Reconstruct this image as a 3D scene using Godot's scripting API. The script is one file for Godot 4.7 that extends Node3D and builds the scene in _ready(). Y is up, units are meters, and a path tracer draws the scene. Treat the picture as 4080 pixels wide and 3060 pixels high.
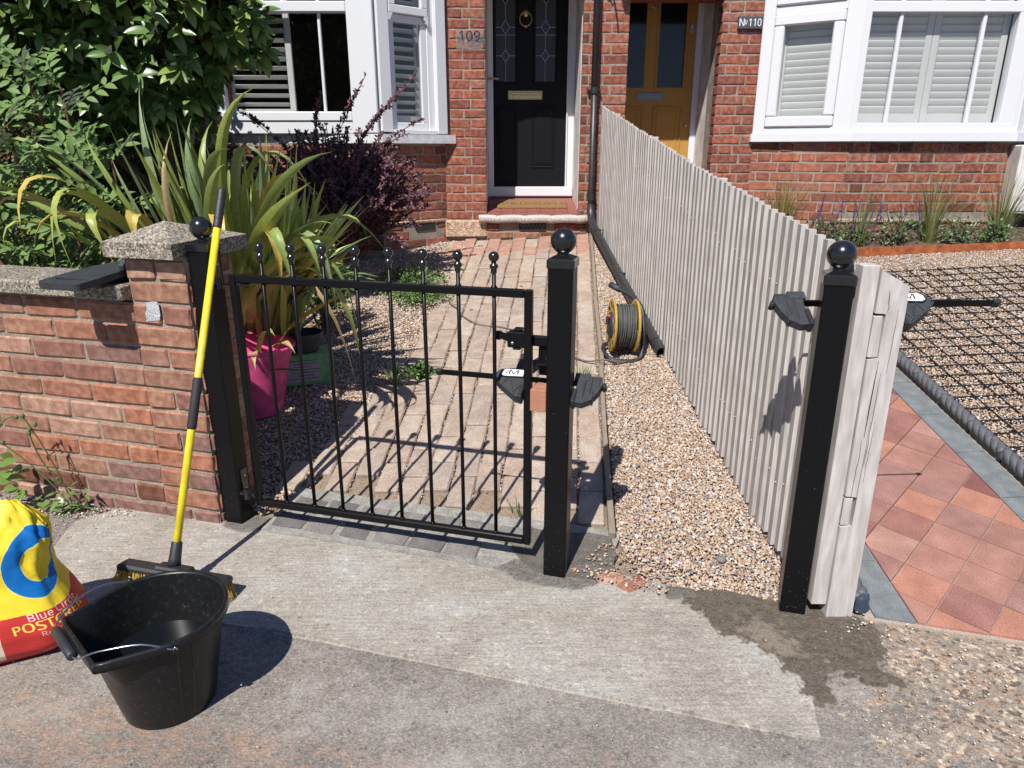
extends Node3D
# Front gardens of two terraced houses: a black railing gate being hung between posts, slatted fence, brick wall.
# World: x to the house-fronts' long direction, y up, z towards the street, metres. The street boundary runs at 15.65 degrees to the house fronts.

const K := 0.172                      # how steeply the front gardens rise towards the houses
const MEAN := {"fine": 0.71, "mott": 0.74, "mott2": 0.62, "grit": 0.47, "speck": 0.66, "wood": 0.78, "lichen": 0.70, "blotch": 0.70, "big": 0.76}
const BOUND := deg_to_rad(15.65)
var U := Vector3(cos(BOUND), 0, sin(BOUND))      # along the boundary
var NB := Vector3(sin(BOUND), 0, -cos(BOUND))    # across it, towards the houses
var ORG := Vector3(0, 0, -2.16)
var GN := Vector3(-K * 0.28, 1, K).normalized()
var rng := RandomNumberGenerator.new()
var M := {}
var T := {}
var font := SystemFont.new()

func _ready() -> void:
	# camera, sky, sun
	var cam := Camera3D.new()
	cam.name = "camera"
	add_child(cam)
	cam.position = Vector3(0, 1.385, 0)
	cam.rotation_degrees = Vector3(-18.3, 0, 0)
	cam.fov = 56.81
	cam.far = 400.0
	cam.current = true
	var sky := ProceduralSkyMaterial.new()
	sky.sky_top_color = Color(0.25, 0.38, 0.58)
	sky.sky_horizon_color = Color(0.62, 0.69, 0.75)
	sky.ground_bottom_color = Color(0.30, 0.28, 0.26)
	sky.ground_horizon_color = Color(0.50, 0.52, 0.54)
	sky.sky_curve = 0.12
	var env := Environment.new()
	env.background_mode = Environment.BG_SKY
	env.sky = Sky.new()
	env.sky.sky_material = sky
	env.tonemap_mode = Environment.TONE_MAPPER_LINEAR
	env.tonemap_exposure = 1.38
	env.sdfgi_enabled = true
	env.ssao_enabled = true
	env.ssil_enabled = true
	var we := WorldEnvironment.new()
	we.name = "world_environment"
	we.environment = env
	add_child(we)
	var sun := DirectionalLight3D.new()
	sun.name = "sun"
	sun.light_energy = 1.5
	sun.light_color = Color(1.0, 0.98, 0.95)
	sun.light_angular_distance = 0.53
	sun.shadow_enabled = true
	add_child(sun)
	sun.look_at_from_position(Vector3.ZERO, Vector3(0.30, -1.007, -0.72))
	materials()
	ground()
	house_109()
	house_110()
	garden_wall()
	gravels()
	posts_and_gate()
	clamps()
	fence()
	pipes()
	cable_reel()
	broom()
	bucket()
	cement_bag()
	tubs()
	kneeler()
	forecourt()
	plants()

func bp(s: float, y: float, w: float) -> Vector3:
	return ORG + U * s + NB * w + Vector3(0, y, 0)
func bxf(s: float, y: float, w: float) -> Transform3D:
	return Transform3D(Basis(U, Vector3.UP, -NB), bp(s, y, w))
func gy(x: float, z: float) -> float:
	return maxf(0.0, K * (-z - 2.16 + 0.28 * x))
func gxf(x: float, z: float, yaw := 0.0, lift := 0.0) -> Transform3D:   # lying on the sloping ground
	var f := Vector3(sin(yaw), 0, cos(yaw))
	var n := GN if gy(x, z) > 0.0 else Vector3.UP
	var rt := n.cross(f).normalized() * -1.0
	rt = Vector3.UP.cross(f).normalized()
	rt = (rt - n * rt.dot(n)).normalized()
	return Transform3D(Basis(rt, n, rt.cross(n)), Vector3(x, gy(x, z), z) + n * lift)
func rf(a: float, b: float) -> float:
	return rng.randf_range(a, b)
func pick(a: Array):
	return a[rng.randi() % a.size()]
func v3(r: float) -> Vector3:
	return Vector3(rf(-r, r), rf(-r, r), rf(-r, r))

# ---------------------------------------------------------------- nodes
func tag(o: Node3D, label := "", category := "", group := "", kind := "") -> Node3D:
	if label: o.set_meta("label", label)
	if category: o.set_meta("category", category)
	if group: o.set_meta("group", group)
	if kind: o.set_meta("kind", kind)
	return o
func thing(called: String, label: String, category: String, base := Vector3.ZERO, group := "") -> Node3D:
	var o := Node3D.new()
	o.name = called
	add_child(o, true)
	o.position = base
	tag(o, label, category, group)
	return o
func part(called: String, mesh, mat: Material, parent: Node3D, xf := Transform3D()) -> MeshInstance3D:
	var o := MeshInstance3D.new()
	o.name = called
	if mesh is SurfaceTool:
		mesh.generate_normals()
		o.mesh = mesh.commit()
	else:
		o.mesh = mesh
	o.material_override = mat
	parent.add_child(o, true)
	if parent == self:
		o.transform = xf
	else:
		o.transform = parent.global_transform.affine_inverse() * xf
	return o
func many(called: String, mesh: Mesh, mat: Material, parent: Node3D, xfs: Array, cols: Array = []) -> MultiMeshInstance3D:
	var mm := MultiMesh.new()
	mm.transform_format = MultiMesh.TRANSFORM_3D
	mm.use_colors = cols.size() > 0
	mm.mesh = mesh
	mm.instance_count = xfs.size()
	var inv := Transform3D() if parent == self else parent.global_transform.affine_inverse()
	for i in xfs.size():
		mm.set_instance_transform(i, inv * xfs[i])
		if cols.size(): mm.set_instance_color(i, cols[i])
	var o := MultiMeshInstance3D.new()
	o.name = called
	o.multimesh = mm
	o.material_override = mat
	parent.add_child(o, true)
	o.set_meta("kind", "stuff")
	return o

# ---------------------------------------------------------------- shapes (faces are given counter-clockwise seen from outside)
func mb(smooth := false) -> SurfaceTool:
	var st := SurfaceTool.new()
	st.begin(Mesh.PRIMITIVE_TRIANGLES)
	st.set_smooth_group(0 if smooth else -1)
	return st
func tri(st: SurfaceTool, a: Vector3, b: Vector3, c: Vector3) -> void:
	st.add_vertex(a); st.add_vertex(c); st.add_vertex(b)
func quad(st: SurfaceTool, a: Vector3, b: Vector3, c: Vector3, d: Vector3) -> void:
	tri(st, a, b, c); tri(st, a, c, d)
func otri(st: SurfaceTool, a: Vector3, b: Vector3, c: Vector3, cen: Vector3) -> void:
	if (b - a).cross(c - a).dot((a + b + c) / 3.0 - cen) >= 0.0: tri(st, a, b, c)
	else: tri(st, a, c, b)
func oquad(st: SurfaceTool, a: Vector3, b: Vector3, c: Vector3, d: Vector3, cen: Vector3) -> void:
	otri(st, a, b, c, cen); otri(st, a, c, d, cen)
func box(st: SurfaceTool, c: Vector3, size: Vector3, ch := 0.0, bas := Basis(), jit := 0.0) -> void:
	var h := size / 2.0
	var P := {}
	for sx in [-1, 1]:
		for sy in [-1, 1]:
			for sz in [-1, 1]:
				var s := Vector3(sx, sy, sz)
				for ax in 3:
					var p := Vector3()
					for k in 3:
						p[k] = s[k] * (h[k] if k == ax else h[k] - ch)
					if ch == 0.0 and ax > 0:
						p = P[[sx, sy, sz, 0]]
					elif jit > 0.0:
						p += v3(jit)
						p = bas * p + c
					else:
						p = bas * p + c
					P[[sx, sy, sz, ax]] = p
	for ax in 3:
		for d in [-1, 1]:
			var q := []
			for uv in [[-1, -1], [1, -1], [1, 1], [-1, 1]]:
				var k := [0, 0, 0, ax]
				k[ax] = d
				k[(ax + 1) % 3] = uv[0]
				k[(ax + 2) % 3] = uv[1]
				q.append(P[k])
			oquad(st, q[0], q[1], q[2], q[3], c)
	if ch <= 0.0: return
	for ax in 3:
		var a1 := (ax + 1) % 3
		var a2 := (ax + 2) % 3
		for s1 in [-1, 1]:
			for s2 in [-1, 1]:
				var k0 := [0, 0, 0, 0]
				k0[ax] = -1; k0[a1] = s1; k0[a2] = s2
				var k1 := k0.duplicate()
				k1[ax] = 1
				var f := func(k: Array, m: int): return P[[k[0], k[1], k[2], m]]
				oquad(st, f.call(k0, a1), f.call(k1, a1), f.call(k1, a2), f.call(k0, a2), c)
	for sx in [-1, 1]:
		for sy in [-1, 1]:
			for sz in [-1, 1]:
				otri(st, P[[sx, sy, sz, 0]], P[[sx, sy, sz, 1]], P[[sx, sy, sz, 2]], c)
func boxm(size: Vector3, ch := 0.0, jit := 0.0) -> ArrayMesh:
	var st := mb()
	box(st, Vector3.ZERO, size, ch, Basis(), jit)
	st.generate_normals()
	return st.commit()
func bx(a: Vector3, b: Vector3, ch := 0.0) -> SurfaceTool:
	var st := mb()
	box(st, (a + b) / 2.0, (b - a).abs(), ch)
	return st
func tube(st: SurfaceTool, pts: Array, r, sides := 10, caps := true) -> void:
	var n := pts.size()
	var rings := []
	var t0: Vector3 = (pts[1] - pts[0]).normalized()
	var up := Vector3.UP if absf(t0.y) < 0.9 else Vector3.RIGHT
	var x := t0.cross(up).normalized()
	for i in n:
		var t: Vector3 = (pts[mini(i + 1, n - 1)] - pts[maxi(i - 1, 0)]).normalized()
		x = (x - t * x.dot(t)).normalized()
		var y := t.cross(x)
		var rr: float = r[i] if r is Array else r
		var ring := []
		for k in sides:
			var a := TAU * k / sides
			ring.append(pts[i] + (x * cos(a) + y * sin(a)) * rr)
		rings.append(ring)
	for i in n - 1:
		for k in sides:
			var k2 := (k + 1) % sides
			oquad(st, rings[i][k], rings[i][k2], rings[i + 1][k2], rings[i + 1][k], (pts[i] + pts[i + 1]) / 2.0)
	if caps:
		for e in [0, n - 1]:
			var inn: Vector3 = pts[1] if e == 0 else pts[n - 2]
			for k in sides:
				otri(st, pts[e], rings[e][k], rings[e][(k + 1) % sides], inn)
func bezier(a: Vector3, b: Vector3, c: Vector3, n: int) -> Array:
	var o := []
	for i in n + 1:
		var t := float(i) / n
		o.append(a.lerp(b, t).lerp(b.lerp(c, t), t))
	return o
func lathe(st: SurfaceTool, prof: Array, sides := 20, xf := Transform3D(), sharp := false) -> void:   # profile of Vector2(radius, y), outside on the right going up
	for i in prof.size() - 1:
		if sharp: st.set_smooth_group(i + 1)
		for k in sides:
			var a0 := TAU * k / sides
			var a1 := TAU * (k + 1) / sides
			if k == sides - 1: a1 = 0.0
			var p: Vector2 = prof[i]
			var q: Vector2 = prof[i + 1]
			var v := [Vector3(cos(a0) * p.x, p.y, sin(a0) * p.x), Vector3(cos(a1) * p.x, p.y, sin(a1) * p.x), Vector3(cos(a1) * q.x, q.y, sin(a1) * q.x), Vector3(cos(a0) * q.x, q.y, sin(a0) * q.x)]
			for j in 4: v[j] = xf * v[j]
			if p.x > 1e-5: tri(st, v[0], v[2], v[1])
			if q.x > 1e-5: tri(st, v[0], v[3], v[2])
func ball(st: SurfaceTool, c: Vector3, r: float, sides := 20, squash := 1.0) -> void:
	var prof := []
	var m := sides / 2
	for i in m + 1:
		var a := -PI / 2 + PI * i / m
		prof.append(Vector2(maxf(0.0, cos(a) * r) if i > 0 and i < m else 0.0, sin(a) * r * squash))
	lathe(st, prof, sides, Transform3D(Basis(), c))
func ccw(poly: PackedVector2Array) -> PackedVector2Array:
	var a := 0.0
	for i in poly.size(): a += poly[i].cross(poly[(i + 1) % poly.size()])
	var q := poly.duplicate()
	if a < 0.0: q.reverse()
	return q
func prism(st: SurfaceTool, poly: PackedVector2Array, z0: float, z1: float, xf := Transform3D()) -> void:   # outline in x, y pulled along z
	poly = ccw(poly)
	var ix := Geometry2D.triangulate_polygon(poly)
	for i in range(0, ix.size(), 3):
		var a := poly[ix[i]]
		var b := poly[ix[i + 1]]
		var c := poly[ix[i + 2]]
		if (b - a).cross(c - a) < 0.0:
			var t := b
			b = c
			c = t
		tri(st, xf * Vector3(a.x, a.y, z1), xf * Vector3(b.x, b.y, z1), xf * Vector3(c.x, c.y, z1))
		tri(st, xf * Vector3(a.x, a.y, z0), xf * Vector3(c.x, c.y, z0), xf * Vector3(b.x, b.y, z0))
	for i in poly.size():
		var p := poly[i]
		var q := poly[(i + 1) % poly.size()]
		quad(st, xf * Vector3(p.x, p.y, z0), xf * Vector3(q.x, q.y, z0), xf * Vector3(q.x, q.y, z1), xf * Vector3(p.x, p.y, z1))
func poly_sheet(st: SurfaceTool, poly: PackedVector2Array, yf: Callable, thick: float) -> void:   # outline in x, z; a sheet following the ground, with a skirt
	poly = ccw(poly)
	var ix := Geometry2D.triangulate_polygon(poly)
	var P := func(p: Vector2) -> Vector3: return Vector3(p.x, yf.call(p.x, p.y), p.y)
	for i in range(0, ix.size(), 3):
		var a: Vector3 = P.call(poly[ix[i]])
		var b: Vector3 = P.call(poly[ix[i + 1]])
		var c: Vector3 = P.call(poly[ix[i + 2]])
		otri(st, a, b, c, (a + b + c) / 3.0 - Vector3.UP)
	var cen := Vector2()
	for p in poly: cen += p / poly.size()
	for i in poly.size():
		var a: Vector3 = P.call(poly[i])
		var b: Vector3 = P.call(poly[(i + 1) % poly.size()])
		var d := Vector3(0, -thick, 0)
		quad(st, a, b, b + d, a + d)
func text(called: String, s: String, h: float, depth: float, mat: Material, parent: Node3D, xf: Transform3D, wide := 1.0) -> MeshInstance3D:
	var tm := TextMesh.new()
	tm.text = s
	tm.font = font
	tm.font_size = 64
	tm.pixel_size = h / 46.0
	tm.depth = depth
	tm.curve_step = 1.0
	return part(called, tm, mat, parent, xf * Transform3D(Basis.from_scale(Vector3(wide, 1, 1)), Vector3.ZERO))

# ---------------------------------------------------------------- materials
func noise_tex(seed_: int, freq: float, lo: Color, hi: Color, size := 512, oct := 4, type := FastNoiseLite.TYPE_SIMPLEX_SMOOTH, mid = null) -> NoiseTexture2D:
	var n := FastNoiseLite.new()
	n.seed = seed_
	n.noise_type = type
	n.frequency = freq
	n.fractal_octaves = oct
	if type == FastNoiseLite.TYPE_CELLULAR:
		n.cellular_return_type = FastNoiseLite.RETURN_CELL_VALUE
		n.fractal_type = FastNoiseLite.FRACTAL_NONE
	var t := NoiseTexture2D.new()
	t.width = size
	t.height = size
	t.seamless = true
	t.noise = n
	var g := Gradient.new()
	g.set_color(0, lo)
	g.set_color(1, hi)
	if mid != null: g.add_point(mid[0], mid[1])
	t.color_ramp = g
	return t
func gr(v: float) -> Color:
	return Color(v, v, v)
func mk(key: String, c: Color, rough := 0.8, o := {}) -> StandardMaterial3D:
	var m := StandardMaterial3D.new()
	m.resource_name = key
	# the textures only darken: lift the colour so that the mean stays the one given
	var lift := 1.0
	for k in ["tex", "det"]:
		if o.has(k): lift /= MEAN.get(o[k], 1.0)
	m.albedo_color = Color(minf(c.r * lift, 1.0), minf(c.g * lift, 1.0), minf(c.b * lift, 1.0)).linear_to_srgb()
	m.roughness = rough
	m.metallic = o.get("metal", 0.0)
	m.metallic_specular = o.get("spec", 0.5)
	if o.has("tex"):
		m.albedo_texture = T[o.tex]
		m.uv1_triplanar = true
		m.uv1_world_triplanar = o.get("world", true)
		var s = o.get("scale", 2.0)
		m.uv1_scale = s if s is Vector3 else Vector3(s, s, s)
	if o.has("det"):
		m.detail_enabled = true
		m.detail_blend_mode = BaseMaterial3D.BLEND_MODE_MUL
		m.detail_albedo = T[o.det]
		m.detail_uv_layer = BaseMaterial3D.DETAIL_UV_2
		m.uv2_triplanar = true
		m.uv2_world_triplanar = o.get("world", true)
		var s2 = o.get("dscale", 0.7)
		m.uv2_scale = s2 if s2 is Vector3 else Vector3(s2, s2, s2)
	if o.has("bump"):
		m.heightmap_enabled = true
		m.heightmap_texture = T[o.bump]
		m.heightmap_scale = o.get("bs", 0.2)
		if not o.has("tex"):
			m.uv1_triplanar = true
			m.uv1_world_triplanar = o.get("world", true)
			var s3 = o.get("scale", 2.0)
			m.uv1_scale = s3 if s3 is Vector3 else Vector3(s3, s3, s3)
	if o.has("coat"):
		m.clearcoat_enabled = true
		m.clearcoat = o.coat
		m.clearcoat_roughness = o.get("cr", 0.1)
	if o.has("back"):
		m.backlight_enabled = true
		m.backlight = Color(o.back, o.back, o.back)
	if o.get("vc", false):
		m.vertex_color_use_as_albedo = true
	M[key] = m
	return m

func materials() -> void:
	font.font_names = PackedStringArray(["Droid Sans"])
	T.fine = noise_tex(1, 0.09, gr(0.72), gr(1.0), 512, 4)
	T.mott = noise_tex(2, 0.012, gr(0.76), gr(1.0), 512, 5)
	T.mott2 = noise_tex(12, 0.02, Color(0.69, 0.62, 0.59), Color(1, 1, 1), 512, 5)
	T.speck = noise_tex(3, 0.22, gr(0.66), gr(1.0), 512, 1, FastNoiseLite.TYPE_CELLULAR)
	T.grit = noise_tex(15, 0.16, gr(0.36), gr(1.0), 512, 1, FastNoiseLite.TYPE_CELLULAR)
	T.height = noise_tex(4, 0.06, gr(0.0), gr(1.0), 512, 5)
	T.grainy = noise_tex(5, 0.2, gr(0.0), gr(1.0), 512, 3)
	T.wood = noise_tex(6, 0.02, gr(0.80), gr(1.0), 512, 5)
	T.lichen = noise_tex(7, 0.05, gr(0.80), Color(0.52, 0.5, 0.44), 512, 4, FastNoiseLite.TYPE_SIMPLEX_SMOOTH, [0.55, gr(0.9)])
	T.blotch = noise_tex(8, 0.009, gr(0.70), gr(1.0), 512, 3)
	T.scuff = noise_tex(14, 0.03, gr(0.30), gr(0.95), 512, 6, FastNoiseLite.TYPE_SIMPLEX_SMOOTH, [0.74, gr(0.38)])
	T.big = noise_tex(13, 0.006, Color(0.80, 0.78, 0.76), Color(1, 1, 1), 1024, 6)
	# bricks
	var bo := {"tex": "fine", "scale": 5.0, "det": "mott2", "dscale": 2.2, "bump": "grainy", "bs": 0.4, "spec": 0.2}
	var wall_c := [Color(0.335, 0.175, 0.125), Color(0.275, 0.15, 0.12), Color(0.36, 0.205, 0.145), Color(0.375, 0.18, 0.118), Color(0.24, 0.15, 0.13), Color(0.41, 0.265, 0.20), Color(0.32, 0.19, 0.135), Color(0.315, 0.185, 0.142)]
	for i in wall_c.size(): mk("wall_brick_%d" % i, wall_c[i], 0.92, bo)
	var house_c := [Color(0.315, 0.130, 0.092), Color(0.285, 0.118, 0.088), Color(0.35, 0.150, 0.105), Color(0.25, 0.105, 0.082), Color(0.32, 0.158, 0.118), Color(0.335, 0.136, 0.092)]
	for i in house_c.size(): mk("house_brick_%d" % i, house_c[i], 0.9, bo)
	mk("dark_brick", Color(0.17, 0.085, 0.06), 0.9, bo)
	mk("splash", Color(0.20, 0.19, 0.175), 0.95)
	mk("smear", Color(0.42, 0.44, 0.5), 0.95, {"tex": "grit", "scale": 6.0})
	mk("mortar", Color(0.33, 0.28, 0.215), 0.95, {"tex": "speck", "scale": 3.0, "det": "mott", "dscale": 1.5, "bump": "grainy", "bs": 0.4, "spec": 0.2})
	mk("house_mortar", Color(0.31, 0.275, 0.235), 0.95, {"tex": "speck", "scale": 4.0, "det": "mott", "dscale": 1.1, "bump": "grainy", "bs": 0.3, "spec": 0.2})
	mk("plinth", Color(0.40, 0.33, 0.26), 0.95, {"tex": "mott2", "scale": 2.0, "det": "mott2", "dscale": 5.0, "bump": "height", "bs": 0.6})
	mk("coping", Color(0.29, 0.255, 0.21), 0.95, {"tex": "grit", "scale": 2.4, "det": "lichen", "dscale": 2.2, "bump": "grainy", "bs": 0.5, "spec": 0.2})
	# paints and metals
	mk("black_gloss", Color(0.009, 0.009, 0.010), 0.24, {"coat": 0.5, "cr": 0.1, "bump": "height", "scale": 3.0, "bs": 0.01})
	mk("black_satin", Color(0.006, 0.006, 0.007), 0.30, {"spec": 0.28, "bump": "height", "scale": 4.0, "bs": 0.012})
	mk("black_plastic", Color(0.022, 0.024, 0.028), 0.46, {"tex": "mott", "scale": 6.0, "bump": "grainy", "bs": 0.06})
	mk("bucket_black", Color(0.10, 0.105, 0.115), 0.36, {"tex": "scuff", "scale": 3.2, "spec": 0.4})
	mk("dusty_plastic", Color(0.034, 0.037, 0.042), 0.55, {"tex": "mott", "scale": 9.0, "det": "mott", "dscale": 3.0, "bump": "grainy", "bs": 0.08})
	mk("rubber", Color(0.018, 0.018, 0.02), 0.7, {"bump": "grainy", "scale": 8.0, "bs": 0.05})
	mk("pipe", Color(0.03, 0.031, 0.034), 0.42, {"det": "blotch", "dscale": 3.0, "tex": "mott", "scale": 5.0})
	mk("steel", Color(0.5, 0.5, 0.52), 0.3, {"metal": 1.0})
	mk("wire", Color(0.42, 0.44, 0.5), 0.28, {"metal": 1.0})
	mk("chrome", Color(0.6, 0.6, 0.6), 0.22, {"metal": 1.0})
	mk("brass", Color(0.55, 0.43, 0.2), 0.32, {"metal": 1.0, "tex": "mott", "scale": 6.0})
	mk("brass_flat", Color(0.62, 0.55, 0.32), 0.4, {"metal": 0.6, "tex": "mott", "scale": 6.0})
	mk("pewter", Color(0.22, 0.23, 0.26), 0.42, {"metal": 0.6, "tex": "mott", "scale": 9.0})
	mk("white_upvc", Color(0.66, 0.675, 0.70), 0.36, {})
	mk("white_paint", Color(0.62, 0.635, 0.65), 0.5, {"tex": "mott", "scale": 2.0})
	mk("louvre", Color(0.60, 0.62, 0.60), 0.5, {})
	mk("white_render", Color(0.62, 0.615, 0.61), 0.9, {"tex": "big", "scale": 0.8})
	mk("nosing", Color(0.62, 0.58, 0.54), 0.7, {"tex": "mott2", "scale": 4.0, "det": "lichen", "dscale": 4.0, "bump": "height", "bs": 0.4})
	mk("black_door", Color(0.006, 0.0065, 0.009), 0.5, {"spec": 0.3, "bump": "wood", "scale": Vector3(14, 3, 14), "bs": 0.05})
	mk("yellow_door", Color(0.42, 0.235, 0.06), 0.5, {"spec": 0.3})
	mk("lead", Color(0.42, 0.43, 0.45), 0.5, {"metal": 0.3})
	mk("bevel_glass", Color(0.006, 0.008, 0.013), 0.09, {"spec": 0.5})
	mk("frost_glass", Color(0.025, 0.03, 0.04), 0.28, {"spec": 0.5, "bump": "height", "scale": 9.0, "bs": 0.08})
	mk("dark_glass", Color(0.008, 0.010, 0.016), 0.08, {"spec": 0.5})
	var gl := mk("pane", Color(0.9, 0.95, 0.95, 1), 0.03, {})
	gl.albedo_color = Color(0.1, 0.1, 0.1, 0.05)
	gl.transparency = BaseMaterial3D.TRANSPARENCY_ALPHA
	var acr := mk("acrylic", Color(1, 1, 1), 0.05, {})
	acr.albedo_color = Color(0.7, 0.72, 0.7, 0.10)
	acr.transparency = BaseMaterial3D.TRANSPARENCY_ALPHA
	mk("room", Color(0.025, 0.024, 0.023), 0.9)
	mk("step_tile", Color(0.24, 0.075, 0.06), 0.6, {"tex": "mott", "scale": 5.0, "bump": "height", "bs": 0.1})
	mk("coir", Color(0.36, 0.21, 0.085), 0.98, {"tex": "fine", "scale": 9.0, "bump": "grainy", "bs": 0.8})
	mk("coir_print", Color(0.13, 0.08, 0.04), 0.98, {"tex": "fine", "scale": 9.0})
	mk("slate_plaque", Color(0.06, 0.07, 0.085), 0.5, {"tex": "mott", "scale": 9.0})
	mk("letter_white", Color(0.75, 0.76, 0.76), 0.5)
	mk("letter_black", Color(0.012, 0.012, 0.014), 0.4)
	# timber
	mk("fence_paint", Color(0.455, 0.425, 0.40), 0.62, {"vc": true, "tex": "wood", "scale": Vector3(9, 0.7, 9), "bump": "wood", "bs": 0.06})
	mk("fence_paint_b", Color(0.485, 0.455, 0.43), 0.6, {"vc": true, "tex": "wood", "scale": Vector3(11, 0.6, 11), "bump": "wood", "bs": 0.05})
	mk("post_paint", Color(0.45, 0.43, 0.425), 0.6, {"tex": "big", "scale": Vector3(5, 0.8, 5), "bump": "wood", "bs": 0.02})
	mk("crack", Color(0.02, 0.018, 0.015), 0.95)
	mk("edge_timber", Color(0.235, 0.19, 0.145), 0.9, {"tex": "wood", "scale": Vector3(9, 9, 0.9), "bump": "wood", "bs": 0.3})
	mk("block_wood", Color(0.37, 0.165, 0.10), 0.8, {"tex": "wood", "scale": Vector3(2, 26, 2), "bump": "wood", "bs": 0.2})
	# ground
	mk("soil", Color(0.16, 0.11, 0.075), 0.97, {"tex": "speck", "scale": 3.0, "det": "mott", "dscale": 1.0, "bump": "grainy", "bs": 1.0})
	mk("bedding", Color(0.33, 0.25, 0.18), 0.97, {"tex": "speck", "scale": 3.0, "bump": "grainy", "bs": 0.8})
	mk("asphalt_far", Color(0.17, 0.155, 0.14), 0.95, {"tex": "speck", "scale": 3.0, "det": "mott", "dscale": 0.4})
	mk("concrete", Color(0.46, 0.42, 0.365), 0.93, {"tex": "fine", "scale": Vector3(1.5, 3, 9), "det": "big", "dscale": 0.45, "bump": "grainy", "bs": 0.12, "spec": 0.25})
	mk("damp_mix", Color(0.115, 0.095, 0.075), 0.86, {"tex": "speck", "scale": 4.0, "det": "mott", "dscale": 2.0, "bump": "grainy", "bs": 1.0})
	mk("drying_mix", Color(0.19, 0.175, 0.15), 0.92, {"tex": "speck", "scale": 4.0, "det": "mott", "dscale": 2.5, "bump": "grainy", "bs": 0.9})
	mk("dry_mix", Color(0.36, 0.345, 0.31), 0.92, {"tex": "speck", "scale": 4.0, "det": "mott", "dscale": 2.5, "bump": "grainy", "bs": 0.6})
	var po := {"tex": "speck", "scale": 4.5, "det": "big", "dscale": 1.3, "bump": "grainy", "bs": 0.15, "spec": 0.25}
	var pav := [Color(0.36, 0.295, 0.245), Color(0.335, 0.27, 0.225), Color(0.375, 0.315, 0.265), Color(0.32, 0.27, 0.235), Color(0.355, 0.28, 0.23)]
	for i in pav.size(): mk("paver_%d" % i, pav[i], 0.93, po)
	mk("paver_red", Color(0.37, 0.225, 0.175), 0.93, po)
	mk("paver_red_b", Color(0.34, 0.21, 0.165), 0.93, po)
	mk("sett_0", Color(0.135, 0.13, 0.13), 0.8, po)
	mk("sett_1", Color(0.185, 0.175, 0.17), 0.82, po)
	mk("sett_2", Color(0.11, 0.11, 0.112), 0.8, po)
	var qo := {"tex": "fine", "scale": 3.0, "det": "big", "dscale": 1.1, "bump": "height", "bs": 0.03, "spec": 0.3}
	var qt := [Color(0.301, 0.161, 0.130), Color(0.267, 0.143, 0.119), Color(0.335, 0.164, 0.119), Color(0.247, 0.122, 0.105), Color(0.325, 0.189, 0.156), Color(0.262, 0.146, 0.127)]
	for i in qt.size(): mk("quarry_%d" % i, qt[i], 0.62, qo)
	mk("quarry_dark", Color(0.20, 0.085, 0.078), 0.62, qo)
	mk("grout", Color(0.33, 0.27, 0.22), 0.95, {"tex": "speck", "scale": 5.0})
	mk("band_tile", Color(0.155, 0.17, 0.175), 0.7, {"tex": "fine", "scale": 3.0, "det": "mott", "dscale": 2.0, "bump": "height", "bs": 0.12})
	mk("rope_tile", Color(0.10, 0.105, 0.115), 0.55, {"tex": "mott", "scale": 6.0, "det": "lichen", "dscale": 5.0, "bump": "height", "bs": 0.15})
	mk("rope_end", Color(0.035, 0.055, 0.085), 0.5, {"tex": "mott", "scale": 9.0})
	mk("rust", Color(0.27, 0.085, 0.03), 0.9, {"tex": "mott", "scale": 4.0, "det": "mott2", "dscale": 1.3})
	mk("grid_plastic", Color(0.012, 0.012, 0.013), 0.6)
	mk("pebble", Color(1, 1, 1), 0.8, {"vc": true, "spec": 0.35})
	# reel, broom, tub
	mk("reel_yellow", Color(0.44, 0.275, 0.045), 0.45, {"tex": "mott", "scale": 8.0})
	mk("cable", Color(0.075, 0.08, 0.075), 0.6, {"tex": "mott", "scale": 9.0})
	mk("cable_grey", Color(0.13, 0.105, 0.095), 0.6)
	mk("broom_yellow", Color(0.72, 0.56, 0.02), 0.36, {"coat": 0.3, "det": "mott", "dscale": 2.0})
	mk("bristle", Color(0.52, 0.38, 0.06), 0.7)
	mk("pink", Color(0.72, 0.09, 0.27), 0.42, {"back": 0.25, "det": "blotch", "dscale": 3.0})
	mk("green_card", Color(0.16, 0.36, 0.15), 0.6, {"tex": "mott", "scale": 5.0})
	mk("pale_label", Color(0.33, 0.31, 0.35), 0.6)
	mk("red_lamp", Color(0.7, 0.06, 0.05), 0.4)
	mk("water", Color(0.006, 0.008, 0.010), 0.03, {"spec": 0.6})
	# plants
	mk("leaf_vc", Color(1, 1, 1), 0.42, {"vc": true, "back": 0.35, "spec": 0.45})
	mk("leaf_glossy", Color(1, 1, 1), 0.30, {"vc": true, "back": 0.28, "spec": 0.5})
	mk("leaf_matt", Color(1, 1, 1), 0.6, {"vc": true, "back": 0.4, "spec": 0.3})
	mk("bark", Color(0.10, 0.075, 0.055), 0.9, {"tex": "wood", "scale": 6.0, "bump": "height", "bs": 0.6})
	mk("twig_red", Color(0.14, 0.045, 0.035), 0.7)
	mk("stem_green", Color(0.09, 0.13, 0.04), 0.6)
	mk("stem_dry", Color(0.30, 0.22, 0.09), 0.8)
	mk("salvia", Color(0.09, 0.04, 0.17), 0.7)
	for e in [["phorm_green", Color(0.225, 0.285, 0.08)], ["phorm_grey", Color(0.20, 0.26, 0.12)], ["phorm_lime", Color(0.30, 0.34, 0.08)], ["phorm_yellow", Color(0.48, 0.36, 0.08)], ["phorm_dark", Color(0.13, 0.18, 0.06)], ["phorm_dry", Color(0.36, 0.25, 0.13)]]:
		mk(e[0], e[1], 0.44, {"back": 0.4, "spec": 0.45, "tex": "wood", "scale": 5.0})
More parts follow.
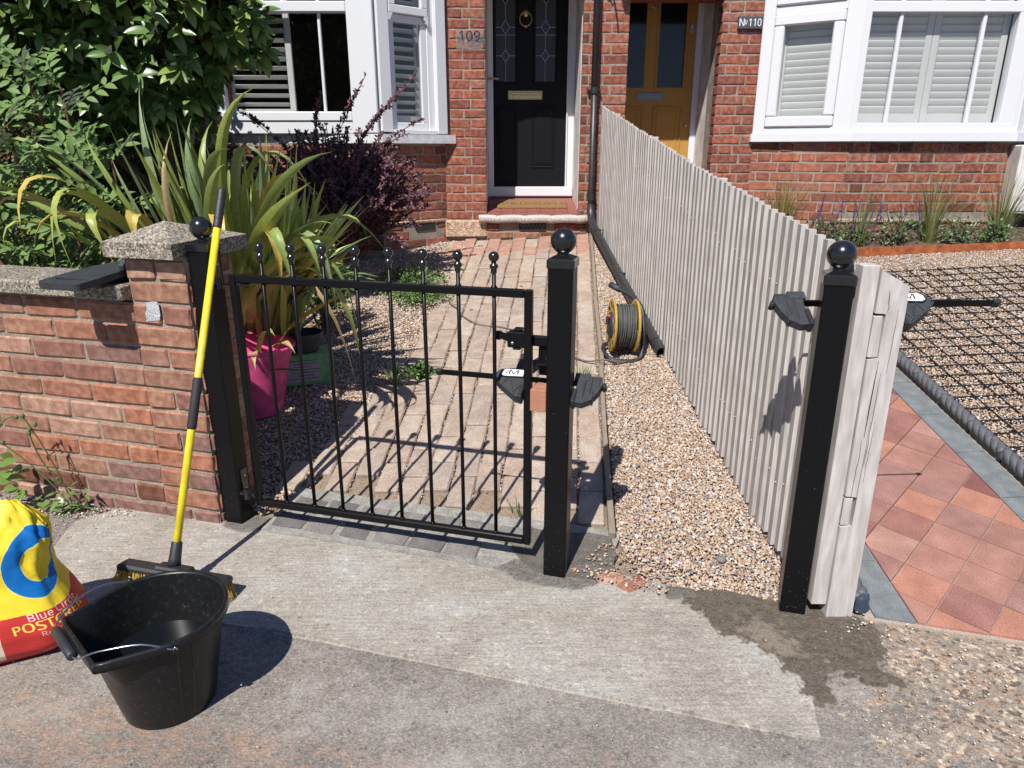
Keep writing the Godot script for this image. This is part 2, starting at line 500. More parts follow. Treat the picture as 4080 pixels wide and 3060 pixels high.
	for e in [["phot_0", Color(0.095, 0.175, 0.04)], ["phot_1", Color(0.125, 0.21, 0.045)], ["phot_2", Color(0.07, 0.13, 0.03)], ["phot_3", Color(0.20, 0.28, 0.06)]]:
		mk(e[0], e[1], 0.33, {"back": 0.3, "spec": 0.5})
	mk("ash_leaf", Color(0.125, 0.205, 0.06), 0.55, {"back": 0.4, "spec": 0.35})

# ---------------------------------------------------------------- street and garden ground
func mask(polys: Array, w: int, h: int, soft: int) -> PackedByteArray:   # outlines in x, z, filled; its edge softened over so many pixels
	var img := Image.create(w, h, false, Image.FORMAT_L8)
	for pl in polys:
		var q := PackedVector2Array()
		for p in pl: q.append(Vector2((p.x + 2.3) / 4.6 * w, (p.y + 2.9) / 2.0 * h))
		var ix := Geometry2D.triangulate_polygon(q)
		for i in range(0, ix.size(), 3): fill_tri(img, q[ix[i]], q[ix[i + 1]], q[ix[i + 2]], Color.WHITE)
	var k := 1
	while k < soft:
		k *= 2
		img.resize(w / k, h / k, Image.INTERPOLATE_BILINEAR)
	while k > 1:
		k /= 2
		img.resize(w / k, h / k, Image.INTERPOLATE_BILINEAR)
	return img.get_data()
func street_images() -> Array:
	# what lies flush in the street: asphalt, exposed-aggregate concrete towards +x, the brushed concrete strip, the damp mix round the end post, brick dust and cement smears
	var w := 2048
	var h := 1024
	var layers := []
	for e in [[21, 0.55, 1], [22, 0.19, 1], [23, 0.014, 0], [24, 0.004, 0], [25, 0.045, 0]]:
		var n := FastNoiseLite.new()
		n.seed = e[0]
		n.frequency = e[1]
		if e[2] == 1:
			n.noise_type = FastNoiseLite.TYPE_CELLULAR
			n.cellular_return_type = FastNoiseLite.RETURN_CELL_VALUE
			n.fractal_type = FastNoiseLite.FRACTAL_NONE
		else:
			n.noise_type = FastNoiseLite.TYPE_SIMPLEX_SMOOTH
			n.fractal_octaves = 4
		layers.append(n.get_image(w, h, false, false, true).get_data())
	var bn := FastNoiseLite.new()
	bn.seed = 26
	bn.frequency = 0.16
	bn.fractal_octaves = 3
	var bi := bn.get_image(160, h, false, false, true)
	bi.resize(w, h, Image.INTERPOLATE_CUBIC)
	var brush := bi.get_data()
	var fine: PackedByteArray = layers[0]
	var agg: PackedByteArray = layers[1]
	var mot: PackedByteArray = layers[2]
	var big: PackedByteArray = layers[3]
	var med: PackedByteArray = layers[4]
	var slabm := mask([slab_outline()], w, h, 4)
	var damp := mask([damp_outline()], w, h, 16)
	var dryd := mask([PackedVector2Array([Vector2(0.68, -1.90), Vector2(0.70, -1.72), Vector2(0.80, -1.66), Vector2(0.87, -1.68), Vector2(0.80, -1.82)])], w, h, 24)
	var patch := mask([PackedVector2Array([sw(-0.06, 0.12), sw(-0.08, -0.03), sw(0.05, -0.10), sw(0.18, -0.105), sw(0.28, -0.08), sw(0.34, 0.0), sw(0.30, 0.12)]), PackedVector2Array([sw(-1.17, -0.04), sw(-1.05, -0.07), sw(-0.97, -0.03), sw(-0.9, 0.1), sw(-1.08, 0.14)])], w, h, 16)
	var out := PackedByteArray()
	out.resize(w * h * 3)
	var hgt := PackedByteArray()
	hgt.resize(w * h)
	for y in h:
		var z := -2.9 + 2.0 * y / h
		for x in w:
			var i := y * w + x
			var wx := -2.3 + 4.6 * x / w
			var f := fine[i] / 255.0
			var m := mot[i] / 255.0
			var b := big[i] / 255.0
			var md := med[i] / 255.0
			var a := agg[i] / 255.0
			var br := brush[i] / 255.0
			var v := 0.49 + 0.05 * (m - 0.5) + 0.10 * (b - 0.5) + 0.05 * (md - 0.5) + 0.14 * (f - 0.5)
			if f > 0.97: v += 0.06
			if a > 0.94: v += 0.035
			elif a < 0.06: v -= 0.05
			var r := v * 1.035
			var g := v * 0.98
			var bl := v * 0.925
			var e := clampf((wx - 0.86 + 0.5 * (md - 0.5) + 0.35 * (m - 0.5)) * 3.5, 0.0, 1.0)
			if e > 0.0:
				var ev := 0.535 + 0.08 * (m - 0.5) + 0.16 * (f - 0.5)
				var er := ev * 1.05
				var eg := ev * 0.965
				var eb := ev * 0.875
				if a > 0.86:
					er += 0.15; eg += 0.14; eb += 0.11
				elif a > 0.78:
					er += 0.05; eg -= 0.01; eb -= 0.04
				elif a < 0.12:
					er -= 0.15; eg -= 0.15; eb -= 0.13
				elif a < 0.22:
					er -= 0.03; eg -= 0.05; eb -= 0.06
				r = lerpf(r, er, e); g = lerpf(g, eg, e); bl = lerpf(bl, eb, e)
			var u := wx * 0.963 + (z + 2.16) * 0.27
			var t := -wx * 0.27 + (z + 2.16) * 0.963
			var sl := slabm[i] / 255.0
			var sk := clampf((sl - 0.5) * 3.0 + 0.5 + (md - 0.5) * 0.2, 0.0, 1.0)
			# cement smears and brick dust on the asphalt, drawn out along the kerb line
			var st := sin(u * 3.1 + 1.0) * 0.03 + t
			var dust := maxf(0.0, 1.0 - absf(st - 0.93) * 14.0) * clampf(1.2 - absf(u + 0.55), 0.0, 1.0) + maxf(0.0, 1.0 - absf(st - 1.02) * 8.0) * clampf(1.0 - absf(u + 0.85) * 1.6, 0.0, 1.0) + maxf(0.0, 1.0 - absf(st - 0.78) * 12.0) * clampf(1.0 - absf(u - 0.75) * 2.2, 0.0, 1.0) + maxf(0.0, 1.0 - absf(st - 0.62) * 9.0) * clampf(1.0 - absf(u + 1.25) * 2.2, 0.0, 1.0)
			dust = clampf(dust * ((md * 0.6 + br * 0.5 + m * 0.3) * 2.0 - 1.15), 0.0, 0.34)
			r = lerpf(r, 0.62, dust); g = lerpf(g, 0.46, dust); bl = lerpf(bl, 0.37, dust)
			var sm := clampf((b * 1.1 + m * 0.7 + md * 0.25 - 1.22) * 1.5, 0.0, 0.26)
			r = lerpf(r, 0.60, sm); g = lerpf(g, 0.595, sm); bl = lerpf(bl, 0.58, sm)
			if sk > 0.0:
				var cv := 0.578 + 0.09 * (b - 0.5) + 0.06 * (m - 0.5) + 0.05 * (md - 0.5) + 0.12 * (f - 0.5) + 0.10 * (br - 0.5)
				if a < 0.03: cv -= 0.05
				elif a > 0.965: cv += 0.06
				# pale lip along its street edge, grey trowelled skin by the gravel
				cv += 0.06 * clampf(1.0 - absf(sl - 0.62) * 3.2, 0.0, 1.0) * clampf(t * 4.0, 0.0, 1.0)
				var gs := clampf((b + m * 0.5 - 0.68) * 2.2, 0.0, 1.0) * 0.6
				r = lerpf(r, cv * lerpf(1.045, 1.0, gs), sk); g = lerpf(g, cv * lerpf(1.0, 0.995, gs), sk); bl = lerpf(bl, cv * lerpf(0.935, 0.965, gs), sk)
			var pt := clampf((patch[i] / 255.0 - 0.45 + (m - 0.5) * 0.5 + (md - 0.5) * 0.4) * 3.0, 0.0, 0.85)
			if pt > 0.0:
				var pv := 0.385 + 0.16 * (f - 0.5) + 0.12 * (md - 0.5)
				r = lerpf(r, pv * 1.02, pt); g = lerpf(g, pv * 0.985, pt); bl = lerpf(bl, pv * 0.93, pt)
			var dp := clampf((damp[i] / 255.0 - 0.42 + (md - 0.5) * 0.9 + (m - 0.5) * 0.7) * 5.0, 0.0, 1.0)
			if dp > 0.0:
				var dd := clampf((dryd[i] / 255.0 - 0.35 + (md - 0.5) * 0.8) * 2.2, 0.0, 0.8)
				var dv := lerpf(0.335 + 0.09 * (md - 0.5), 0.47, dd) + 0.11 * (f - 0.5)
				dp *= 0.95
				r = lerpf(r, dv * 1.06, dp); g = lerpf(g, dv * 0.97, dp); bl = lerpf(bl, dv * 0.86, dp)
			out[i * 3] = int(clampf(r, 0.0, 1.0) * 255)
			out[i * 3 + 1] = int(clampf(g, 0.0, 1.0) * 255)
			out[i * 3 + 2] = int(clampf(bl, 0.0, 1.0) * 255)
			hgt[i] = int(clampf(f * 0.5 + 0.3 * a * e + 0.2 * md + 0.25 * br * sk, 0.0, 1.0) * 255)
	return [ImageTexture.create_from_image(Image.create_from_data(w, h, false, Image.FORMAT_RGB8, out)), ImageTexture.create_from_image(Image.create_from_data(w, h, false, Image.FORMAT_L8, hgt))]
func slab_outline() -> PackedVector2Array:
	return wobble([sw(-1.62, 0.0), sw(-1.72, -0.17), Vector2(-1.62, -1.98), Vector2(-1.2, -1.905), Vector2(-0.663, -1.79), Vector2(0.0, -1.60), Vector2(0.47, -1.468), Vector2(0.762, -1.386), Vector2(0.80, -1.578), Vector2(0.76, -1.66), Vector2(0.86, -1.80), Vector2(0.93, -1.86), sw(0.9, -0.0), sw(0.3, 0.05), sw(-1.1, 0.06)], 0.06, 0.009, 5)
func damp_outline() -> PackedVector2Array:
	return wobble([Vector2(0.52, -1.985), Vector2(0.60, -1.90), Vector2(0.62, -1.80), Vector2(0.70, -1.74), Vector2(0.76, -1.64), Vector2(0.80, -1.50), Vector2(0.835, -1.49), Vector2(0.85, -1.60), Vector2(0.97, -1.60), Vector2(1.04, -1.55), Vector2(1.09, -1.55), Vector2(1.03, -1.64), Vector2(1.07, -1.70), Vector2(1.12, -1.80), Vector2(1.05, -1.90), Vector2(0.98, -1.98), Vector2(0.80, -2.02), Vector2(0.62, -2.04)], 0.02, 0.03, 8)
func street_sheet(st: SurfaceTool, poly: PackedVector2Array, y: float, thick: float) -> void:   # a flat outline that takes its part of the street picture
	poly = ccw(poly)
	var ix := Geometry2D.triangulate_polygon(poly)
	var uv := func(p: Vector2) -> Vector2: return Vector2((p.x + 2.3) / 4.6, (p.y + 2.9) / 2.0)
	for i in range(0, ix.size(), 3):
		for k in [0, 1, 2]:
			st.set_uv(uv.call(poly[ix[i + k]]))
			st.set_normal(Vector3.UP)
			st.add_vertex(Vector3(poly[ix[i + k]].x, y, poly[ix[i + k]].y))
	for i in poly.size():
		var a := poly[i]
		var b := poly[(i + 1) % poly.size()]
		var n := Vector3(b.y - a.y, 0, a.x - b.x).normalized()
		for v in [[a, 0.0], [b, thick], [b, 0.0], [a, 0.0], [a, thick], [b, thick]]:
			st.set_uv(uv.call(v[0]))
			st.set_normal(n)
			st.add_vertex(Vector3(v[0].x, y - v[1], v[0].y))

func wobble(pts: Array, step: float, amp: float, sd: int) -> PackedVector2Array:   # an outline with an uneven edge
	var n := FastNoiseLite.new()
	n.seed = sd
	n.frequency = 1.0
	n.fractal_octaves = 4
	var o := PackedVector2Array()
	for i in pts.size():
		var a: Vector2 = pts[i]
		var b: Vector2 = pts[(i + 1) % pts.size()]
		var k := maxi(1, int(a.distance_to(b) / step))
		for j in k:
			var p := a.lerp(b, float(j) / k)
			o.append(p + Vector2(n.get_noise_2d(p.x * 9, p.y * 9), n.get_noise_2d(p.x * 9 + 50, p.y * 9 + 9)) * amp)
	return o
func sw(s: float, w: float) -> Vector2:
	var p := bp(s, 0, w)
	return Vector2(p.x, p.z)

func ground() -> void:
	# the road and land round about
	var st := mb()
	quad(st, Vector3(-120, -0.02, 120), Vector3(120, -0.02, 120), Vector3(120, -0.02, -120), Vector3(-120, -0.02, -120))
	tag(part("ground", st, M.asphalt_far, self), "", "", "", "structure")
	# pavement
	var im := street_images()
	var pm := mk("pavement", Color(1, 1, 1), 0.95, {"spec": 0.25})
	pm.albedo_texture = im[0]
	pm.heightmap_enabled = true
	pm.heightmap_texture = im[1]
	pm.heightmap_scale = 0.25
	st = SurfaceTool.new()
	st.begin(Mesh.PRIMITIVE_TRIANGLES)
	var q := [Vector3(-2.3, 0, -0.9), Vector3(2.3, 0, -0.9), Vector3(2.3, 0, -2.9), Vector3(-2.3, 0, -2.9)]
	for k in [0, 2, 1, 0, 3, 2]:
		st.set_uv(Vector2((q[k].x + 2.3) / 4.6, (q[k].z + 2.9) / 2.0))
		st.set_normal(Vector3.UP)
		st.add_vertex(q[k])
	var pv := MeshInstance3D.new()
	pv.name = "pavement"
	pv.mesh = st.commit()
	pv.material_override = pm
	add_child(pv)
	tag(pv, "", "", "", "structure")
	st = mb()
	for r in [[-9.0, -2.3, -2.9, 1.2], [2.3, 9.0, -2.9, 1.2], [-2.3, 2.3, -0.9, 1.2]]:
		quad(st, Vector3(r[0], -0.001, r[3]), Vector3(r[1], -0.001, r[3]), Vector3(r[1], -0.001, r[2]), Vector3(r[0], -0.001, r[2]))
	tag(part("pavement", st, M.asphalt_far, self), "", "", "", "structure")
	# kerb and road behind the viewer
	tag(part("kerb", bx(Vector3(-9, -0.1, 1.2), Vector3(9, 0.004, 1.33), 0.01), M.coping, self), "", "", "", "structure")
	# concrete strip across the gateways, its far edge running under the gate
	st = SurfaceTool.new()
	st.begin(Mesh.PRIMITIVE_TRIANGLES)
	street_sheet(st, slab_outline(), 0.007, 0.02)
	var slab := MeshInstance3D.new()
	slab.name = "concrete_strip"
	slab.mesh = st.commit()
	slab.material_override = pm
	add_child(slab)
	tag(slab, "", "", "", "structure")
	# gardens
	st = mb()
	poly_sheet(st, PackedVector2Array([sw(-9, 0.03), sw(9, 0.03), Vector2(9, -12), Vector2(-9, -12)]), func(x, z): return K * (-z - 2.16 + 0.28 * x) - 0.012, 0.3)
	tag(part("garden_ground", st, M.bedding, self), "", "", "", "structure")
	# the low heap of setting mix round the end post
	st = SurfaceTool.new()
	st.begin(Mesh.PRIMITIVE_TRIANGLES)
	street_sheet(st, damp_outline(), 0.0105, 0.012)
	var heap := MeshInstance3D.new()
	heap.name = "setting_mix"
	heap.mesh = st.commit()
	heap.material_override = pm
	add_child(heap)
	tag(heap, "", "", "", "structure")
	st = mb()
	poly_sheet(st, wobble([sw(-0.03, 0.10), sw(0.02, 0.02), sw(0.12, -0.03), sw(0.28, -0.02), sw(0.36, 0.03), sw(0.33, 0.20), sw(0.0, 0.20)], 0.02, 0.02, 9), func(x, z): return 0.014 + maxf(0.0, gy(x, z)), 0.02)
	tag(part("concrete_patch", st, M.drying_mix, self), "", "", "", "structure")
	st = mb()
	poly_sheet(st, wobble([sw(-0.98, -0.035), sw(-0.05, -0.045), sw(0.0, 0.02), sw(0.34, 0.1), sw(0.34, 0.24), sw(-0.98, 0.24)], 0.03, 0.012, 11), func(x, z): return 0.012 + maxf(0.0, gy(x, z)), 0.02)
	tag(part("mortar_bed", st, M.dry_mix, self), "", "", "", "structure")
	# granite setts: two rows behind the gate line
	var bed := tag(part("sett_row", bx(Vector3(-0.01, -0.05, -0.01), Vector3(0.01, -0.04, 0.01)), M.mortar, self), "", "", "", "structure")
	var sm := [boxm(Vector3(0.126, 0.05, 0.092), 0.006, 0.003), boxm(Vector3(0.122, 0.05, 0.094), 0.007, 0.004), boxm(Vector3(0.13, 0.05, 0.09), 0.006, 0.004)]
	for row in 2:
		for i in 7:
			var s := -0.90 + i * 0.142 + row * 0.02 + rf(-0.004, 0.004)
			var w := 0.035 + row * 0.105 + rf(-0.004, 0.004)
			var p := bp(s, 0, w)
			var xf := gxf(p.x, p.z, -BOUND + rf(-0.05, 0.05), -0.006 + rf(-0.002, 0.002))
			if row == 0 and w < 0.05: xf.origin.y = maxf(xf.origin.y, 0.002)
			if s > -0.1 and row == 0: continue
			part("sett", pick(sm), M["sett_%d" % (rng.randi() % 3)], bed, xf)
	# block paving of the path
	var path := tag(part("path", bx(Vector3(0.1, -0.05, -2.5), Vector3(0.12, -0.04, -2.48)), M.bedding, self), "", "", "", "structure")
	var pms := []
	for i in 4: pms.append(boxm(Vector3(0.0985, 0.05, 0.196), 0.005, 0.002))
	var d := Vector2(0.0796, -0.9968)       # along the path, away from the street
	var e := Vector2(0.9968, 0.0796)
	for c in 13:
		for r in 20:
			var a := 0.09 + r * 0.2005 + (0.1 if c % 2 == 0 else 0.0) + rf(-0.006, 0.006)
			var b := -0.062 - c * 0.1045 + rf(-0.004, 0.004)
			var p := Vector2(0.355, -2.26) + d * a + e * b
			var lim := -0.40 - 0.50 * pow(clampf((p.y + 4.6) / 2.1, 0.0, 1.0), 1.4) - (0.08 if p.y < -5.0 else 0.12)
			if p.x < lim or p.y < -6.08: continue
			var wv := (Vector3(p.x, 0, p.y) - ORG).dot(NB)
			if wv < 0.30: continue
			var xf := gxf(p.x, p.y, -0.08 + rf(-0.02, 0.02), -0.017 + rf(-0.004, 0.004))
			xf.basis = xf.basis * Basis(Vector3(rf(-1, 1), 0, rf(-1, 1)).normalized(), rf(0, 0.010))
			var far := p.y < -5.62 and rng.randf() < 0.8
			part("paver", pms[rng.randi() % 4], M[("paver_red" if rng.randf() < 0.6 else "paver_red_b") if far else "paver_%d" % (rng.randi() % 5)], path, xf)
	# tile path of the neighbouring house: quarry tiles set diagonally between dark bands, with tile joints
	var tp := tag(part("tiled_path", bx(Vector3(1.3, -0.05, -2.5), Vector3(1.32, -0.04, -2.48)), M.grout, self), "", "", "", "structure")
	st = mb()
	poly_sheet(st, PackedVector2Array([sw(1.13, 0.0), sw(3.0, 0.0), Vector2(1.97, -2.1), Vector2(1.97, -5.2), Vector2(1.08, -5.2), Vector2(1.08, -1.9)]), func(x, z): return K * (-z - 2.16 + 0.28 * x) + 0.006, 0.02)
	part("grout_bed", st, M.grout, tp)
	var strip := PackedVector2Array([Vector2(1.238, -5.2), Vector2(1.83, -5.2), Vector2(1.83, -0.9), Vector2(1.238, -0.9)])
	var front := PackedVector2Array([sw(0.5, 0.012), sw(3.0, 0.012), sw(3.0, 4.0), sw(0.5, 4.0)])
	for i in range(-20, 22):
		for j in range(-20, 22):
			var c := Vector2(1.528, -2.377) + Vector2(0.104, -0.100) * i + Vector2(0.104, 0.100) * j
			if c.x < 1.0 or c.x > 2.0 or c.y < -5.3 or c.y > -1.2: continue
			var hx := Vector2(0.104, -0.100) * 0.487
			var hy := Vector2(0.104, 0.100) * 0.487
			var pl := PackedVector2Array([c - hx - hy, c + hx - hy, c + hx + hy, c - hx + hy])
			var cl := Geometry2D.intersect_polygons(pl, strip)
			if cl.is_empty(): continue
			cl = Geometry2D.intersect_polygons(cl[0], front)
			if cl.is_empty(): continue
			var lift := 0.014 + rf(-0.0015, 0.0015)
			st = mb()
			poly_sheet(st, cl[0], func(x, z): return K * (-z - 2.16 + 0.28 * x) + lift, 0.012)
			part("quarry_tile", st, M.quarry_dark if (i == 2 and j == 1) or (i == 6 and j == -3) else M["quarry_%d" % (rng.randi() % 6)], tp)
	for side in 2:
		var x0 := 1.122 if side == 0 else 1.835
		var x1 := 1.233 if side == 0 else 1.955
		var z := -1.2
		while z > -5.1:
			var cl := Geometry2D.intersect_polygons(PackedVector2Array([Vector2(x0, z), Vector2(x1, z), Vector2(x1, z - 0.295), Vector2(x0, z - 0.295)]), front)
			z -= 0.30
			if cl.is_empty(): continue
			var lift := 0.013 + rf(-0.0015, 0.0015)
			st = mb()
			poly_sheet(st, cl[0], func(xx, zz): return K * (-zz - 2.16 + 0.28 * xx) + lift, 0.012)
			part("border_tile", st, M.band_tile, tp)

# ---------------------------------------------------------------- loose gravel
func pebble_mesh(sd: int) -> ArrayMesh:
	rng.seed = sd
	var t := (1.0 + sqrt(5.0)) / 2.0
	var v := [Vector3(-1, t, 0), Vector3(1, t, 0), Vector3(-1, -t, 0), Vector3(1, -t, 0), Vector3(0, -1, t), Vector3(0, 1, t), Vector3(0, -1, -t), Vector3(0, 1, -t), Vector3(t, 0, -1), Vector3(t, 0, 1), Vector3(-t, 0, -1), Vector3(-t, 0, 1)]
	var f := [0, 11, 5, 0, 5, 1, 0, 1, 7, 0, 7, 10, 0, 10, 11, 1, 5, 9, 5, 11, 4, 11, 10, 2, 10, 7, 6, 7, 1, 8, 3, 9, 4, 3, 4, 2, 3, 2, 6, 3, 6, 8, 3, 8, 9, 4, 9, 5, 2, 4, 11, 6, 2, 10, 8, 6, 7, 9, 8, 1]
	for i in 12: v[i] = v[i].normalized() * rf(0.8, 1.15) * Vector3(0.5, 0.30, 0.38)
	var st := mb(true)
	for i in range(0, 60, 3): otri(st, v[f[i]], v[f[i + 1]], v[f[i + 2]], Vector3.ZERO)
	st.generate_normals()
	return st.commit()
func stone_color() -> Color:
	var c: Color = pick([Color(0.52, 0.37, 0.22), Color(0.60, 0.46, 0.30), Color(0.62, 0.52, 0.38), Color(0.45, 0.30, 0.17), Color(0.36, 0.25, 0.17), Color(0.68, 0.60, 0.49), Color(0.42, 0.36, 0.30), Color(0.50, 0.31, 0.20), Color(0.55, 0.42, 0.29), Color(0.30, 0.235, 0.19), Color(0.58, 0.43, 0.27)])
	var k := rf(0.70, 0.98)
	return Color(c.r * k * 0.97, c.g * k, c.b * k * 1.15)
func gravel(called: String, poly: PackedVector2Array, spacing: float, smin: float, smax: float, sd: int, lift := 0.0, keep := 1.0, yf = null, cols: Array = []) -> void:
	rng.seed = sd
	var lo := poly[0]
	var hi := poly[0]
	for p in poly:
		lo = lo.min(p)
		hi = hi.max(p)
	var sets := [[], [], [], []]
	var colr := [[], [], [], []]
	var nx := int((hi.x - lo.x) / spacing)
	var nz := int((hi.y - lo.y) / spacing)
	for i in nx:
		for j in nz:
			if rng.randf() > keep: continue
			var p := lo + Vector2(i + rf(0.0, 1.0), j + rf(0.0, 1.0)) * spacing
			if not Geometry2D.is_point_in_polygon(p, poly): continue
			var s := lerpf(smin, smax, pow(rng.randf(), 1.8))
			var b := Basis.from_euler(Vector3(rf(-0.5, 0.5), rf(0, TAU), rf(-0.5, 0.5))) * Basis.from_scale(Vector3(s, s, s) * rf(0.9, 1.1))
			var y: float = yf.call(p.x, p.y) if yf != null else K * (-p.y - 2.16 + 0.28 * p.x)
			var k := rng.randi() % 4
			sets[k].append(Transform3D(b, Vector3(p.x, y + s * 0.16 + lift + rf(0, 0.006), p.y)))
			colr[k].append(pick(cols) if cols.size() else stone_color())
	for k in 4:
		if sets[k].size(): many(called, pebbles[k], M.pebble, self, sets[k], colr[k])
var pebbles := []

func gravels() -> void:
	for i in 4: pebbles.append(pebble_mesh(100 + i))
	# strip between path edging and slatted fence
	gravel("gravel", PackedVector2Array([Vector2(0.385, -2.26), Vector2(0.67, -6.05), Vector2(0.72, -6.05), Vector2(0.90, -2.4), Vector2(0.955, -2.0), Vector2(0.86, -1.93), Vector2(0.70, -2.0), Vector2(0.56, -2.0), Vector2(0.43, -2.06)]), 0.0074, 0.008, 0.019, 31)
	# planted bed by the low wall
	gravel("gravel", PackedVector2Array([Vector2(-0.98, -2.50), Vector2(-0.84, -2.66), Vector2(-0.80, -2.84), Vector2(-0.54, -3.6), Vector2(-0.41, -4.5), Vector2(-0.38, -5.0), Vector2(-0.37, -6.05), Vector2(-0.6, -6.05), Vector2(-1.05, -5.7), Vector2(-2.1, -5.4), Vector2(-1.9, -2.9)]), 0.0105, 0.010, 0.022, 32, -0.004)
	# neighbour's forecourt
	gravel("gravel", PackedVector2Array([Vector2(2.03, -2.2), Vector2(2.03, -5.16), Vector2(4.7, -5.16), Vector2(4.7, -3.2)]), 0.0108, 0.009, 0.018, 33, 0.004)
	# stones that fill the joints of the path and lie about on it
	rng.seed = 7
	var xs := [[], [], [], []]
	var cs := [[], [], [], []]
	var d := Vector2(0.0796, -0.9968)
	var e := Vector2(0.9968, 0.0796)
	for c in 12:
		for i in 330:
			var on := rng.randf() < 0.05
			var p := Vector2(0.355, -2.26) + d * rf(0.25, 3.75) + e * (-0.0095 - c * 0.1045 + (rf(-0.05, 0.05) if on else rf(-0.005, 0.005)))
			if p.x < -0.85 + 0.15 * (-p.y - 2.6) or p.y < -6.05: continue
			var s := rf(0.005, 0.011) if not on else rf(0.004, 0.013)
			var k := rng.randi() % 4
			xs[k].append(Transform3D(Basis.from_euler(v3(3.0)) * Basis.from_scale(Vector3(s, s, s)), Vector3(p.x, gy(p.x, p.y) + (0.009 if on else rf(-0.004, 0.004)), p.y)))
			cs[k].append(stone_color())
	for k in 4: many("gravel", pebbles[k], M.pebble, self, xs[k], cs[k])
	var flat := func(_x, _z): return 0.002
	# grit along the foot of the wall, and loose stones on the pavement
	var grit := [Color(0.38, 0.33, 0.28), Color(0.5, 0.44, 0.36), Color(0.28, 0.24, 0.2), Color(0.6, 0.56, 0.5), Color(0.44, 0.27, 0.18), Color(0.2, 0.18, 0.16)]
	gravel("grit", PackedVector2Array([sw(-2.6, -0.04), sw(-1.55, -0.04), sw(-1.50, -0.08), sw(-1.70, -0.14), sw(-2.7, -0.26)]), 0.010, 0.005, 0.017, 34, 0.0, 0.8, flat, grit)
	gravel("grit", PackedVector2Array([sw(-2.6, -0.1), sw(-1.4, -0.06), sw(-1.62, -0.3), sw(-2.6, -0.6)]), 0.014, 0.003, 0.010, 35, 0.0, 0.6, flat, grit)
	gravel("grit", PackedVector2Array([Vector2(-1.6, -2.3), Vector2(1.6, -1.6), Vector2(1.6, -1.2), Vector2(-1.6, -1.2)]), 0.035, 0.002, 0.006, 36, 0.008, 0.25, flat, grit)
	gravel("grit", PackedVector2Array([Vector2(0.85, -1.85), Vector2(1.25, -1.80), Vector2(2.0, -1.6), Vector2(2.0, -1.2), Vector2(0.9, -1.2)]), 0.022, 0.003, 0.010, 37, 0.0, 0.6, flat, [Color(0.55, 0.47, 0.37), Color(0.6, 0.45, 0.3), Color(0.33, 0.28, 0.24), Color(0.66, 0.62, 0.55), Color(0.4, 0.27, 0.18)])
	gravel("grit", PackedVector2Array([sw(0.2, -0.02), sw(0.52, -0.06), sw(0.62, 0.08), sw(0.3, 0.16)]), 0.011, 0.006, 0.017, 38, 0.012, 0.5, func(x, z): return 0.006 + gy(x, z))
	gravel("grit", PackedVector2Array([Vector2(1.0, -1.90), Vector2(1.22, -1.82), Vector2(1.2, -1.74), Vector2(1.0, -1.78)]), 0.016, 0.006, 0.014, 39, 0.012, 0.35, flat, [Color(0.7, 0.66, 0.58), Color(0.55, 0.42, 0.28), Color(0.3, 0.25, 0.2)])
	# half-buried bricks and a clod at the mouth of the gravel strip
	for b in [[0.40, -2.04, 0.5, M.house_brick_4], [0.335, -2.075, -0.3, M.wall_brick_5], [0.55, -1.985, 0.1, M.drying_mix]]:
		var o := part("half_buried_brick", boxm(Vector3(0.10, 0.04, 0.06), 0.012, 0.006), b[3], self, Transform3D(Basis(Vector3.UP, b[2]), Vector3(b[0], 0.0, b[1])))
		tag(o, ["red brick end sunk in the ground where gravel meets concrete", "pale worn brick sunk beside the timber edging's end", "grey mortar-caked brick lump at the gravel's front edge"][[0.40, 0.335, 0.55].find(b[0])], "brick", "bricks sunk at the mouth of the gravel strip")
	tag(part("stone", pebbles[1], M.sett_1, self, Transform3D(Basis.from_scale(Vector3(0.045, 0.05, 0.05)), Vector3(0.72, gy(0.72, -2.13) + 0.015, -2.13))), "dark rough lump of stone lying on the tan gravel strip", "stone")

# ---------------------------------------------------------------- brickwork
var brick_meshes := {}
func brick_mesh(l: float, h: float, d: float) -> Mesh:
	var key := "%d_%d" % [int(l * 1000), int(h * 1000)]
	if not brick_meshes.has(key):
		var a := []
		for i in 4: a.append(boxm(Vector3(l, h, d), 0.006, 0.0030))
		brick_meshes[key] = a
	return pick(brick_meshes[key])
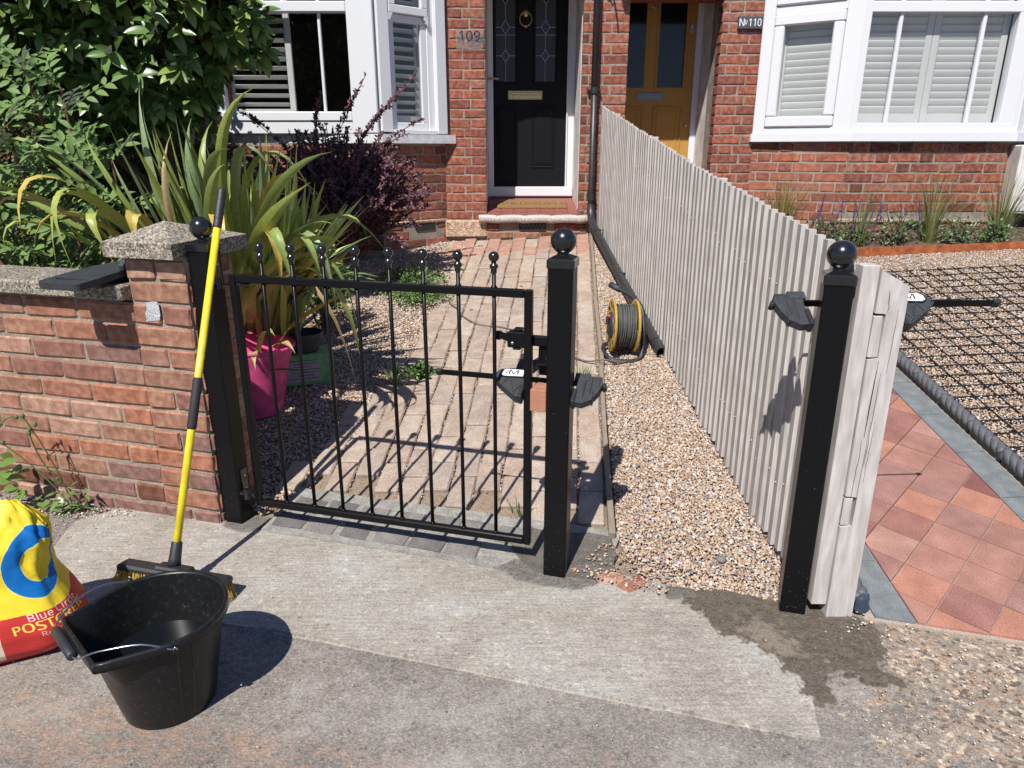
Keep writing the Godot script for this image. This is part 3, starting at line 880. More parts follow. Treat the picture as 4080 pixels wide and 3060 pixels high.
# bricks with their own edges laid on a face: p0 its foot, ux along it, seen from ux x up; holes are Rect2 in (along, height)
func lay(parent: Node3D, p0: Vector3, ux: Vector3, length: float, y0: float, courses: int, course: float, st_len: float, bond: String, mats: Array, joint := 0.011, first := 0, holes: Array = [], proud := 0.006, dk = null) -> void:
	var n := ux.cross(Vector3.UP)
	var bas := Basis(ux, Vector3.UP, n)
	var depth := 0.03
	for c in courses:
		var par := (c + first) % 2
		var x := 0.0
		var seq := []
		if bond == "flemish":
			seq = [st_len, st_len * 0.5]
			x = -(st_len * 0.75) if par else 0.0
		elif bond == "pier":
			seq = [st_len * 0.5] if par else [st_len]
		else:
			seq = [st_len]
			x = -st_len * 0.5 if par else 0.0
		var k := 0
		while x < length - 0.02:
			var l: float = seq[k % seq.size()]
			k += 1
			var a := maxf(x, 0.0)
			var b := minf(x + l, length + (joint if x + l < length + 0.03 else 0.0))
			if length + joint - b < 0.03: b = length + joint
			x += l
			if b - a < 0.035: continue
			var yb := y0 + c * course
			var r := Rect2(a, yb, b - a - joint, course - joint)
			var cut := false
			for h in holes:
				if h.intersects(r): cut = true
			if cut: continue
			var full: float = l - joint
			var m := brick_mesh(full, course - joint, depth)
			var cen := p0 + ux * (r.position.x + r.size.x / 2.0) + Vector3(0, r.position.y + r.size.y / 2.0 - p0.y, 0) + n * (proud - depth / 2.0 + rf(-0.0015, 0.002))
			var xf := Transform3D(bas * Basis.from_scale(Vector3(r.size.x / full, 1, 1)) * Basis(Vector3.BACK, rf(-0.006, 0.006)), cen)
			var mm: Material = dk.call(r.get_center()) if dk != null else null
			part("brick", m, mm if mm else M[pick(mats)], parent, xf)

func garden_wall() -> void:
	rng.seed = 51
	var t := thing("garden_wall", "low weathered red brick garden wall with concrete coping and a capped end pier", "wall", bp(-1.3, 0, 0.1))
	var C := 0.0808
	var wf := -0.03
	# cores of mortar
	var st := mb()
	box(st, Vector3(-2.6, 0.42, -(wf + 0.006 + 0.1)), Vector3(2.39, 0.88, 0.2), 0.0)
	box(st, Vector3(-1.2875, 0.50, -(wf + 0.006 + 0.125)), Vector3(0.243, 1.098, 0.25), 0.0)
	part("mortar_core", st, M.mortar, t, bxf(0, 0, 0))
	var names := []
	for i in 8: names.append("wall_brick_%d" % i)
	var low := func(p: Vector2):
		if p.y < 0.17 and rng.randf() < 0.7: return M.wall_brick_4 if rng.randf() < 0.6 else M.dark_brick
		return null
	# wall face: from s = -3.4 to the pier at -1.41; stretcher bond
	lay(t, bp(-3.64, -0.03, wf + 0.006), U, 2.232, -0.02, 11, C, 0.2475, "stretcher", names, 0.012, 0, [], 0.007, low)
	# pier: stretcher and two headers in turn
	lay(t, bp(-1.408, -0.03, wf + 0.004), U, 0.243, -0.02, 13, C, 0.2515, "pier", names, 0.012, 1, [], 0.007, low)
	# pier's side towards the gateway, and its side above the wall
	lay(t, bp(-1.166, -0.03, wf + 0.012), NB, 0.235, -0.02, 13, C, 0.245, "pier", names, 0.012, 1, [], 0.006)
	lay(t, bp(-1.408, -0.03, wf + 0.25), -NB, 0.24, -0.02 + 11 * C, 2, C, 0.245, "pier", names, 0.012, 1, [], 0.006)
	part("mortar_bed", bx(Vector3(-3.6, 0.868, -(wf + 0.21)), Vector3(-1.41, 0.874, -(wf + 0.008))), M.mortar, t, bxf(0, 0, 0))
	# coping slabs
	var s := -3.6
	while s < -1.45:
		var e := minf(s + 0.78, -1.412)
		st = mb()
		var a := s + 0.003
		box(st, Vector3((a + e) / 2.0, 0.902, -(wf + 0.095)), Vector3(e - a, 0.055, 0.28), 0.007, Basis(), 0.001)
		part("coping_slab", st, M.coping, t, bxf(0, 0, 0))
		s += 0.78
	# pier cap: shallow pyramid, notched round the gate post
	st = mb()
	var x0 := -1.452
	var x1 := -1.115
	var z0 := 0.075 - 0.0
	var z1 := -0.268
	var nx := -1.166
	var nz := -0.072
	var yb := 1.030
	var ye := 1.082
	var ap := Vector3(-1.300, 1.144, -0.065)
	var ol := [Vector2(x0, z0), Vector2(nx, z0), Vector2(nx, nz), Vector2(x1, nz), Vector2(x1, z1), Vector2(x0, z1)]
	var inner := Vector3((x0 + nx) / 2.0, yb, (z0 + z1) / 2.0)
	for i in 6:
		var p: Vector2 = ol[i]
		var q: Vector2 = ol[(i + 1) % 6]
		var pe := Vector3(p.x, ye, p.y)
		var qe := Vector3(q.x, ye, q.y)
		quad(st, Vector3(p.x, yb, p.y), Vector3(q.x, yb, q.y), qe, pe)
		tri(st, pe, qe, ap)
		otri(st, Vector3(p.x, yb, p.y), Vector3(q.x, yb, q.y), Vector3((x0 + nx) / 2.0, yb, (z0 + z1) / 2.0), inner + Vector3(0, 1, 0))
	var smear := mb()
	prism(smear, wobble([Vector2(-1.352, 0.80), Vector2(-1.292, 0.802), Vector2(-1.296, 0.868), Vector2(-1.348, 0.872)], 0.008, 0.012, 77), 0.0, 0.0015)
	part("paint_smear", smear, M.smear, t, bxf(0, 0, wf - 0.0035))
	part("pier_cap", st, M.coping, t, bxf(0, 0, 0))

# ---------------------------------------------------------------- windows
# a rectangular frame in the plane x (along), y (up), z (out)
func frame(st: SurfaceTool, a: Vector2, b: Vector2, bar: float, z0: float, z1: float, bars := [1, 1, 1, 1], ch := 0.004) -> void:   # bars: bottom, top, start, end
	var zc := (z0 + z1) / 2.0
	var zd := absf(z1 - z0)
	if bars[0]: box(st, Vector3((a.x + b.x) / 2, a.y + bar / 2, zc), Vector3(b.x - a.x, bar, zd), ch)
	if bars[1]: box(st, Vector3((a.x + b.x) / 2, b.y - bar / 2, zc), Vector3(b.x - a.x, bar, zd), ch)
	var y0 := a.y + (bar if bars[0] else 0.0)
	var y1 := b.y - (bar if bars[1] else 0.0)
	if bars[2]: box(st, Vector3(a.x + bar / 2, (y0 + y1) / 2, zc - 0.0004), Vector3(bar, y1 - y0, zd), ch)
	if bars[3]: box(st, Vector3(b.x - bar / 2, (y0 + y1) / 2, zc - 0.0004), Vector3(bar, y1 - y0, zd), ch)
func pane(par: Node3D, xf: Transform3D, a: Vector2, b: Vector2, z: float) -> void:
	part("pane", bx(Vector3(a.x, a.y, z - 0.003), Vector3(b.x, b.y, z + 0.003)), M.pane, par, xf)
# one plantation shutter leaf: its frame and its louvres
func shutter(par: Node3D, xf: Transform3D, a: Vector2, b: Vector2, z: float, pitch: float, tilt: float, stile := 0.045, rail := 0.075) -> void:
	var st := mb()
	frame(st, a, b, stile, z - 0.014, z + 0.014, [0, 0, 1, 1])
	box(st, Vector3((a.x + b.x) / 2, a.y + rail / 2, z), Vector3(b.x - a.x - stile * 2, rail, 0.0272), 0.002)
	box(st, Vector3((a.x + b.x) / 2, b.y - rail / 2, z), Vector3(b.x - a.x - stile * 2, rail, 0.0272), 0.002)
	part("shutter_frame", st, M.louvre, par, xf)
	var y := a.y + rail + pitch * 0.5
	var w := b.x - a.x - stile * 2 - 0.004
	var lm := mb(true)
	lathe(lm, [Vector2(0, -w / 2), Vector2(0.032, -w / 2), Vector2(0.032, w / 2), Vector2(0, w / 2)], 12, Transform3D(Basis(Vector3(0, 1, 0), Vector3(1, 0, 0), Vector3(0, 0, -0.17)), Vector3.ZERO), true)
	lm.generate_normals()
	var mesh := lm.commit()
	while y < b.y - rail - pitch * 0.3:
		part("louvre", mesh, M.louvre, par, xf * Transform3D(Basis(Vector3.RIGHT, tilt), Vector3((a.x + b.x) / 2, y, z)))
		y += pitch
func facet(a: Vector3, b: Vector3) -> Transform3D:   # frame of a wall facet seen from outside: x from a to b, z out
	var ux := (b - a).normalized()
	return Transform3D(Basis(ux, Vector3.UP, ux.cross(Vector3.UP)), a)

func house_109() -> void:
	rng.seed = 61
	var Z := -6.1
	var t := thing("terraced_house", "red brick terraced house with black front door and white sash bay window", "house", Vector3(-0.6, 0.6, Z))
	var names := []
	for i in 6: names.append("house_brick_%d" % i)
	var C := 0.0725
	var D := -6.75
	# wall cores
	part("mortar_core", bx(Vector3(-0.56, 0.4, Z - 0.18), Vector3(-0.212, 3.2, Z)), M.house_mortar, t)
	part("mortar_core", bx(Vector3(-2.2, 0.3, -5.70 - 0.18), Vector3(-1.0, 1.43, -5.70)), M.house_mortar, t)
	var fx := facet(Vector3(-1.0, 0, -5.7), Vector3(-0.548, 0, -6.1))
	var fl := 0.604
	part("mortar_core", bx(Vector3(-0.02, 0.4, -0.15), Vector3(fl + 0.03, 1.43, 0)), M.house_mortar, t, fx)
	# bricks: pier beside the door, bay under its window
	lay(t, Vector3(-0.552, 0.69, Z), Vector3.RIGHT, 0.34, 0.825, 27, C, 0.225, "flemish", names, 0.009, 0, [], 0.005)
	var dk := func(p: Vector2): return M.dark_brick if rng.randf() < 0.25 else null
	lay(t, fx.origin + Vector3(0, 0.69, 0), fx.basis.x, fl, 0.62, 11, C, 0.225, "flemish", names, 0.009, 1, [Rect2(0.28, 0.755, 0.2, 0.055)], 0.005, dk)
	lay(t, Vector3(-2.2, 0.6, -5.7), Vector3.RIGHT, 1.2, 0.62, 11, C, 0.225, "flemish", names, 0.009, 0, [], 0.005, dk)
	# worn plinth
	var st := mb()
	box(st, Vector3(-0.385, 0.75, Z + 0.008), Vector3(0.345, 0.145, 0.05), 0.012, Basis(), 0.004)
	part("plinth", st, M.plinth, t)
	st = mb()
	box(st, Vector3(fl / 2, 0.822, 0.004), Vector3(fl, 0.022, 0.02), 0.005, Basis(), 0.002)
	part("plinth", st, M.plinth, t, fx)
	air_brick(t, fx * Transform3D(Basis(), Vector3(0.38, 0.782, 0.0)), 0.19, 0.055)
	# wall over the door and the bay (out of the picture's top)
	part("upper_wall", bx(Vector3(-2.75, 2.95, Z - 0.25), Vector3(-0.2125, 5.6, Z - 0.02)), M.house_brick_1, t)
	part("upper_wall", bx(Vector3(-0.2125, 2.66, Z - 0.25), Vector3(0.64, 5.6, Z - 0.02)), M.house_brick_1, t)
	part("side_wall", bx(Vector3(-6.5, 0.2, Z - 0.25), Vector3(-2.66, 5.6, Z - 0.01)), M.house_brick_1, t)
	part("bay_roof", bx(Vector3(-2.3, 2.95, -6.1), Vector3(-0.9, 3.1, -5.6)), M.white_paint, t)
	# dark room behind the window
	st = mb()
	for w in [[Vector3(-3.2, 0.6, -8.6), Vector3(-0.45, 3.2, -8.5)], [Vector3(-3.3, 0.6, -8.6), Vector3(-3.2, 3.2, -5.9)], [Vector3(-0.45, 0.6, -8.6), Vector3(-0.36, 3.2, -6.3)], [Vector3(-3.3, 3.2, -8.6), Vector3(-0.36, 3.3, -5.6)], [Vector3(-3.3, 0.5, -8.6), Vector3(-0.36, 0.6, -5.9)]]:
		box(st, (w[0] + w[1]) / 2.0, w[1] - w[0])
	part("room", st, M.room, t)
	# bay window: front facet
	var ff := Transform3D(Basis(), Vector3(-2.2, 0, -5.7))
	st = mb()
	box(st, Vector3(1.105, 2.27, 0.0), Vector3(0.19, 1.54, 0.10), 0.006)          # corner post
	box(st, Vector3(0.505, 1.618, 0.005), Vector3(1.01, 0.066, 0.09), 0.006)      # bottom rail
	box(st, Vector3(0.505, 1.54, -0.01), Vector3(1.01, 0.09, 0.10), 0.004)
	box(st, Vector3(0.505, 2.352, 0.012), Vector3(1.01, 0.07, 0.08), 0.006)       # meeting rail
	box(st, Vector3(0.505, 2.93, 0.0), Vector3(1.01, 0.06, 0.09), 0.006)
	box(st, Vector3(0.02, 2.27, 0.0), Vector3(0.10, 1.40, 0.0894), 0.006)
	var win := part("window", st, M.white_upvc, t, ff)
	part("glazing_bar", bx(Vector3(0.795, 1.65, -0.012), Vector3(0.815, 2.318, 0.018), 0.004), M.white_upvc, win, ff)
	part("glazing_bar", bx(Vector3(0.54, 2.386, -0.012), Vector3(0.56, 2.90, 0.018), 0.004), M.white_upvc, win, ff)
	part("glazing_bar", bx(Vector3(0.795, 2.386, -0.012), Vector3(0.815, 2.90, 0.018), 0.004), M.white_upvc, win, ff)
	pane(win, ff, Vector2(0.06, 1.645), Vector2(1.02, 2.32), -0.004)
	pane(win, ff, Vector2(0.06, 2.384), Vector2(1.02, 2.90), -0.004)
	shutter(win, ff, Vector2(0.06, 1.60), Vector2(0.56, 2.93), -0.10, 0.0635, 1.18, 0.045)
	part("bay_cheek", bx(Vector3(-0.01, 0.3, -0.12), Vector3(0.62, 3.0, 0.0)), M.house_brick_1, t, facet(Vector3(-2.66, 0, -6.1), Vector3(-2.2, 0, -5.7)))
	# bay window: splayed facet with a sliding sash
	st = mb()
	box(st, Vector3(0.05, 2.2, 0.0), Vector3(0.10, 1.38, 0.08), 0.006)
	box(st, Vector3(0.551, 2.27, 0.008), Vector3(0.098, 1.54, 0.1), 0.006)
	box(st, Vector3(0.30, 1.512, 0.005), Vector3(0.402, 0.03, 0.10), 0.004)
	box(st, Vector3(0.475, 2.2, -0.012), Vector3(0.055, 1.36, 0.06), 0.004)
	box(st, Vector3(0.112, 2.2, -0.012), Vector3(0.024, 1.36, 0.06), 0.004)
	win = part("window", st, M.white_upvc, t, fx)
	st = mb()
	frame(st, Vector2(0.105, 1.528), Vector2(0.447, 2.33), 0.052, -0.022, 0.010)
	part("sash", st, M.white_upvc, win, fx)
	st = mb()
	frame(st, Vector2(0.105, 2.332), Vector2(0.447, 2.90), 0.055, 0.002, 0.04)
	part("sash", st, M.white_upvc, win, fx)
	st = mb()
	prism(st, PackedVector2Array([Vector2(0.10, 2.33), Vector2(0.10, 2.285), Vector2(0.108, 2.278), Vector2(0.113, 2.29), Vector2(0.121, 2.295), Vector2(0.124, 2.31), Vector2(0.134, 2.318), Vector2(0.136, 2.333)]), 0.003, 0.04)
	prism(st, PackedVector2Array([Vector2(0.452, 2.333), Vector2(0.452, 2.275), Vector2(0.444, 2.268), Vector2(0.439, 2.28), Vector2(0.431, 2.285), Vector2(0.428, 2.30), Vector2(0.418, 2.308), Vector2(0.416, 2.333)]), 0.003, 0.04)
	part("sash_horn", st, M.white_upvc, win, fx)
	pane(win, fx, Vector2(0.15, 1.575), Vector2(0.40, 2.285), -0.006)
	pane(win, fx, Vector2(0.155, 2.38), Vector2(0.395, 2.85), 0.018)
	shutter(win, fx, Vector2(0.10, 1.56), Vector2(0.45, 2.9), -0.09, 0.0635, 1.18, 0.05)
	# sill
	st = mb()
	prism(st, PackedVector2Array([Vector2(-2.3, 5.76), Vector2(-0.972, 5.64), Vector2(-0.455, 6.085), Vector2(-0.47, 6.2), Vector2(-2.3, 6.2)]), 0, 1, Transform3D(Basis(Vector3(1, 0, 0), Vector3(0, 0, -1), Vector3(0, 0.066, 0)), Vector3(0, 1.428, 0)))
	part("window_sill", st, M.white_paint, t)
	# porch recess: floor, reveals and soffit
	st = mb()
	prism(st, PackedVector2Array([Vector2(6.03, 0.80), Vector2(6.03, 0.862), Vector2(6.72, 0.963), Vector2(6.9, 0.963), Vector2(6.9, 0.80)]), -0.208, 0.553, Transform3D(Basis(Vector3(0, 0, -1), Vector3(0, 1, 0), Vector3(1, 0, 0)), Vector3.ZERO))
	part("step", st, M.step_tile, t)
	st = mb()
	for i in 4:
		for j in 7:
			var z := -6.075 - i * 0.152
			var c := Vector3(-0.15 + j * 0.112, 0.862 + (-z - 6.03 + 0.07) * 0.1464 + 0.0025, z - 0.07)
			box(st, c, Vector3(0.108, 0.006, 0.146), 0.002, Basis(Vector3.RIGHT, 0.1453))
	part("step_tile", st, M.step_tile, t).set_meta("kind", "stuff")
	st = mb(true)
	var nose := []
	for i in 13: nose.append(Vector3(-0.275 + 0.075 * i, 0.833 + 0.003 * sin(i * 2.1), Z + 0.055))
	tube(st, nose, 0.034, 12)
	part("step_nosing", st, M.nosing, t)
	var riser := part("riser", bx(Vector3(-0.21, 0.5, Z - 0.2), Vector3(0.62, 0.81, Z + 0.025)), M.house_mortar, t)
	lay(riser, Vector3(-0.21, 0.66, Z + 0.028), Vector3.RIGHT, 0.83, 0.735, 1, 0.066, 0.225, "stretcher", ["dark_brick", "house_brick_3", "dark_brick"], 0.01, 1, [Rect2(0.262, 0.735, 0.232, 0.07)], 0.006)
	lay(riser, Vector3(-0.21, 0.66, Z + 0.028), Vector3.RIGHT, 0.83, 0.672, 1, 0.062, 0.225, "stretcher", ["dark_brick", "wall_brick_6", "house_brick_3"], 0.012, 0, [], 0.012)
	air_brick(t, Transform3D(Basis(), Vector3(0.172, 0.768, Z + 0.03)), 0.225, 0.06)
	part("reveal", bx(Vector3(0.553, 0.9, D - 0.02), Vector3(0.60, 2.66, Z - 0.10)), M.white_render, t)
	part("reveal", bx(Vector3(-0.26, 0.9, D - 0.02), Vector3(-0.216, 2.66, Z - 0.17)), M.white_render, t)
	part("soffit", bx(Vector3(-0.21, 2.64, D - 0.2), Vector3(0.553, 2.7, Z - 0.1)), M.white_render, t)
	part("added_shade_hood", bx(Vector3(-0.30, 2.63, Z - 0.02), Vector3(0.63, 2.72, Z + 0.085), 0.01), M.white_paint, t)  # unseen hood, added to drop its shadow on the black door
	# white door frame and black door
	st = mb()
	box(st, Vector3(0.520, 1.87, D + 0.0), Vector3(0.064, 1.64, 0.07), 0.005)
	box(st, Vector3(0.486, 1.85, D + 0.028), Vector3(0.012, 1.58, 0.05), 0.003)
	box(st, Vector3(-0.19, 1.85, D + 0.0), Vector3(0.05, 1.6, 0.07), 0.005)
	box(st, Vector3(0.155, 1.018, D + 0.012), Vector3(0.79, 0.085, 0.11), 0.008)
	part("door_frame", st, M.white_upvc, t)
	var door := part("door", bx(Vector3(-0.25, 1.062, D - 0.03), Vector3(0.482, 2.66, D + 0.02), 0.003), M.black_door, t)
	var ft := Transform3D(Basis(), Vector3(0, 0, D + 0.02))
	for gx in [[-0.141, 0.028], [0.203, 0.374]]:
		var x0: float = gx[0]
		var x1: float = gx[1]
		var y0 := 1.945
		var y1 := 2.66
		st = mb()
		frame(st, Vector2(x0 - 0.02, y0 - 0.02), Vector2(x1 + 0.02, y1), 0.02, 0.0, 0.012, [1, 1, 1, 1], 0.005)
		part("glazing_bead", st, M.black_door, door, ft)
		part("door_pane", bx(Vector3(x0, y0, 0.001), Vector3(x1, y1, 0.003)), M.frost_glass, door, ft)
		var cx := (x0 + x1) / 2
		st = mb()
		var dia := [[2.375, 0.052, 0.036], [2.152, 0.047, 0.033], [2.60, 0.047, 0.033]]
		for e in dia:
			var pts := [Vector3(cx, e[0] + e[1], 0.0045), Vector3(cx + e[2], e[0], 0.0045), Vector3(cx, e[0] - e[1], 0.0045), Vector3(cx - e[2], e[0], 0.0045)]
			for k in 4:
				tube(st, [pts[k], pts[(k + 1) % 4]], 0.0028, 5)
			tube(st, [pts[1], Vector3(x1, e[0], 0.0045)], 0.0022, 5)
			tube(st, [pts[3], Vector3(x0, e[0], 0.0045)], 0.0022, 5)
		tube(st, [Vector3(cx, 2.323, 0.0045), Vector3(cx, 2.199, 0.0045)], 0.0022, 5)
		tube(st, [Vector3(cx, 2.105, 0.0045), Vector3(cx, y0, 0.0045)], 0.0022, 5)
		tube(st, [Vector3(cx, 2.427, 0.0045), Vector3(cx, 2.553, 0.0045)], 0.0022, 5)
		tube(st, [Vector3(x0, 2.315, 0.0045), Vector3(x1, 2.315, 0.0045)], 0.0022, 5)
		part("lead_came", st, M.lead, door, ft)
		for e in dia:
			st = mb()
			prism(st, PackedVector2Array([Vector2(cx, e[0] + e[1]), Vector2(cx + e[2], e[0]), Vector2(cx, e[0] - e[1]), Vector2(cx - e[2], e[0])]), 0.0032, 0.0042)
			part("diamond_pane", st, M.bevel_glass, door, ft)
	for pxr in [[-0.152, 0.036], [0.178, 0.384]]:
		st = mb()
		var a := Vector2(pxr[0], 1.225)
		var b := Vector2(pxr[1], 1.752)
		frame(st, a, b, 0.014, 0.0, 0.008, [1, 1, 1, 1], 0.004)
		var i1 := a + Vector2(0.016, 0.016)
		var i2 := b - Vector2(0.016, 0.016)
		var j1 := i1 + Vector2(0.03, 0.03)
		var j2 := i2 - Vector2(0.03, 0.03)
		var o := [Vector3(i1.x, i1.y, 0.0006), Vector3(i2.x, i1.y, 0.0006), Vector3(i2.x, i2.y, 0.0006), Vector3(i1.x, i2.y, 0.0006)]
		var q := [Vector3(j1.x, j1.y, 0.009), Vector3(j2.x, j1.y, 0.009), Vector3(j2.x, j2.y, 0.009), Vector3(j1.x, j2.y, 0.009)]
		for k in 4: quad(st, o[k], o[(k + 1) % 4], q[(k + 1) % 4], q[k])
		quad(st, q[0], q[1], q[2], q[3])
		part("door_panel", st, M.black_door, door, ft)
	var lp := part("letter_plate", bx(Vector3(-0.035, 1.80, 0.0), Vector3(0.267, 1.873, 0.006), 0.003), M.brass, door, ft)
	part("letter_flap", bx(Vector3(-0.024, 1.812, 0.0062), Vector3(0.256, 1.838, 0.011), 0.003), M.brass_flat, door, ft)
	part("letter_flap", bx(Vector3(-0.024, 1.840, 0.0062), Vector3(0.256, 1.862, 0.018), 0.006), M.brass_flat, door, ft)
	lp.set_meta("label", "brass letter plate across the middle of the black door")
	st = mb(true)
	lathe(st, [Vector2(0.0, 0.0), Vector2(0.03, 0.0), Vector2(0.032, 0.006), Vector2(0.024, 0.012), Vector2(0.014, 0.02), Vector2(0.0, 0.024)], 18, Transform3D(Basis(Vector3(1, 0, 0), Vector3(0, 0, 1), Vector3(0, -1, 0)), Vector3(0.118, 2.48, 0)))
	var ring := []
	for i in 25:
		var a := TAU * i / 24 + PI / 2
		ring.append(Vector3(0.118 + cos(a) * 0.052, 2.435 + sin(a) * 0.056, 0.020 - 0.01 * sin(a)))
	tube(st, ring, 0.0058, 8, false)
	ball(st, Vector3(0.118, 2.376, 0.012), 0.010, 10)
	part("door_knocker", st, M.brass, door, ft)
	st = mb(true)
	st.set_smooth_group(-1)
	box(st, Vector3(-0.205, 1.975, 0.006), Vector3(0.026, 0.236, 0.010), 0.003)
	st.set_smooth_group(0)
	tube(st, [Vector3(-0.205, 1.966, 0.005), Vector3(-0.205, 1.966, 0.045)], 0.008, 10)
	tube(st, [Vector3(-0.213, 1.966, 0.045), Vector3(-0.16, 1.968, 0.046), Vector3(-0.112, 1.965, 0.044)], 0.0075, 10)
	part("door_handle", st, M.brass, door, ft)
	# door mat on the step
	var mx := Transform3D(Basis(Vector3.RIGHT, 0.1453), Vector3(0.172, 0.929, -6.40))
	var mat := thing("doormat", "tan coir doormat with dark welcome script, lying on the red step of the black door", "doormat", mx.origin)
	part("mat_body", boxm(Vector3(0.60, 0.022, 0.30), 0.006, 0.002), M.coir, mat, mx)
	text("lettering", "welcome", 0.085, 0.001, M.coir_print, mat, mx * Transform3D(Basis(Vector3.RIGHT, -PI / 2), Vector3(0.0, 0.0122, 0.02)), 1.35)
	# house number on a clear plate
	var np := thing("house_number_plaque", "clear acrylic house number plaque reading 109 on the brick pier by the black door", "plaque", Vector3(-0.33, 2.2, Z + 0.01))
	part("plate", bx(Vector3(-0.437, 2.125, Z + 0.022), Vector3(-0.225, 2.262, Z + 0.028), 0.001), M.acrylic, np)
	for sx in [-0.418, -0.244]:
		st = mb(true)
		lathe(st, [Vector2(0, 0), Vector2(0.008, 0), Vector2(0.008, 0.026), Vector2(0.006, 0.028), Vector2(0, 0.028)], 12, Transform3D(Basis(Vector3(1, 0, 0), Vector3(0, 0, 1), Vector3(0, -1, 0)), Vector3(sx, 2.214, Z + 0.006)), true)
		part("standoff", st, M.chrome, np)
	text("lettering", "109", 0.07, 0.002, M.letter_black, np, Transform3D(Basis(), Vector3(-0.33, 2.218, Z + 0.030)), 1.12)

func air_brick(par: Node3D, xf: Transform3D, w: float, h: float) -> void:
	var st := mb()
	var n := 7
	frame(st, Vector2(-w / 2, -h / 2), Vector2(w / 2, h / 2), 0.006, -0.01, 0.009, [1, 1, 1, 1], 0.001)
	for r in 3:
		for i in n * 2:
			var x := -w / 2 + w * (i + 0.5) / (n * 2)
			var y := -h / 2 + h * (r + 0.5) / 3.0
			box(st, Vector3(x, y, 0.002), Vector3(0.004, h / 2.6, 0.008), 0.0, Basis(Vector3.BACK, 0.6 if (i + r) % 2 else -0.6))
	var o := part("air_brick", st, M.rubber, par, xf)
	part("air_brick_void", bx(Vector3(-w / 2, -h / 2, -0.02), Vector3(w / 2, h / 2, -0.008)), M.crack, par, xf)
	o.set_meta("label", "black perforated air brick low in the wall")

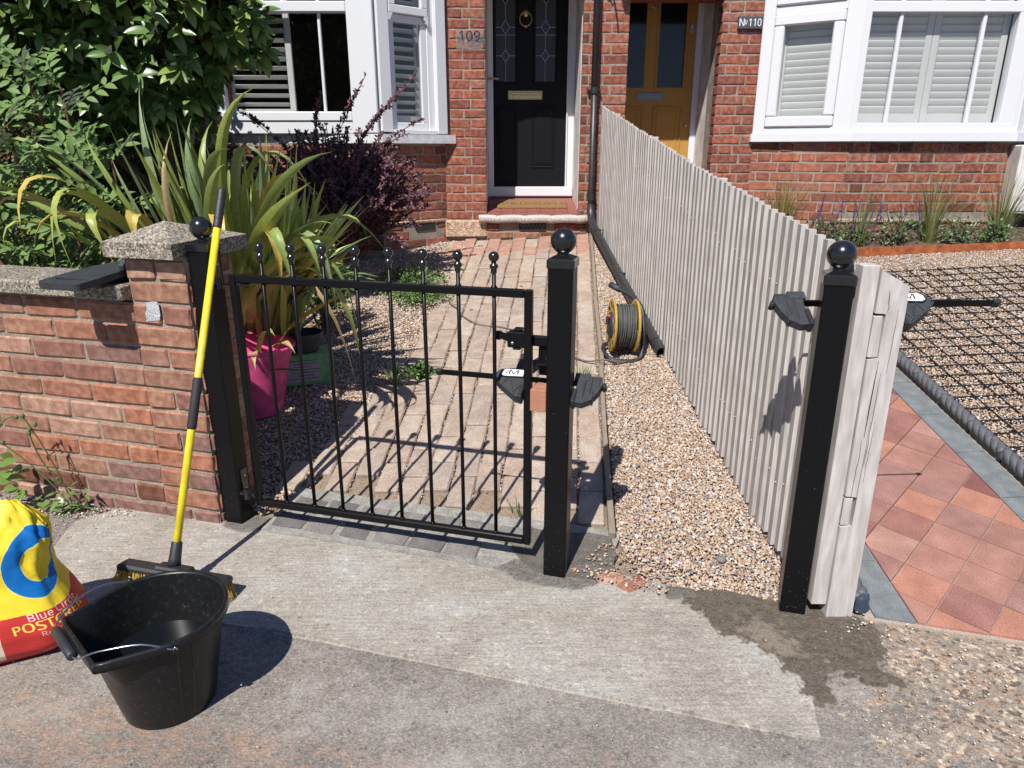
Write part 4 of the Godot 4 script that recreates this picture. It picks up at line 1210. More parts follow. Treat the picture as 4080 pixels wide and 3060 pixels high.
func house_110() -> void:
	rng.seed = 71
	var Z := -6.1
	var D := -6.76
	var t := thing("terraced_house", "red brick terraced house with ochre yellow front door and white bay window with shutters", "house", Vector3(2.2, 0.7, Z))
	var names := []
	for i in 6: names.append("house_brick_%d" % i)
	var C := 0.0745
	# pier between the two doors
	part("mortar_core", bx(Vector3(0.557, 0.4, Z - 0.30), Vector3(0.907, 3.2, Z)), M.house_mortar, t)
	lay(t, Vector3(0.553, 0.69, Z), Vector3.RIGHT, 0.357, 0.83, 25, C, 0.225, "flemish", names, 0.009, 1, [], 0.005, func(p: Vector2): return M.dark_brick if p.x < 0.1 and rng.randf() < 0.8 else null)
	# pier between yellow door and bay, with its return into the porch
	part("mortar_core", bx(Vector3(1.634, 0.4, Z - 0.30), Vector3(2.02, 3.2, Z)), M.house_mortar, t)
	lay(t, Vector3(1.629, 0.69, Z), Vector3.RIGHT, 0.385, 0.68, 27, C, 0.225, "flemish", names, 0.009, 0, [], 0.005)
	lay(t, Vector3(1.634, 0.69, Z - 0.115), Vector3.BACK, 0.117, 0.68, 27, C, 0.24, "pier", ["dark_brick", "house_brick_3", "house_brick_1"], 0.009, 0, [], 0.005)
	# bay below the window
	var fl := facet(Vector3(1.955, 0, -6.1), Vector3(2.56, 0, -5.7))
	var fr := facet(Vector3(3.77, 0, -5.7), Vector3(4.37, 0, -6.1))
	part("mortar_core", bx(Vector3(-0.02, 0.4, -0.15), Vector3(0.735, 1.44, 0)), M.house_mortar, t, fl)
	part("mortar_core", bx(Vector3(2.55, 0.4, -5.85), Vector3(3.78, 1.44, -5.70)), M.house_mortar, t)
	part("mortar_core", bx(Vector3(-0.01, 0.4, -0.15), Vector3(0.74, 1.44, 0)), M.house_mortar, t, fr)
	var dk := func(p: Vector2): return M.dark_brick if rng.randf() < 0.12 else null
	lay(t, fl.origin + Vector3(0, 0.7, 0), fl.basis.x, 0.728, 0.62, 11, 0.0745, 0.225, "flemish", names, 0.009, 0, [], 0.005, dk)
	lay(t, Vector3(2.556, 0.7, -5.7), Vector3.RIGHT, 1.216, 0.62, 11, 0.0745, 0.225, "flemish", names, 0.009, 1, [Rect2(0.53, 0.765, 0.24, 0.055), Rect2(0.0, 0.844, 1.2, 0.014)], 0.005, dk)
	lay(t, fr.origin + Vector3(0, 0.7, 0), fr.basis.x, 0.72, 0.62, 11, 0.0745, 0.225, "flemish", names, 0.009, 0, [], 0.005, dk)
	var st := mb()
	box(st, Vector3(3.16, 0.852, -5.692), Vector3(1.22, 0.03, 0.024), 0.006, Basis(), 0.003)
	part("plinth", st, M.plinth, t)
	air_brick(t, Transform3D(Basis(), Vector3(3.19, 0.79, -5.695)), 0.215, 0.062)
	# out of the top of the picture
	part("upper_wall", bx(Vector3(0.645, 2.495, Z - 0.25), Vector3(1.634, 5.6, Z - 0.02)), M.house_brick_1, t)
	part("upper_wall", bx(Vector3(1.634, 3.1, Z - 0.25), Vector3(5.0, 5.6, Z - 0.02)), M.house_brick_1, t)
	part("side_wall", bx(Vector3(4.36, 0.4, Z - 0.25), Vector3(5.0, 3.1, Z - 0.01)), M.house_brick_1, t)
	part("bay_roof", bx(Vector3(2.2, 2.95, -6.1), Vector3(4.1, 3.1, -5.62)), M.white_paint, t)
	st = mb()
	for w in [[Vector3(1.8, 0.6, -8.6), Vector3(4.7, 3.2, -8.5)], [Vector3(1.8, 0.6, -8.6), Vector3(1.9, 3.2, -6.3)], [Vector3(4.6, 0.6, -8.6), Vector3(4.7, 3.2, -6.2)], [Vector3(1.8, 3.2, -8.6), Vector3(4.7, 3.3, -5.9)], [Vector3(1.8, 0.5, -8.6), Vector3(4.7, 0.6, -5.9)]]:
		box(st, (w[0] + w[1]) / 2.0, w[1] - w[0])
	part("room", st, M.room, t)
	# bay window, front facet
	var ff := Transform3D(Basis(), Vector3(2.55, 0, -5.7))
	st = mb()
	box(st, Vector3(0.605, 1.535, 0.0), Vector3(1.21, 0.074, 0.08), 0.005)
	box(st, Vector3(0.605, 2.352, 0.0), Vector3(1.21, 0.07, 0.08), 0.005)
	box(st, Vector3(0.605, 2.93, 0.0), Vector3(1.21, 0.07, 0.08), 0.005)
	box(st, Vector3(0.01, 2.23, -0.001), Vector3(0.05, 1.47, 0.085), 0.006)
	box(st, Vector3(1.152, 2.23, -0.001), Vector3(0.116, 1.47, 0.0795), 0.006)
	var win := part("window", st, M.white_upvc, t, ff)
	for gx in [0.258, 0.862]:
		part("glazing_bar", bx(Vector3(gx - 0.014, 1.572, -0.012), Vector3(gx + 0.014, 2.318, 0.022), 0.006), M.white_upvc, win, ff)
		part("glazing_bar", bx(Vector3(gx - 0.014, 2.386, -0.012), Vector3(gx + 0.014, 2.90, 0.022), 0.006), M.white_upvc, win, ff)
	pane(win, ff, Vector2(0.03, 1.57), Vector2(1.10, 2.32), 0.0)
	pane(win, ff, Vector2(0.03, 2.384), Vector2(1.10, 2.90), 0.0)
	shutter(win, ff, Vector2(0.02, 1.54), Vector2(0.545, 2.93), -0.075, 0.0505, 0.32, 0.05, 0.10)
	shutter(win, ff, Vector2(0.548, 1.54), Vector2(1.10, 2.93), -0.075, 0.0505, 0.32, 0.05, 0.10)
	# splayed facet: an opening casement
	st = mb()
	box(st, Vector3(0.045, 2.23, 0.0), Vector3(0.09, 1.47, 0.08), 0.006)
	box(st, Vector3(0.665, 2.23, 0.001), Vector3(0.135, 1.47, 0.082), 0.006)
	box(st, Vector3(0.345, 1.523, 0.0), Vector3(0.507, 0.048, 0.08), 0.004)
	box(st, Vector3(0.345, 2.382, -0.001), Vector3(0.507, 0.06, 0.0795), 0.004)
	win = part("window", st, M.white_upvc, t, fl)
	st = mb()
	frame(st, Vector2(0.092, 1.549), Vector2(0.596, 2.351), 0.078, -0.02, 0.056, [1, 1, 1, 1], 0.01)
	part("casement", st, M.white_upvc, win, fl)
	st = mb()
	frame(st, Vector2(0.092, 2.413), Vector2(0.596, 2.90), 0.06, -0.02, 0.056, [1, 1, 1, 1], 0.01)
	part("casement", st, M.white_upvc, win, fl)
	pane(win, fl, Vector2(0.165, 1.62), Vector2(0.524, 2.28), 0.02)
	pane(win, fl, Vector2(0.15, 2.46), Vector2(0.53, 2.86), 0.02)
	shutter(win, fl, Vector2(0.13, 1.56), Vector2(0.56, 2.9), -0.06, 0.0505, 0.32, 0.05, 0.07)
	st = mb()
	box(st, Vector3(0.05, 2.23, 0.0), Vector3(0.10, 1.47, 0.0795), 0.006)
	box(st, Vector3(0.40, 1.535, 0.0), Vector3(0.6, 0.07, 0.08), 0.004)
	box(st, Vector3(0.69, 2.23, 0.0), Vector3(0.08, 1.47, 0.08), 0.004)
	box(st, Vector3(0.40, 2.352, 0.0), Vector3(0.5, 0.07, 0.0795), 0.004)
	win = part("window", st, M.white_upvc, t, fr)
	st = mb()
	frame(st, Vector2(0.10, 1.571), Vector2(0.64, 2.316), 0.07, -0.02, 0.056, [1, 1, 1, 1], 0.01)
	part("casement", st, M.white_upvc, win, fr)
	pane(win, fr, Vector2(0.16, 1.63), Vector2(0.58, 2.26), 0.02)
	shutter(win, fr, Vector2(0.10, 1.56), Vector2(0.64, 2.9), -0.06, 0.0505, 0.32, 0.05, 0.07)
	# sill
	st = mb()
	prism(st, PackedVector2Array([Vector2(1.925, 6.06), Vector2(1.925, 6.2), Vector2(4.4, 6.2), Vector2(4.42, 6.08), Vector2(3.79, 5.635), Vector2(2.545, 5.635)]), 0, 1, Transform3D(Basis(Vector3(1, 0, 0), Vector3(0, 0, -1), Vector3(0, 0.06, 0)), Vector3(0, 1.442, 0)))
	part("window_sill", st, M.white_upvc, t)
	# porch
	part("reveal", bx(Vector3(1.640, 0.8, D - 0.02), Vector3(1.70, 2.7, Z - 0.118)), M.white_render, t)
	part("reveal", bx(Vector3(0.85, 0.8, D - 0.02), Vector3(0.898, 2.7, Z - 0.31)), M.white_render, t)
	part("soffit", bx(Vector3(0.85, 2.66, D - 0.2), Vector3(1.66, 2.74, Z - 0.1)), M.white_render, t)
	part("added_shade_hood", bx(Vector3(0.79, 2.63, Z - 0.02), Vector3(1.545, 2.72, Z + 0.20), 0.01), M.white_paint, t)  # out of view; added and sized to keep sun off the yellow door
	part("step", bx(Vector3(0.90, 0.6, D - 0.1), Vector3(1.64, 0.92, Z + 0.05), 0.01), M.step_tile, t)
	st = mb()
	box(st, Vector3(1.612, 1.77, D), Vector3(0.055, 1.72, 0.08), 0.006)
	box(st, Vector3(0.86, 1.77, D), Vector3(0.06, 1.72, 0.08), 0.006)
	part("door_frame", st, M.white_upvc, t)
	var door := part("door", bx(Vector3(0.84, 0.92, D - 0.03), Vector3(1.584, 2.72, D + 0.015), 0.003), M.yellow_door, t)
	var ft := Transform3D(Basis(), Vector3(0, 0, D + 0.015))
	for gx in [[0.95, 1.152], [1.270, 1.496]]:
		st = mb()
		frame(st, Vector2(gx[0] - 0.022, 1.878), Vector2(gx[1] + 0.022, 2.72), 0.022, 0.0, 0.010, [1, 1, 1, 1], 0.005)
		part("glazing_bead", st, M.yellow_door, door, ft)
		part("door_pane", bx(Vector3(gx[0], 1.90, 0.001), Vector3(gx[1], 2.70, 0.004)), M.dark_glass, door, ft)
		st = mb()
		frame(st, Vector2(gx[0] - 0.02, 1.20), Vector2(gx[1] + 0.012, 1.742), 0.016, 0.0, 0.009, [1, 1, 1, 1], 0.005)
		frame(st, Vector2(gx[0] + 0.015, 1.235), Vector2(gx[1] - 0.023, 1.707), 0.02, 0.0, 0.005, [1, 1, 1, 1], 0.0024)
		part("door_panel", st, M.yellow_door, door, ft)
	part("letter_plate", bx(Vector3(1.098, 1.793, 0.0), Vector3(1.338, 1.86, 0.006), 0.003), M.pewter, door, ft)
	part("letter_flap", bx(Vector3(1.112, 1.803, 0.0062), Vector3(1.324, 1.850, 0.010), 0.002), M.pewter, door, ft)
	text("lettering", "LETTERS", 0.03, 0.003, M.pewter, door, ft * Transform3D(Basis(), Vector3(1.218, 1.826, 0.0112)), 1.5)
	st = mb(true)
	lathe(st, [Vector2(0, 0), Vector2(0.02, 0), Vector2(0.02, 0.012), Vector2(0.016, 0.016), Vector2(0, 0.016)], 16, Transform3D(Basis(Vector3(1, 0, 0), Vector3(0, 0, 1), Vector3(0, -1, 0)), Vector3(1.549, 2.395, 0)), true)
	st.set_smooth_group(-1)
	box(st, Vector3(1.549, 2.365, 0.006), Vector3(0.042, 0.06, 0.010), 0.003)
	part("lock", st, M.chrome, door, ft)
	st = mb(true)
	ball(st, Vector3(1.542, 1.588, 0.02), 0.014, 12)
	part("lock", st, M.chrome, door, ft)
	st = mb(true)
	var kn := []
	for i in 13:
		var a := PI + PI * i / 12
		kn.append(Vector3(1.212 + cos(a) * 0.03, 2.56 + sin(a) * 0.035, 0.02))
	tube(st, kn, 0.005, 8)
	ball(st, Vector3(1.212, 2.522, 0.018), 0.010, 10)
	part("door_knocker", st, M.chrome, door, ft)
	# number plaque
	var np := thing("house_number_plaque", "slate grey house number plaque with white lettering on the pier beside the bay window", "plaque", Vector3(1.836, 2.26, Z + 0.01))
	part("plate", bx(Vector3(1.745, 2.268, Z + 0.006), Vector3(1.932, 2.356, Z + 0.03), 0.003), M.slate_plaque, np)
	text("lettering", "N", 0.052, 0.002, M.letter_white, np, Transform3D(Basis(), Vector3(1.773, 2.312, Z + 0.0315)))
	text("lettering", "o", 0.030, 0.002, M.letter_white, np, Transform3D(Basis(), Vector3(1.803, 2.320, Z + 0.0315)))
	part("lettering", bx(Vector3(1.796, 2.299, Z + 0.03), Vector3(1.811, 2.3035, Z + 0.0325)), M.letter_white, np)
	text("lettering", "110", 0.052, 0.002, M.letter_white, np, Transform3D(Basis(), Vector3(1.873, 2.312, Z + 0.0315)), 0.88)
	# white meter box standing against the bay's far splay
	var mbx := thing("meter_box", "white meter cabinet fixed to the bay wall under the casement window", "meter box", Vector3(4.0, 0.9, -5.7))
	var mf := Transform3D(Basis(Vector3.UP, -0.12), Vector3(3.80, 0, -5.62))
	part("body", bx(Vector3(0, 0.915, -0.12), Vector3(0.42, 1.415, 0.06), 0.008), M.white_render, mbx, mf)
	part("lid", bx(Vector3(0.02, 0.935, 0.0605), Vector3(0.40, 1.395, 0.068), 0.004), M.white_render, mbx, mf)
	part("conduit", bx(Vector3(0.06, 0.62, -0.05), Vector3(0.10, 0.914, -0.02), 0.01), M.white_render, mbx, mf)
	# wall hook over the party line
	var hk := thing("wall_bracket", "black iron wall bracket high on the brick pier between the two doors", "bracket", Vector3(0.745, 2.5, Z))
	st = mb(true)
	tube(st, [Vector3(0.745, 2.60, Z + 0.005), Vector3(0.745, 2.60, Z + 0.10), Vector3(0.742, 2.57, Z + 0.19), Vector3(0.74, 2.535, Z + 0.21)], 0.007, 8)
	tube(st, [Vector3(0.745, 2.50, Z + 0.005), Vector3(0.745, 2.53, Z + 0.07), Vector3(0.745, 2.59, Z + 0.10)], 0.006, 8)
	part("arm", st, M.black_gloss, hk)
	part("back_plate", bx(Vector3(0.735, 2.47, Z + 0.004), Vector3(0.755, 2.64, Z + 0.012), 0.002), M.black_gloss, hk)

# ---------------------------------------------------------------- gate, posts, fence
func gate_post(called_label: String, s: float, w: float, ytop: float, ballr: float, group: String) -> void:
	var p := bp(s, 0, w)
	var t := thing("gate_post", called_label, "gate post", p, group)
	var xf := bxf(s, 0, w)
	var st := mb()
	box(st, Vector3(0, ytop / 2 - 0.04, 0), Vector3(0.076, ytop + 0.07, 0.076), 0.004)
	part("shaft", st, M.black_satin, t, xf)
	st = mb()
	box(st, Vector3(0, ytop + 0.004, 0), Vector3(0.084, 0.030, 0.084), 0.004)
	var a := 0.038
	var b := 0.012
	for k in 4:
		var r := Basis(Vector3.UP, k * PI / 2)
		quad(st, r * Vector3(-a, ytop + 0.019, a), r * Vector3(a, ytop + 0.019, a), r * Vector3(b, ytop + 0.031, b), r * Vector3(-b, ytop + 0.031, b))
	part("cap", st, M.black_gloss, t, xf)
	st = mb(true)
	lathe(st, [Vector2(0.020, ytop + 0.026), Vector2(0.017, ytop + 0.034), Vector2(0.017, ytop + 0.042)], 16)
	ball(st, Vector3(0, ytop + 0.030 + ballr, 0), ballr, 28)
	part("ball_finial", st, M.black_gloss, t, xf)
	# cement splashes near its foot
	var xs := []
	for i in 70:
		var h := 0.03 + pow(rng.randf(), 2.2) * 0.6
		var fr := rng.randf() < 0.6
		var q := Vector3(rf(-0.036, 0.036), h, 0.0385) if fr else Vector3(0.0385 * (1 if rng.randf() < 0.5 else -1), h, rf(-0.036, 0.036))
		var r := rf(0.0006, 0.0022)
		xs.append(xf * Transform3D(Basis.from_scale(Vector3(r, r * rf(0.8, 2.0), 0.0012) if fr else Vector3(0.0012, r * rf(0.8, 2.0), r)), q))
	many("cement_splash", pebbles[0], M.splash, t, xs)
	st = mb(true)
	lathe(st, [Vector2(ballr * 1.002, -0.0012), Vector2(ballr * 1.012, 0.0), Vector2(ballr * 1.002, 0.0012)], 28, Transform3D(Basis(), Vector3(0, ytop + 0.030 + ballr * 0.86, 0)))
	part("rivet", bx(Vector3(-0.003, ytop + 0.002, 0.042), Vector3(0.003, ytop + 0.008, 0.0445), 0.0008), M.black_gloss, t, xf)

func posts_and_gate() -> void:
	gate_post("black steel gate post with ball cap fixed against the brick pier", -1.118, -0.012 + 0.038, 1.060, 0.0385, "black ball-topped gate posts")
	gate_post("black steel gate post with ball cap standing alone between gate and gravel strip", 0.157, 0.004, 1.060, 0.0385, "black ball-topped gate posts")
	gate_post("black steel gate post with ball cap standing against the slatted fence's end", 0.917, 0.004, 1.048, 0.0385, "black ball-topped gate posts")
	# gate
	var s0 := -1.006
	var s1 := 0.066
	var yb := 0.098
	var yt := 0.978
	var t := thing("railing_gate", "low black steel railing gate with eight ball-topped bars", "gate", bp(-0.47, 0.1, 0))
	var xf := bxf(0, 0, 0)
	var st := mb()
	frame(st, Vector2(s0, yb), Vector2(s1, yt), 0.025, -0.0125, 0.0125, [0, 0, 1, 1], 0.003)
	part("stile", bx(Vector3(s0, yb, -0.0125), Vector3(s0 + 0.025, yt, 0.0125), 0.003), M.black_satin, t, xf)
	part("stile", bx(Vector3(s1 - 0.025, yb, -0.0125), Vector3(s1, yt, 0.0125), 0.003), M.black_satin, t, xf)
	part("rail", bx(Vector3(s0 + 0.0252, yb, -0.0125), Vector3(s1 - 0.0252, yb + 0.025, 0.0125), 0.003), M.black_satin, t, xf)
	part("rail", bx(Vector3(s0 + 0.0252, yt - 0.025, -0.0125), Vector3(s1 - 0.0252, yt, 0.0125), 0.003), M.black_satin, t, xf)
	for i in 8:
		var s := s0 + 0.128 + i * 0.1172
		st = mb(true)
		tube(st, [Vector3(s, yb + 0.02, 0), Vector3(s, yt + 0.05, 0)], 0.0065, 12)
		lathe(st, [Vector2(0.011, yt - 0.001), Vector2(0.010, yt + 0.004), Vector2(0.0066, yt + 0.008)], 12, Transform3D(Basis(), Vector3(s, 0, 0)))
		lathe(st, [Vector2(0.0066, yb + 0.033), Vector2(0.010, yb + 0.029), Vector2(0.011, yb + 0.0245)], 12, Transform3D(Basis(), Vector3(s, 0, 0)))
		var bar := part("bar", st, M.black_satin, t, xf)
		st = mb(true)
		lathe(st, [Vector2(0.0066, yt + 0.045), Vector2(0.0095, yt + 0.047), Vector2(0.0095, yt + 0.060), Vector2(0.0125, yt + 0.062), Vector2(0.0135, yt + 0.067), Vector2(0.0125, yt + 0.072), Vector2(0.008, yt + 0.075), Vector2(0.008, yt + 0.082)], 16, Transform3D(Basis(), Vector3(s, 0, 0)))
		ball(st, Vector3(s, yt + 0.096, 0), 0.0165, 18)
		part("ball_finial", st, M.black_gloss, bar, xf)
	# hinges
	for y in [0.945, 0.135]:
		st = mb(true)
		tube(st, [Vector3(s0 - 0.055, y, 0.0), Vector3(s0 + 0.075, y, 0.0)], 0.005, 8)
		lathe(st, [Vector2(0.0, -0.02), Vector2(0.011, -0.02), Vector2(0.011, 0.02), Vector2(0.0, 0.02)], 12, Transform3D(Basis(), Vector3(s0 - 0.046, y, 0.0)), true)
		st.set_smooth_group(-1)
		for dx in [-0.012, 0.031, 0.040]:
			box(st, Vector3(s0 + dx, y, 0.0), Vector3(0.008, 0.017, 0.017), 0.002)
		box(st, Vector3(s0 - 0.068, y, 0.0), Vector3(0.02, 0.012, 0.012), 0.002)
		var h := part("hinge", st, M.black_gloss, t, xf)
		st = mb()
		box(st, Vector3(-1.078, y + 0.035, -0.03), Vector3(0.006, 0.11, 0.036), 0.002)
		part("hinge_plate", st, M.black_gloss, h, xf)
		for dy in [0.01, 0.06]:
			st = mb(true)
			ball(st, Vector3(-1.0745, y + dy, -0.03), 0.005, 8)
			part("screw", st, M.steel, h, xf)
	# latch
	st = mb()
	box(st, Vector3(0.018, 0.815, 0.0), Vector3(0.072, 0.052, 0.034), 0.004)
	box(st, Vector3(0.014, 0.845, -0.006), Vector3(0.028, 0.010, 0.03), 0.003)
	box(st, Vector3(0.012, 0.786, 0.004), Vector3(0.026, 0.008, 0.022), 0.003)
	var lt := part("latch", st, M.black_satin, t, bxf(0, 0.0, 0.022))
	st = mb()
	prism(st, PackedVector2Array([Vector2(-0.018, 0.805), Vector2(-0.018, 0.83), Vector2(-0.035, 0.832), Vector2(-0.045, 0.838), Vector2(-0.062, 0.836), Vector2(-0.068, 0.825), Vector2(-0.066, 0.812), Vector2(-0.048, 0.808), Vector2(-0.04, 0.812)]), -0.004, 0.004)
	part("latch_lever", st, M.black_satin, lt, bxf(0, 0, 0.022))
	part("latch_bolt", bx(Vector3(0.055, 0.797, -0.014), Vector3(0.118, 0.829, 0.008), 0.003), M.black_satin, lt, bxf(0, 0, 0.022))
	st = mb()
	prism(st, PackedVector2Array([Vector2(0.082, 0.70), Vector2(0.118, 0.70), Vector2(0.118, 0.735), Vector2(0.103, 0.74), Vector2(0.103, 0.765), Vector2(0.118, 0.772), Vector2(0.118, 0.795), Vector2(0.082, 0.83), Vector2(0.078, 0.74)]), -0.0025, 0.0025)
	box(st, Vector3(0.10, 0.745, 0.02), Vector3(0.036, 0.005, 0.045), 0.001)
	part("latch_keeper", st, M.black_satin, t, bxf(0, 0, 0.03))
	st = mb(true)
	ball(st, Vector3(0.0, 0.805, 0.0175), 0.006, 10)
	part("screw", st, M.steel, lt, bxf(0, 0, 0.022))
	# spacer block between gate and post
	var wb := thing("spacer_block", "reddish softwood block wedged between gate and gate post", "wood block", bp(0.093, 0.64, 0))
	part("block", bx(Vector3(0.0672, 0.596, -0.05), Vector3(0.1185, 0.668, 0.03), 0.002), M.block_wood, wb, bxf(0, 0, 0))

# one-handed bar clamp lying flat: local x along the bar, z towards the jaws' tips, y up
func clamp_tool(label: String, xf: Transform3D, gap: float, bar_a: float, bar_b: float, flip: float) -> void:
	var t := thing("bar_clamp", label, "clamp", xf.origin, "black bar clamps holding the posts")
	var F := func(poly: Array) -> PackedVector2Array:
		var o := PackedVector2Array()
		for p in poly: o.append(Vector2(p.x * flip, p.y))
		return o
	var flat := Transform3D(Basis(Vector3(1, 0, 0), Vector3(0, 0, 1), Vector3(0, -1, 0)), Vector3.ZERO)   # outline x, y -> x, z
	part("bar", bx(Vector3(minf(bar_a * flip, bar_b * flip), -0.011, -0.003), Vector3(maxf(bar_a * flip, bar_b * flip), 0.011, 0.003), 0.001), M.black_satin, t, xf)
	var bend := bar_b * flip
	part("end_stop", bx(Vector3(bend - 0.012, -0.015, -0.008), Vector3(bend + 0.012, 0.015, 0.008), 0.006), M.rubber, t, xf)
	# trigger body: nose towards the free end of the bar
	var st := mb()
	prism(st, F.call([Vector2(gap, -0.020), Vector2(gap, 0.092), Vector2(gap + 0.016, 0.096), Vector2(gap + 0.024, 0.085), Vector2(gap + 0.055, 0.062), Vector2(gap + 0.088, 0.034), Vector2(gap + 0.108, 0.012), Vector2(gap + 0.11, -0.006), Vector2(gap + 0.098, -0.024), Vector2(gap + 0.06, -0.034), Vector2(gap + 0.02, -0.032)]), -0.013, 0.013, flat)
	var body := part("clamp_body", st, M.dusty_plastic, t, xf)
	st = mb()
	# raised rim of the body and its ribs
	var rim := [Vector2(gap, 0.092), Vector2(gap + 0.02, 0.094), Vector2(gap + 0.055, 0.066), Vector2(gap + 0.09, 0.036), Vector2(gap + 0.112, 0.010)]
	for i in 4:
		var a: Vector2 = rim[i]
		var b: Vector2 = rim[i + 1]
		var d := (b - a).normalized()
		var m := (a + b) / 2
		box(st, Vector3(m.x * flip, 0, m.y), Vector3(a.distance_to(b) + 0.003, 0.034, 0.006), 0.002, Basis(Vector3.UP, -atan2(d.y, d.x * flip)))
	for r in [[0.022, 0.058, 0.5], [0.046, 0.044, -0.4], [0.07, 0.03, 0.5]]:
		box(st, Vector3((gap + r[0]) * flip, 0, r[1]), Vector3(0.004, 0.033, 0.045), 0.001, Basis(Vector3.UP, r[2] * flip))
	box(st, Vector3((gap + 0.004) * flip, 0, 0.04), Vector3(0.008, 0.035, 0.11), 0.002)
	part("clamp_rib", st, M.dusty_plastic, body, xf)
	st = mb()
	prism(st, F.call([Vector2(gap + 0.012, -0.024), Vector2(gap + 0.012, 0.012), Vector2(gap + 0.082, 0.014), Vector2(gap + 0.094, 0.004), Vector2(gap + 0.092, -0.016), Vector2(gap + 0.08, -0.024)]), -0.0185, 0.0185, flat)
	part("clamp_cover", st, M.black_plastic, body, xf)
	st = mb()
	prism(st, F.call([Vector2(gap + 0.016, -0.021), Vector2(gap + 0.015, 0.008), Vector2(gap + 0.078, 0.011), Vector2(gap + 0.090, 0.003), Vector2(gap + 0.088, -0.013), Vector2(gap + 0.076, -0.021)]), -0.0192, 0.0192, flat)
	var lab := part("clamp_label", st, M.letter_white, body, xf)
	text("label_mark", "M", 0.020, 0.001, M.letter_black, lab, xf * Transform3D(Basis(Vector3.RIGHT, -PI / 2), Vector3((gap + 0.048) * flip, 0.0196, -0.007)), 1.7)
	st = mb()
	for q in 2: box(st, Vector3((gap + 0.048) * flip - 0.021 - 0.005 * q, 0.0195, -0.006 + 0.002 * q), Vector3(0.002, 0.0012, 0.014 - 0.003 * q), 0.0, Basis(Vector3.UP, -0.5))
	part("label_mark", st, M.letter_black, lab, xf)
	# grip and trigger, behind the bar
	st = mb()
	prism(st, F.call([Vector2(gap + 0.028, -0.03), Vector2(gap + 0.052, -0.03), Vector2(gap + 0.048, -0.09), Vector2(gap + 0.052, -0.112), Vector2(gap + 0.022, -0.118), Vector2(gap + 0.018, -0.10), Vector2(gap + 0.030, -0.085)]), -0.009, 0.009, flat)
	part("clamp_trigger", st, M.black_plastic, body, xf)
	st = mb()
	prism(st, F.call([Vector2(gap + 0.026, -0.026), Vector2(gap + 0.002, -0.03), Vector2(gap - 0.035, -0.085), Vector2(gap - 0.066, -0.10), Vector2(gap - 0.062, -0.118), Vector2(gap - 0.02, -0.105), Vector2(gap + 0.026, -0.055)]), -0.012, 0.012, flat)
	part("clamp_grip", st, M.black_plastic, body, xf)
	# fixed jaw
	st = mb()
	var e := 0.0
	prism(st, F.call([Vector2(-e - 0.004, -0.016), Vector2(-e - 0.008, 0.02), Vector2(-e - 0.008, 0.094), Vector2(-e - 0.034, 0.098), Vector2(-e - 0.06, 0.08), Vector2(-e - 0.078, 0.045), Vector2(-e - 0.090, 0.0), Vector2(-e - 0.080, -0.020), Vector2(-e - 0.03, -0.028)]), -0.012, 0.012, flat)
	for r in [[0.02, -0.02, 0.05, 0.03], [0.078, -0.003, 0.004, 0.045], [0.064, 0.062, 0.004, 0.04], [0.034, 0.03, 0.004, 0.09], [0.054, 0.02, 0.004, 0.08], [0.048, -0.022, 0.07, 0.005]]:
		box(st, Vector3(-r[0] * flip, 0, r[1]), Vector3(r[2], 0.03, r[3]), 0.002)
	var jaw := part("clamp_jaw", st, M.dusty_plastic, t, xf)
	st = mb(true)
	tube(st, [Vector3(-0.094 * flip, 0.012, 0.01), Vector3(-0.094 * flip, -0.012, 0.01)], 0.007, 10)
	part("clamp_pin", st, M.rubber, jaw, xf)
	for pz in [[0.0, 1.0], [gap, -1.0]]:
		part("clamp_pad", bx(Vector3(minf((pz[0] - 0.013 * pz[1]) * flip, pz[0] * flip), -0.02, 0.04), Vector3(maxf((pz[0] - 0.013 * pz[1]) * flip, pz[0] * flip), 0.02, 0.098), 0.003), M.black_plastic, jaw if pz[0] == 0.0 else body, xf)

func clamps() -> void:
	# on the middle post: jaw on its far side, body against the gate's stile; bar behind them
	clamp_tool("black bar clamp squeezing the gate and wooden block against the middle post", Transform3D(bxf(0, 0, 0).basis * Basis(Vector3.RIGHT, 0.45), bp(0.1965, 0.672, 0.058)), 0.157, -0.05, 0.468, -1.0)
	clamp_tool("black bar clamp holding the gate post to the slatted fence's end", Transform3D(Basis(Vector3.RIGHT, 0.55), Vector3(0.828, 0.970, -1.985)), 0.245, -0.05, 0.545, 1.0)

# a batten of unit height: planed edges; rough-sawn broad faces tinted darker, their shade put into the colour
func slat_mesh() -> ArrayMesh:
	var st := mb()
	var h := Vector3(0.011, 0.5, 0.0157)
	var c := 0.0016
	var o := [Vector2(-h.x + c, h.z), Vector2(h.x - c, h.z), Vector2(h.x, h.z - c), Vector2(h.x, -h.z + c), Vector2(h.x - c, -h.z), Vector2(-h.x + c, -h.z), Vector2(-h.x, -h.z + c), Vector2(-h.x, h.z - c)]
	var j := []
	for k in 8: j.append([o[k] + Vector2(rf(-0.001, 0.001), rf(-0.001, 0.001)), o[k] + Vector2(rf(-0.001, 0.001), rf(-0.001, 0.001))])
	for k in 8:
		var k2 := (k + 1) % 8
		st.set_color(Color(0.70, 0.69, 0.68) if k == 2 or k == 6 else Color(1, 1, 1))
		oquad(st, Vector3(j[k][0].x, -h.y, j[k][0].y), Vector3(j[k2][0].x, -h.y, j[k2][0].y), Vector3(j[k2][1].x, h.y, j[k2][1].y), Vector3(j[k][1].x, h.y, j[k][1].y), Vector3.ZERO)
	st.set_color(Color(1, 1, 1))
	for e in 2:
		for k in range(1, 7):
			var y := -h.y if e == 0 else h.y
			otri(st, Vector3(j[0][e].x, y, j[0][e].y), Vector3(j[k][e].x, y, j[k][e].y), Vector3(j[k + 1][e].x, y, j[k + 1][e].y), Vector3.ZERO)
	st.generate_normals()
	return st.commit()
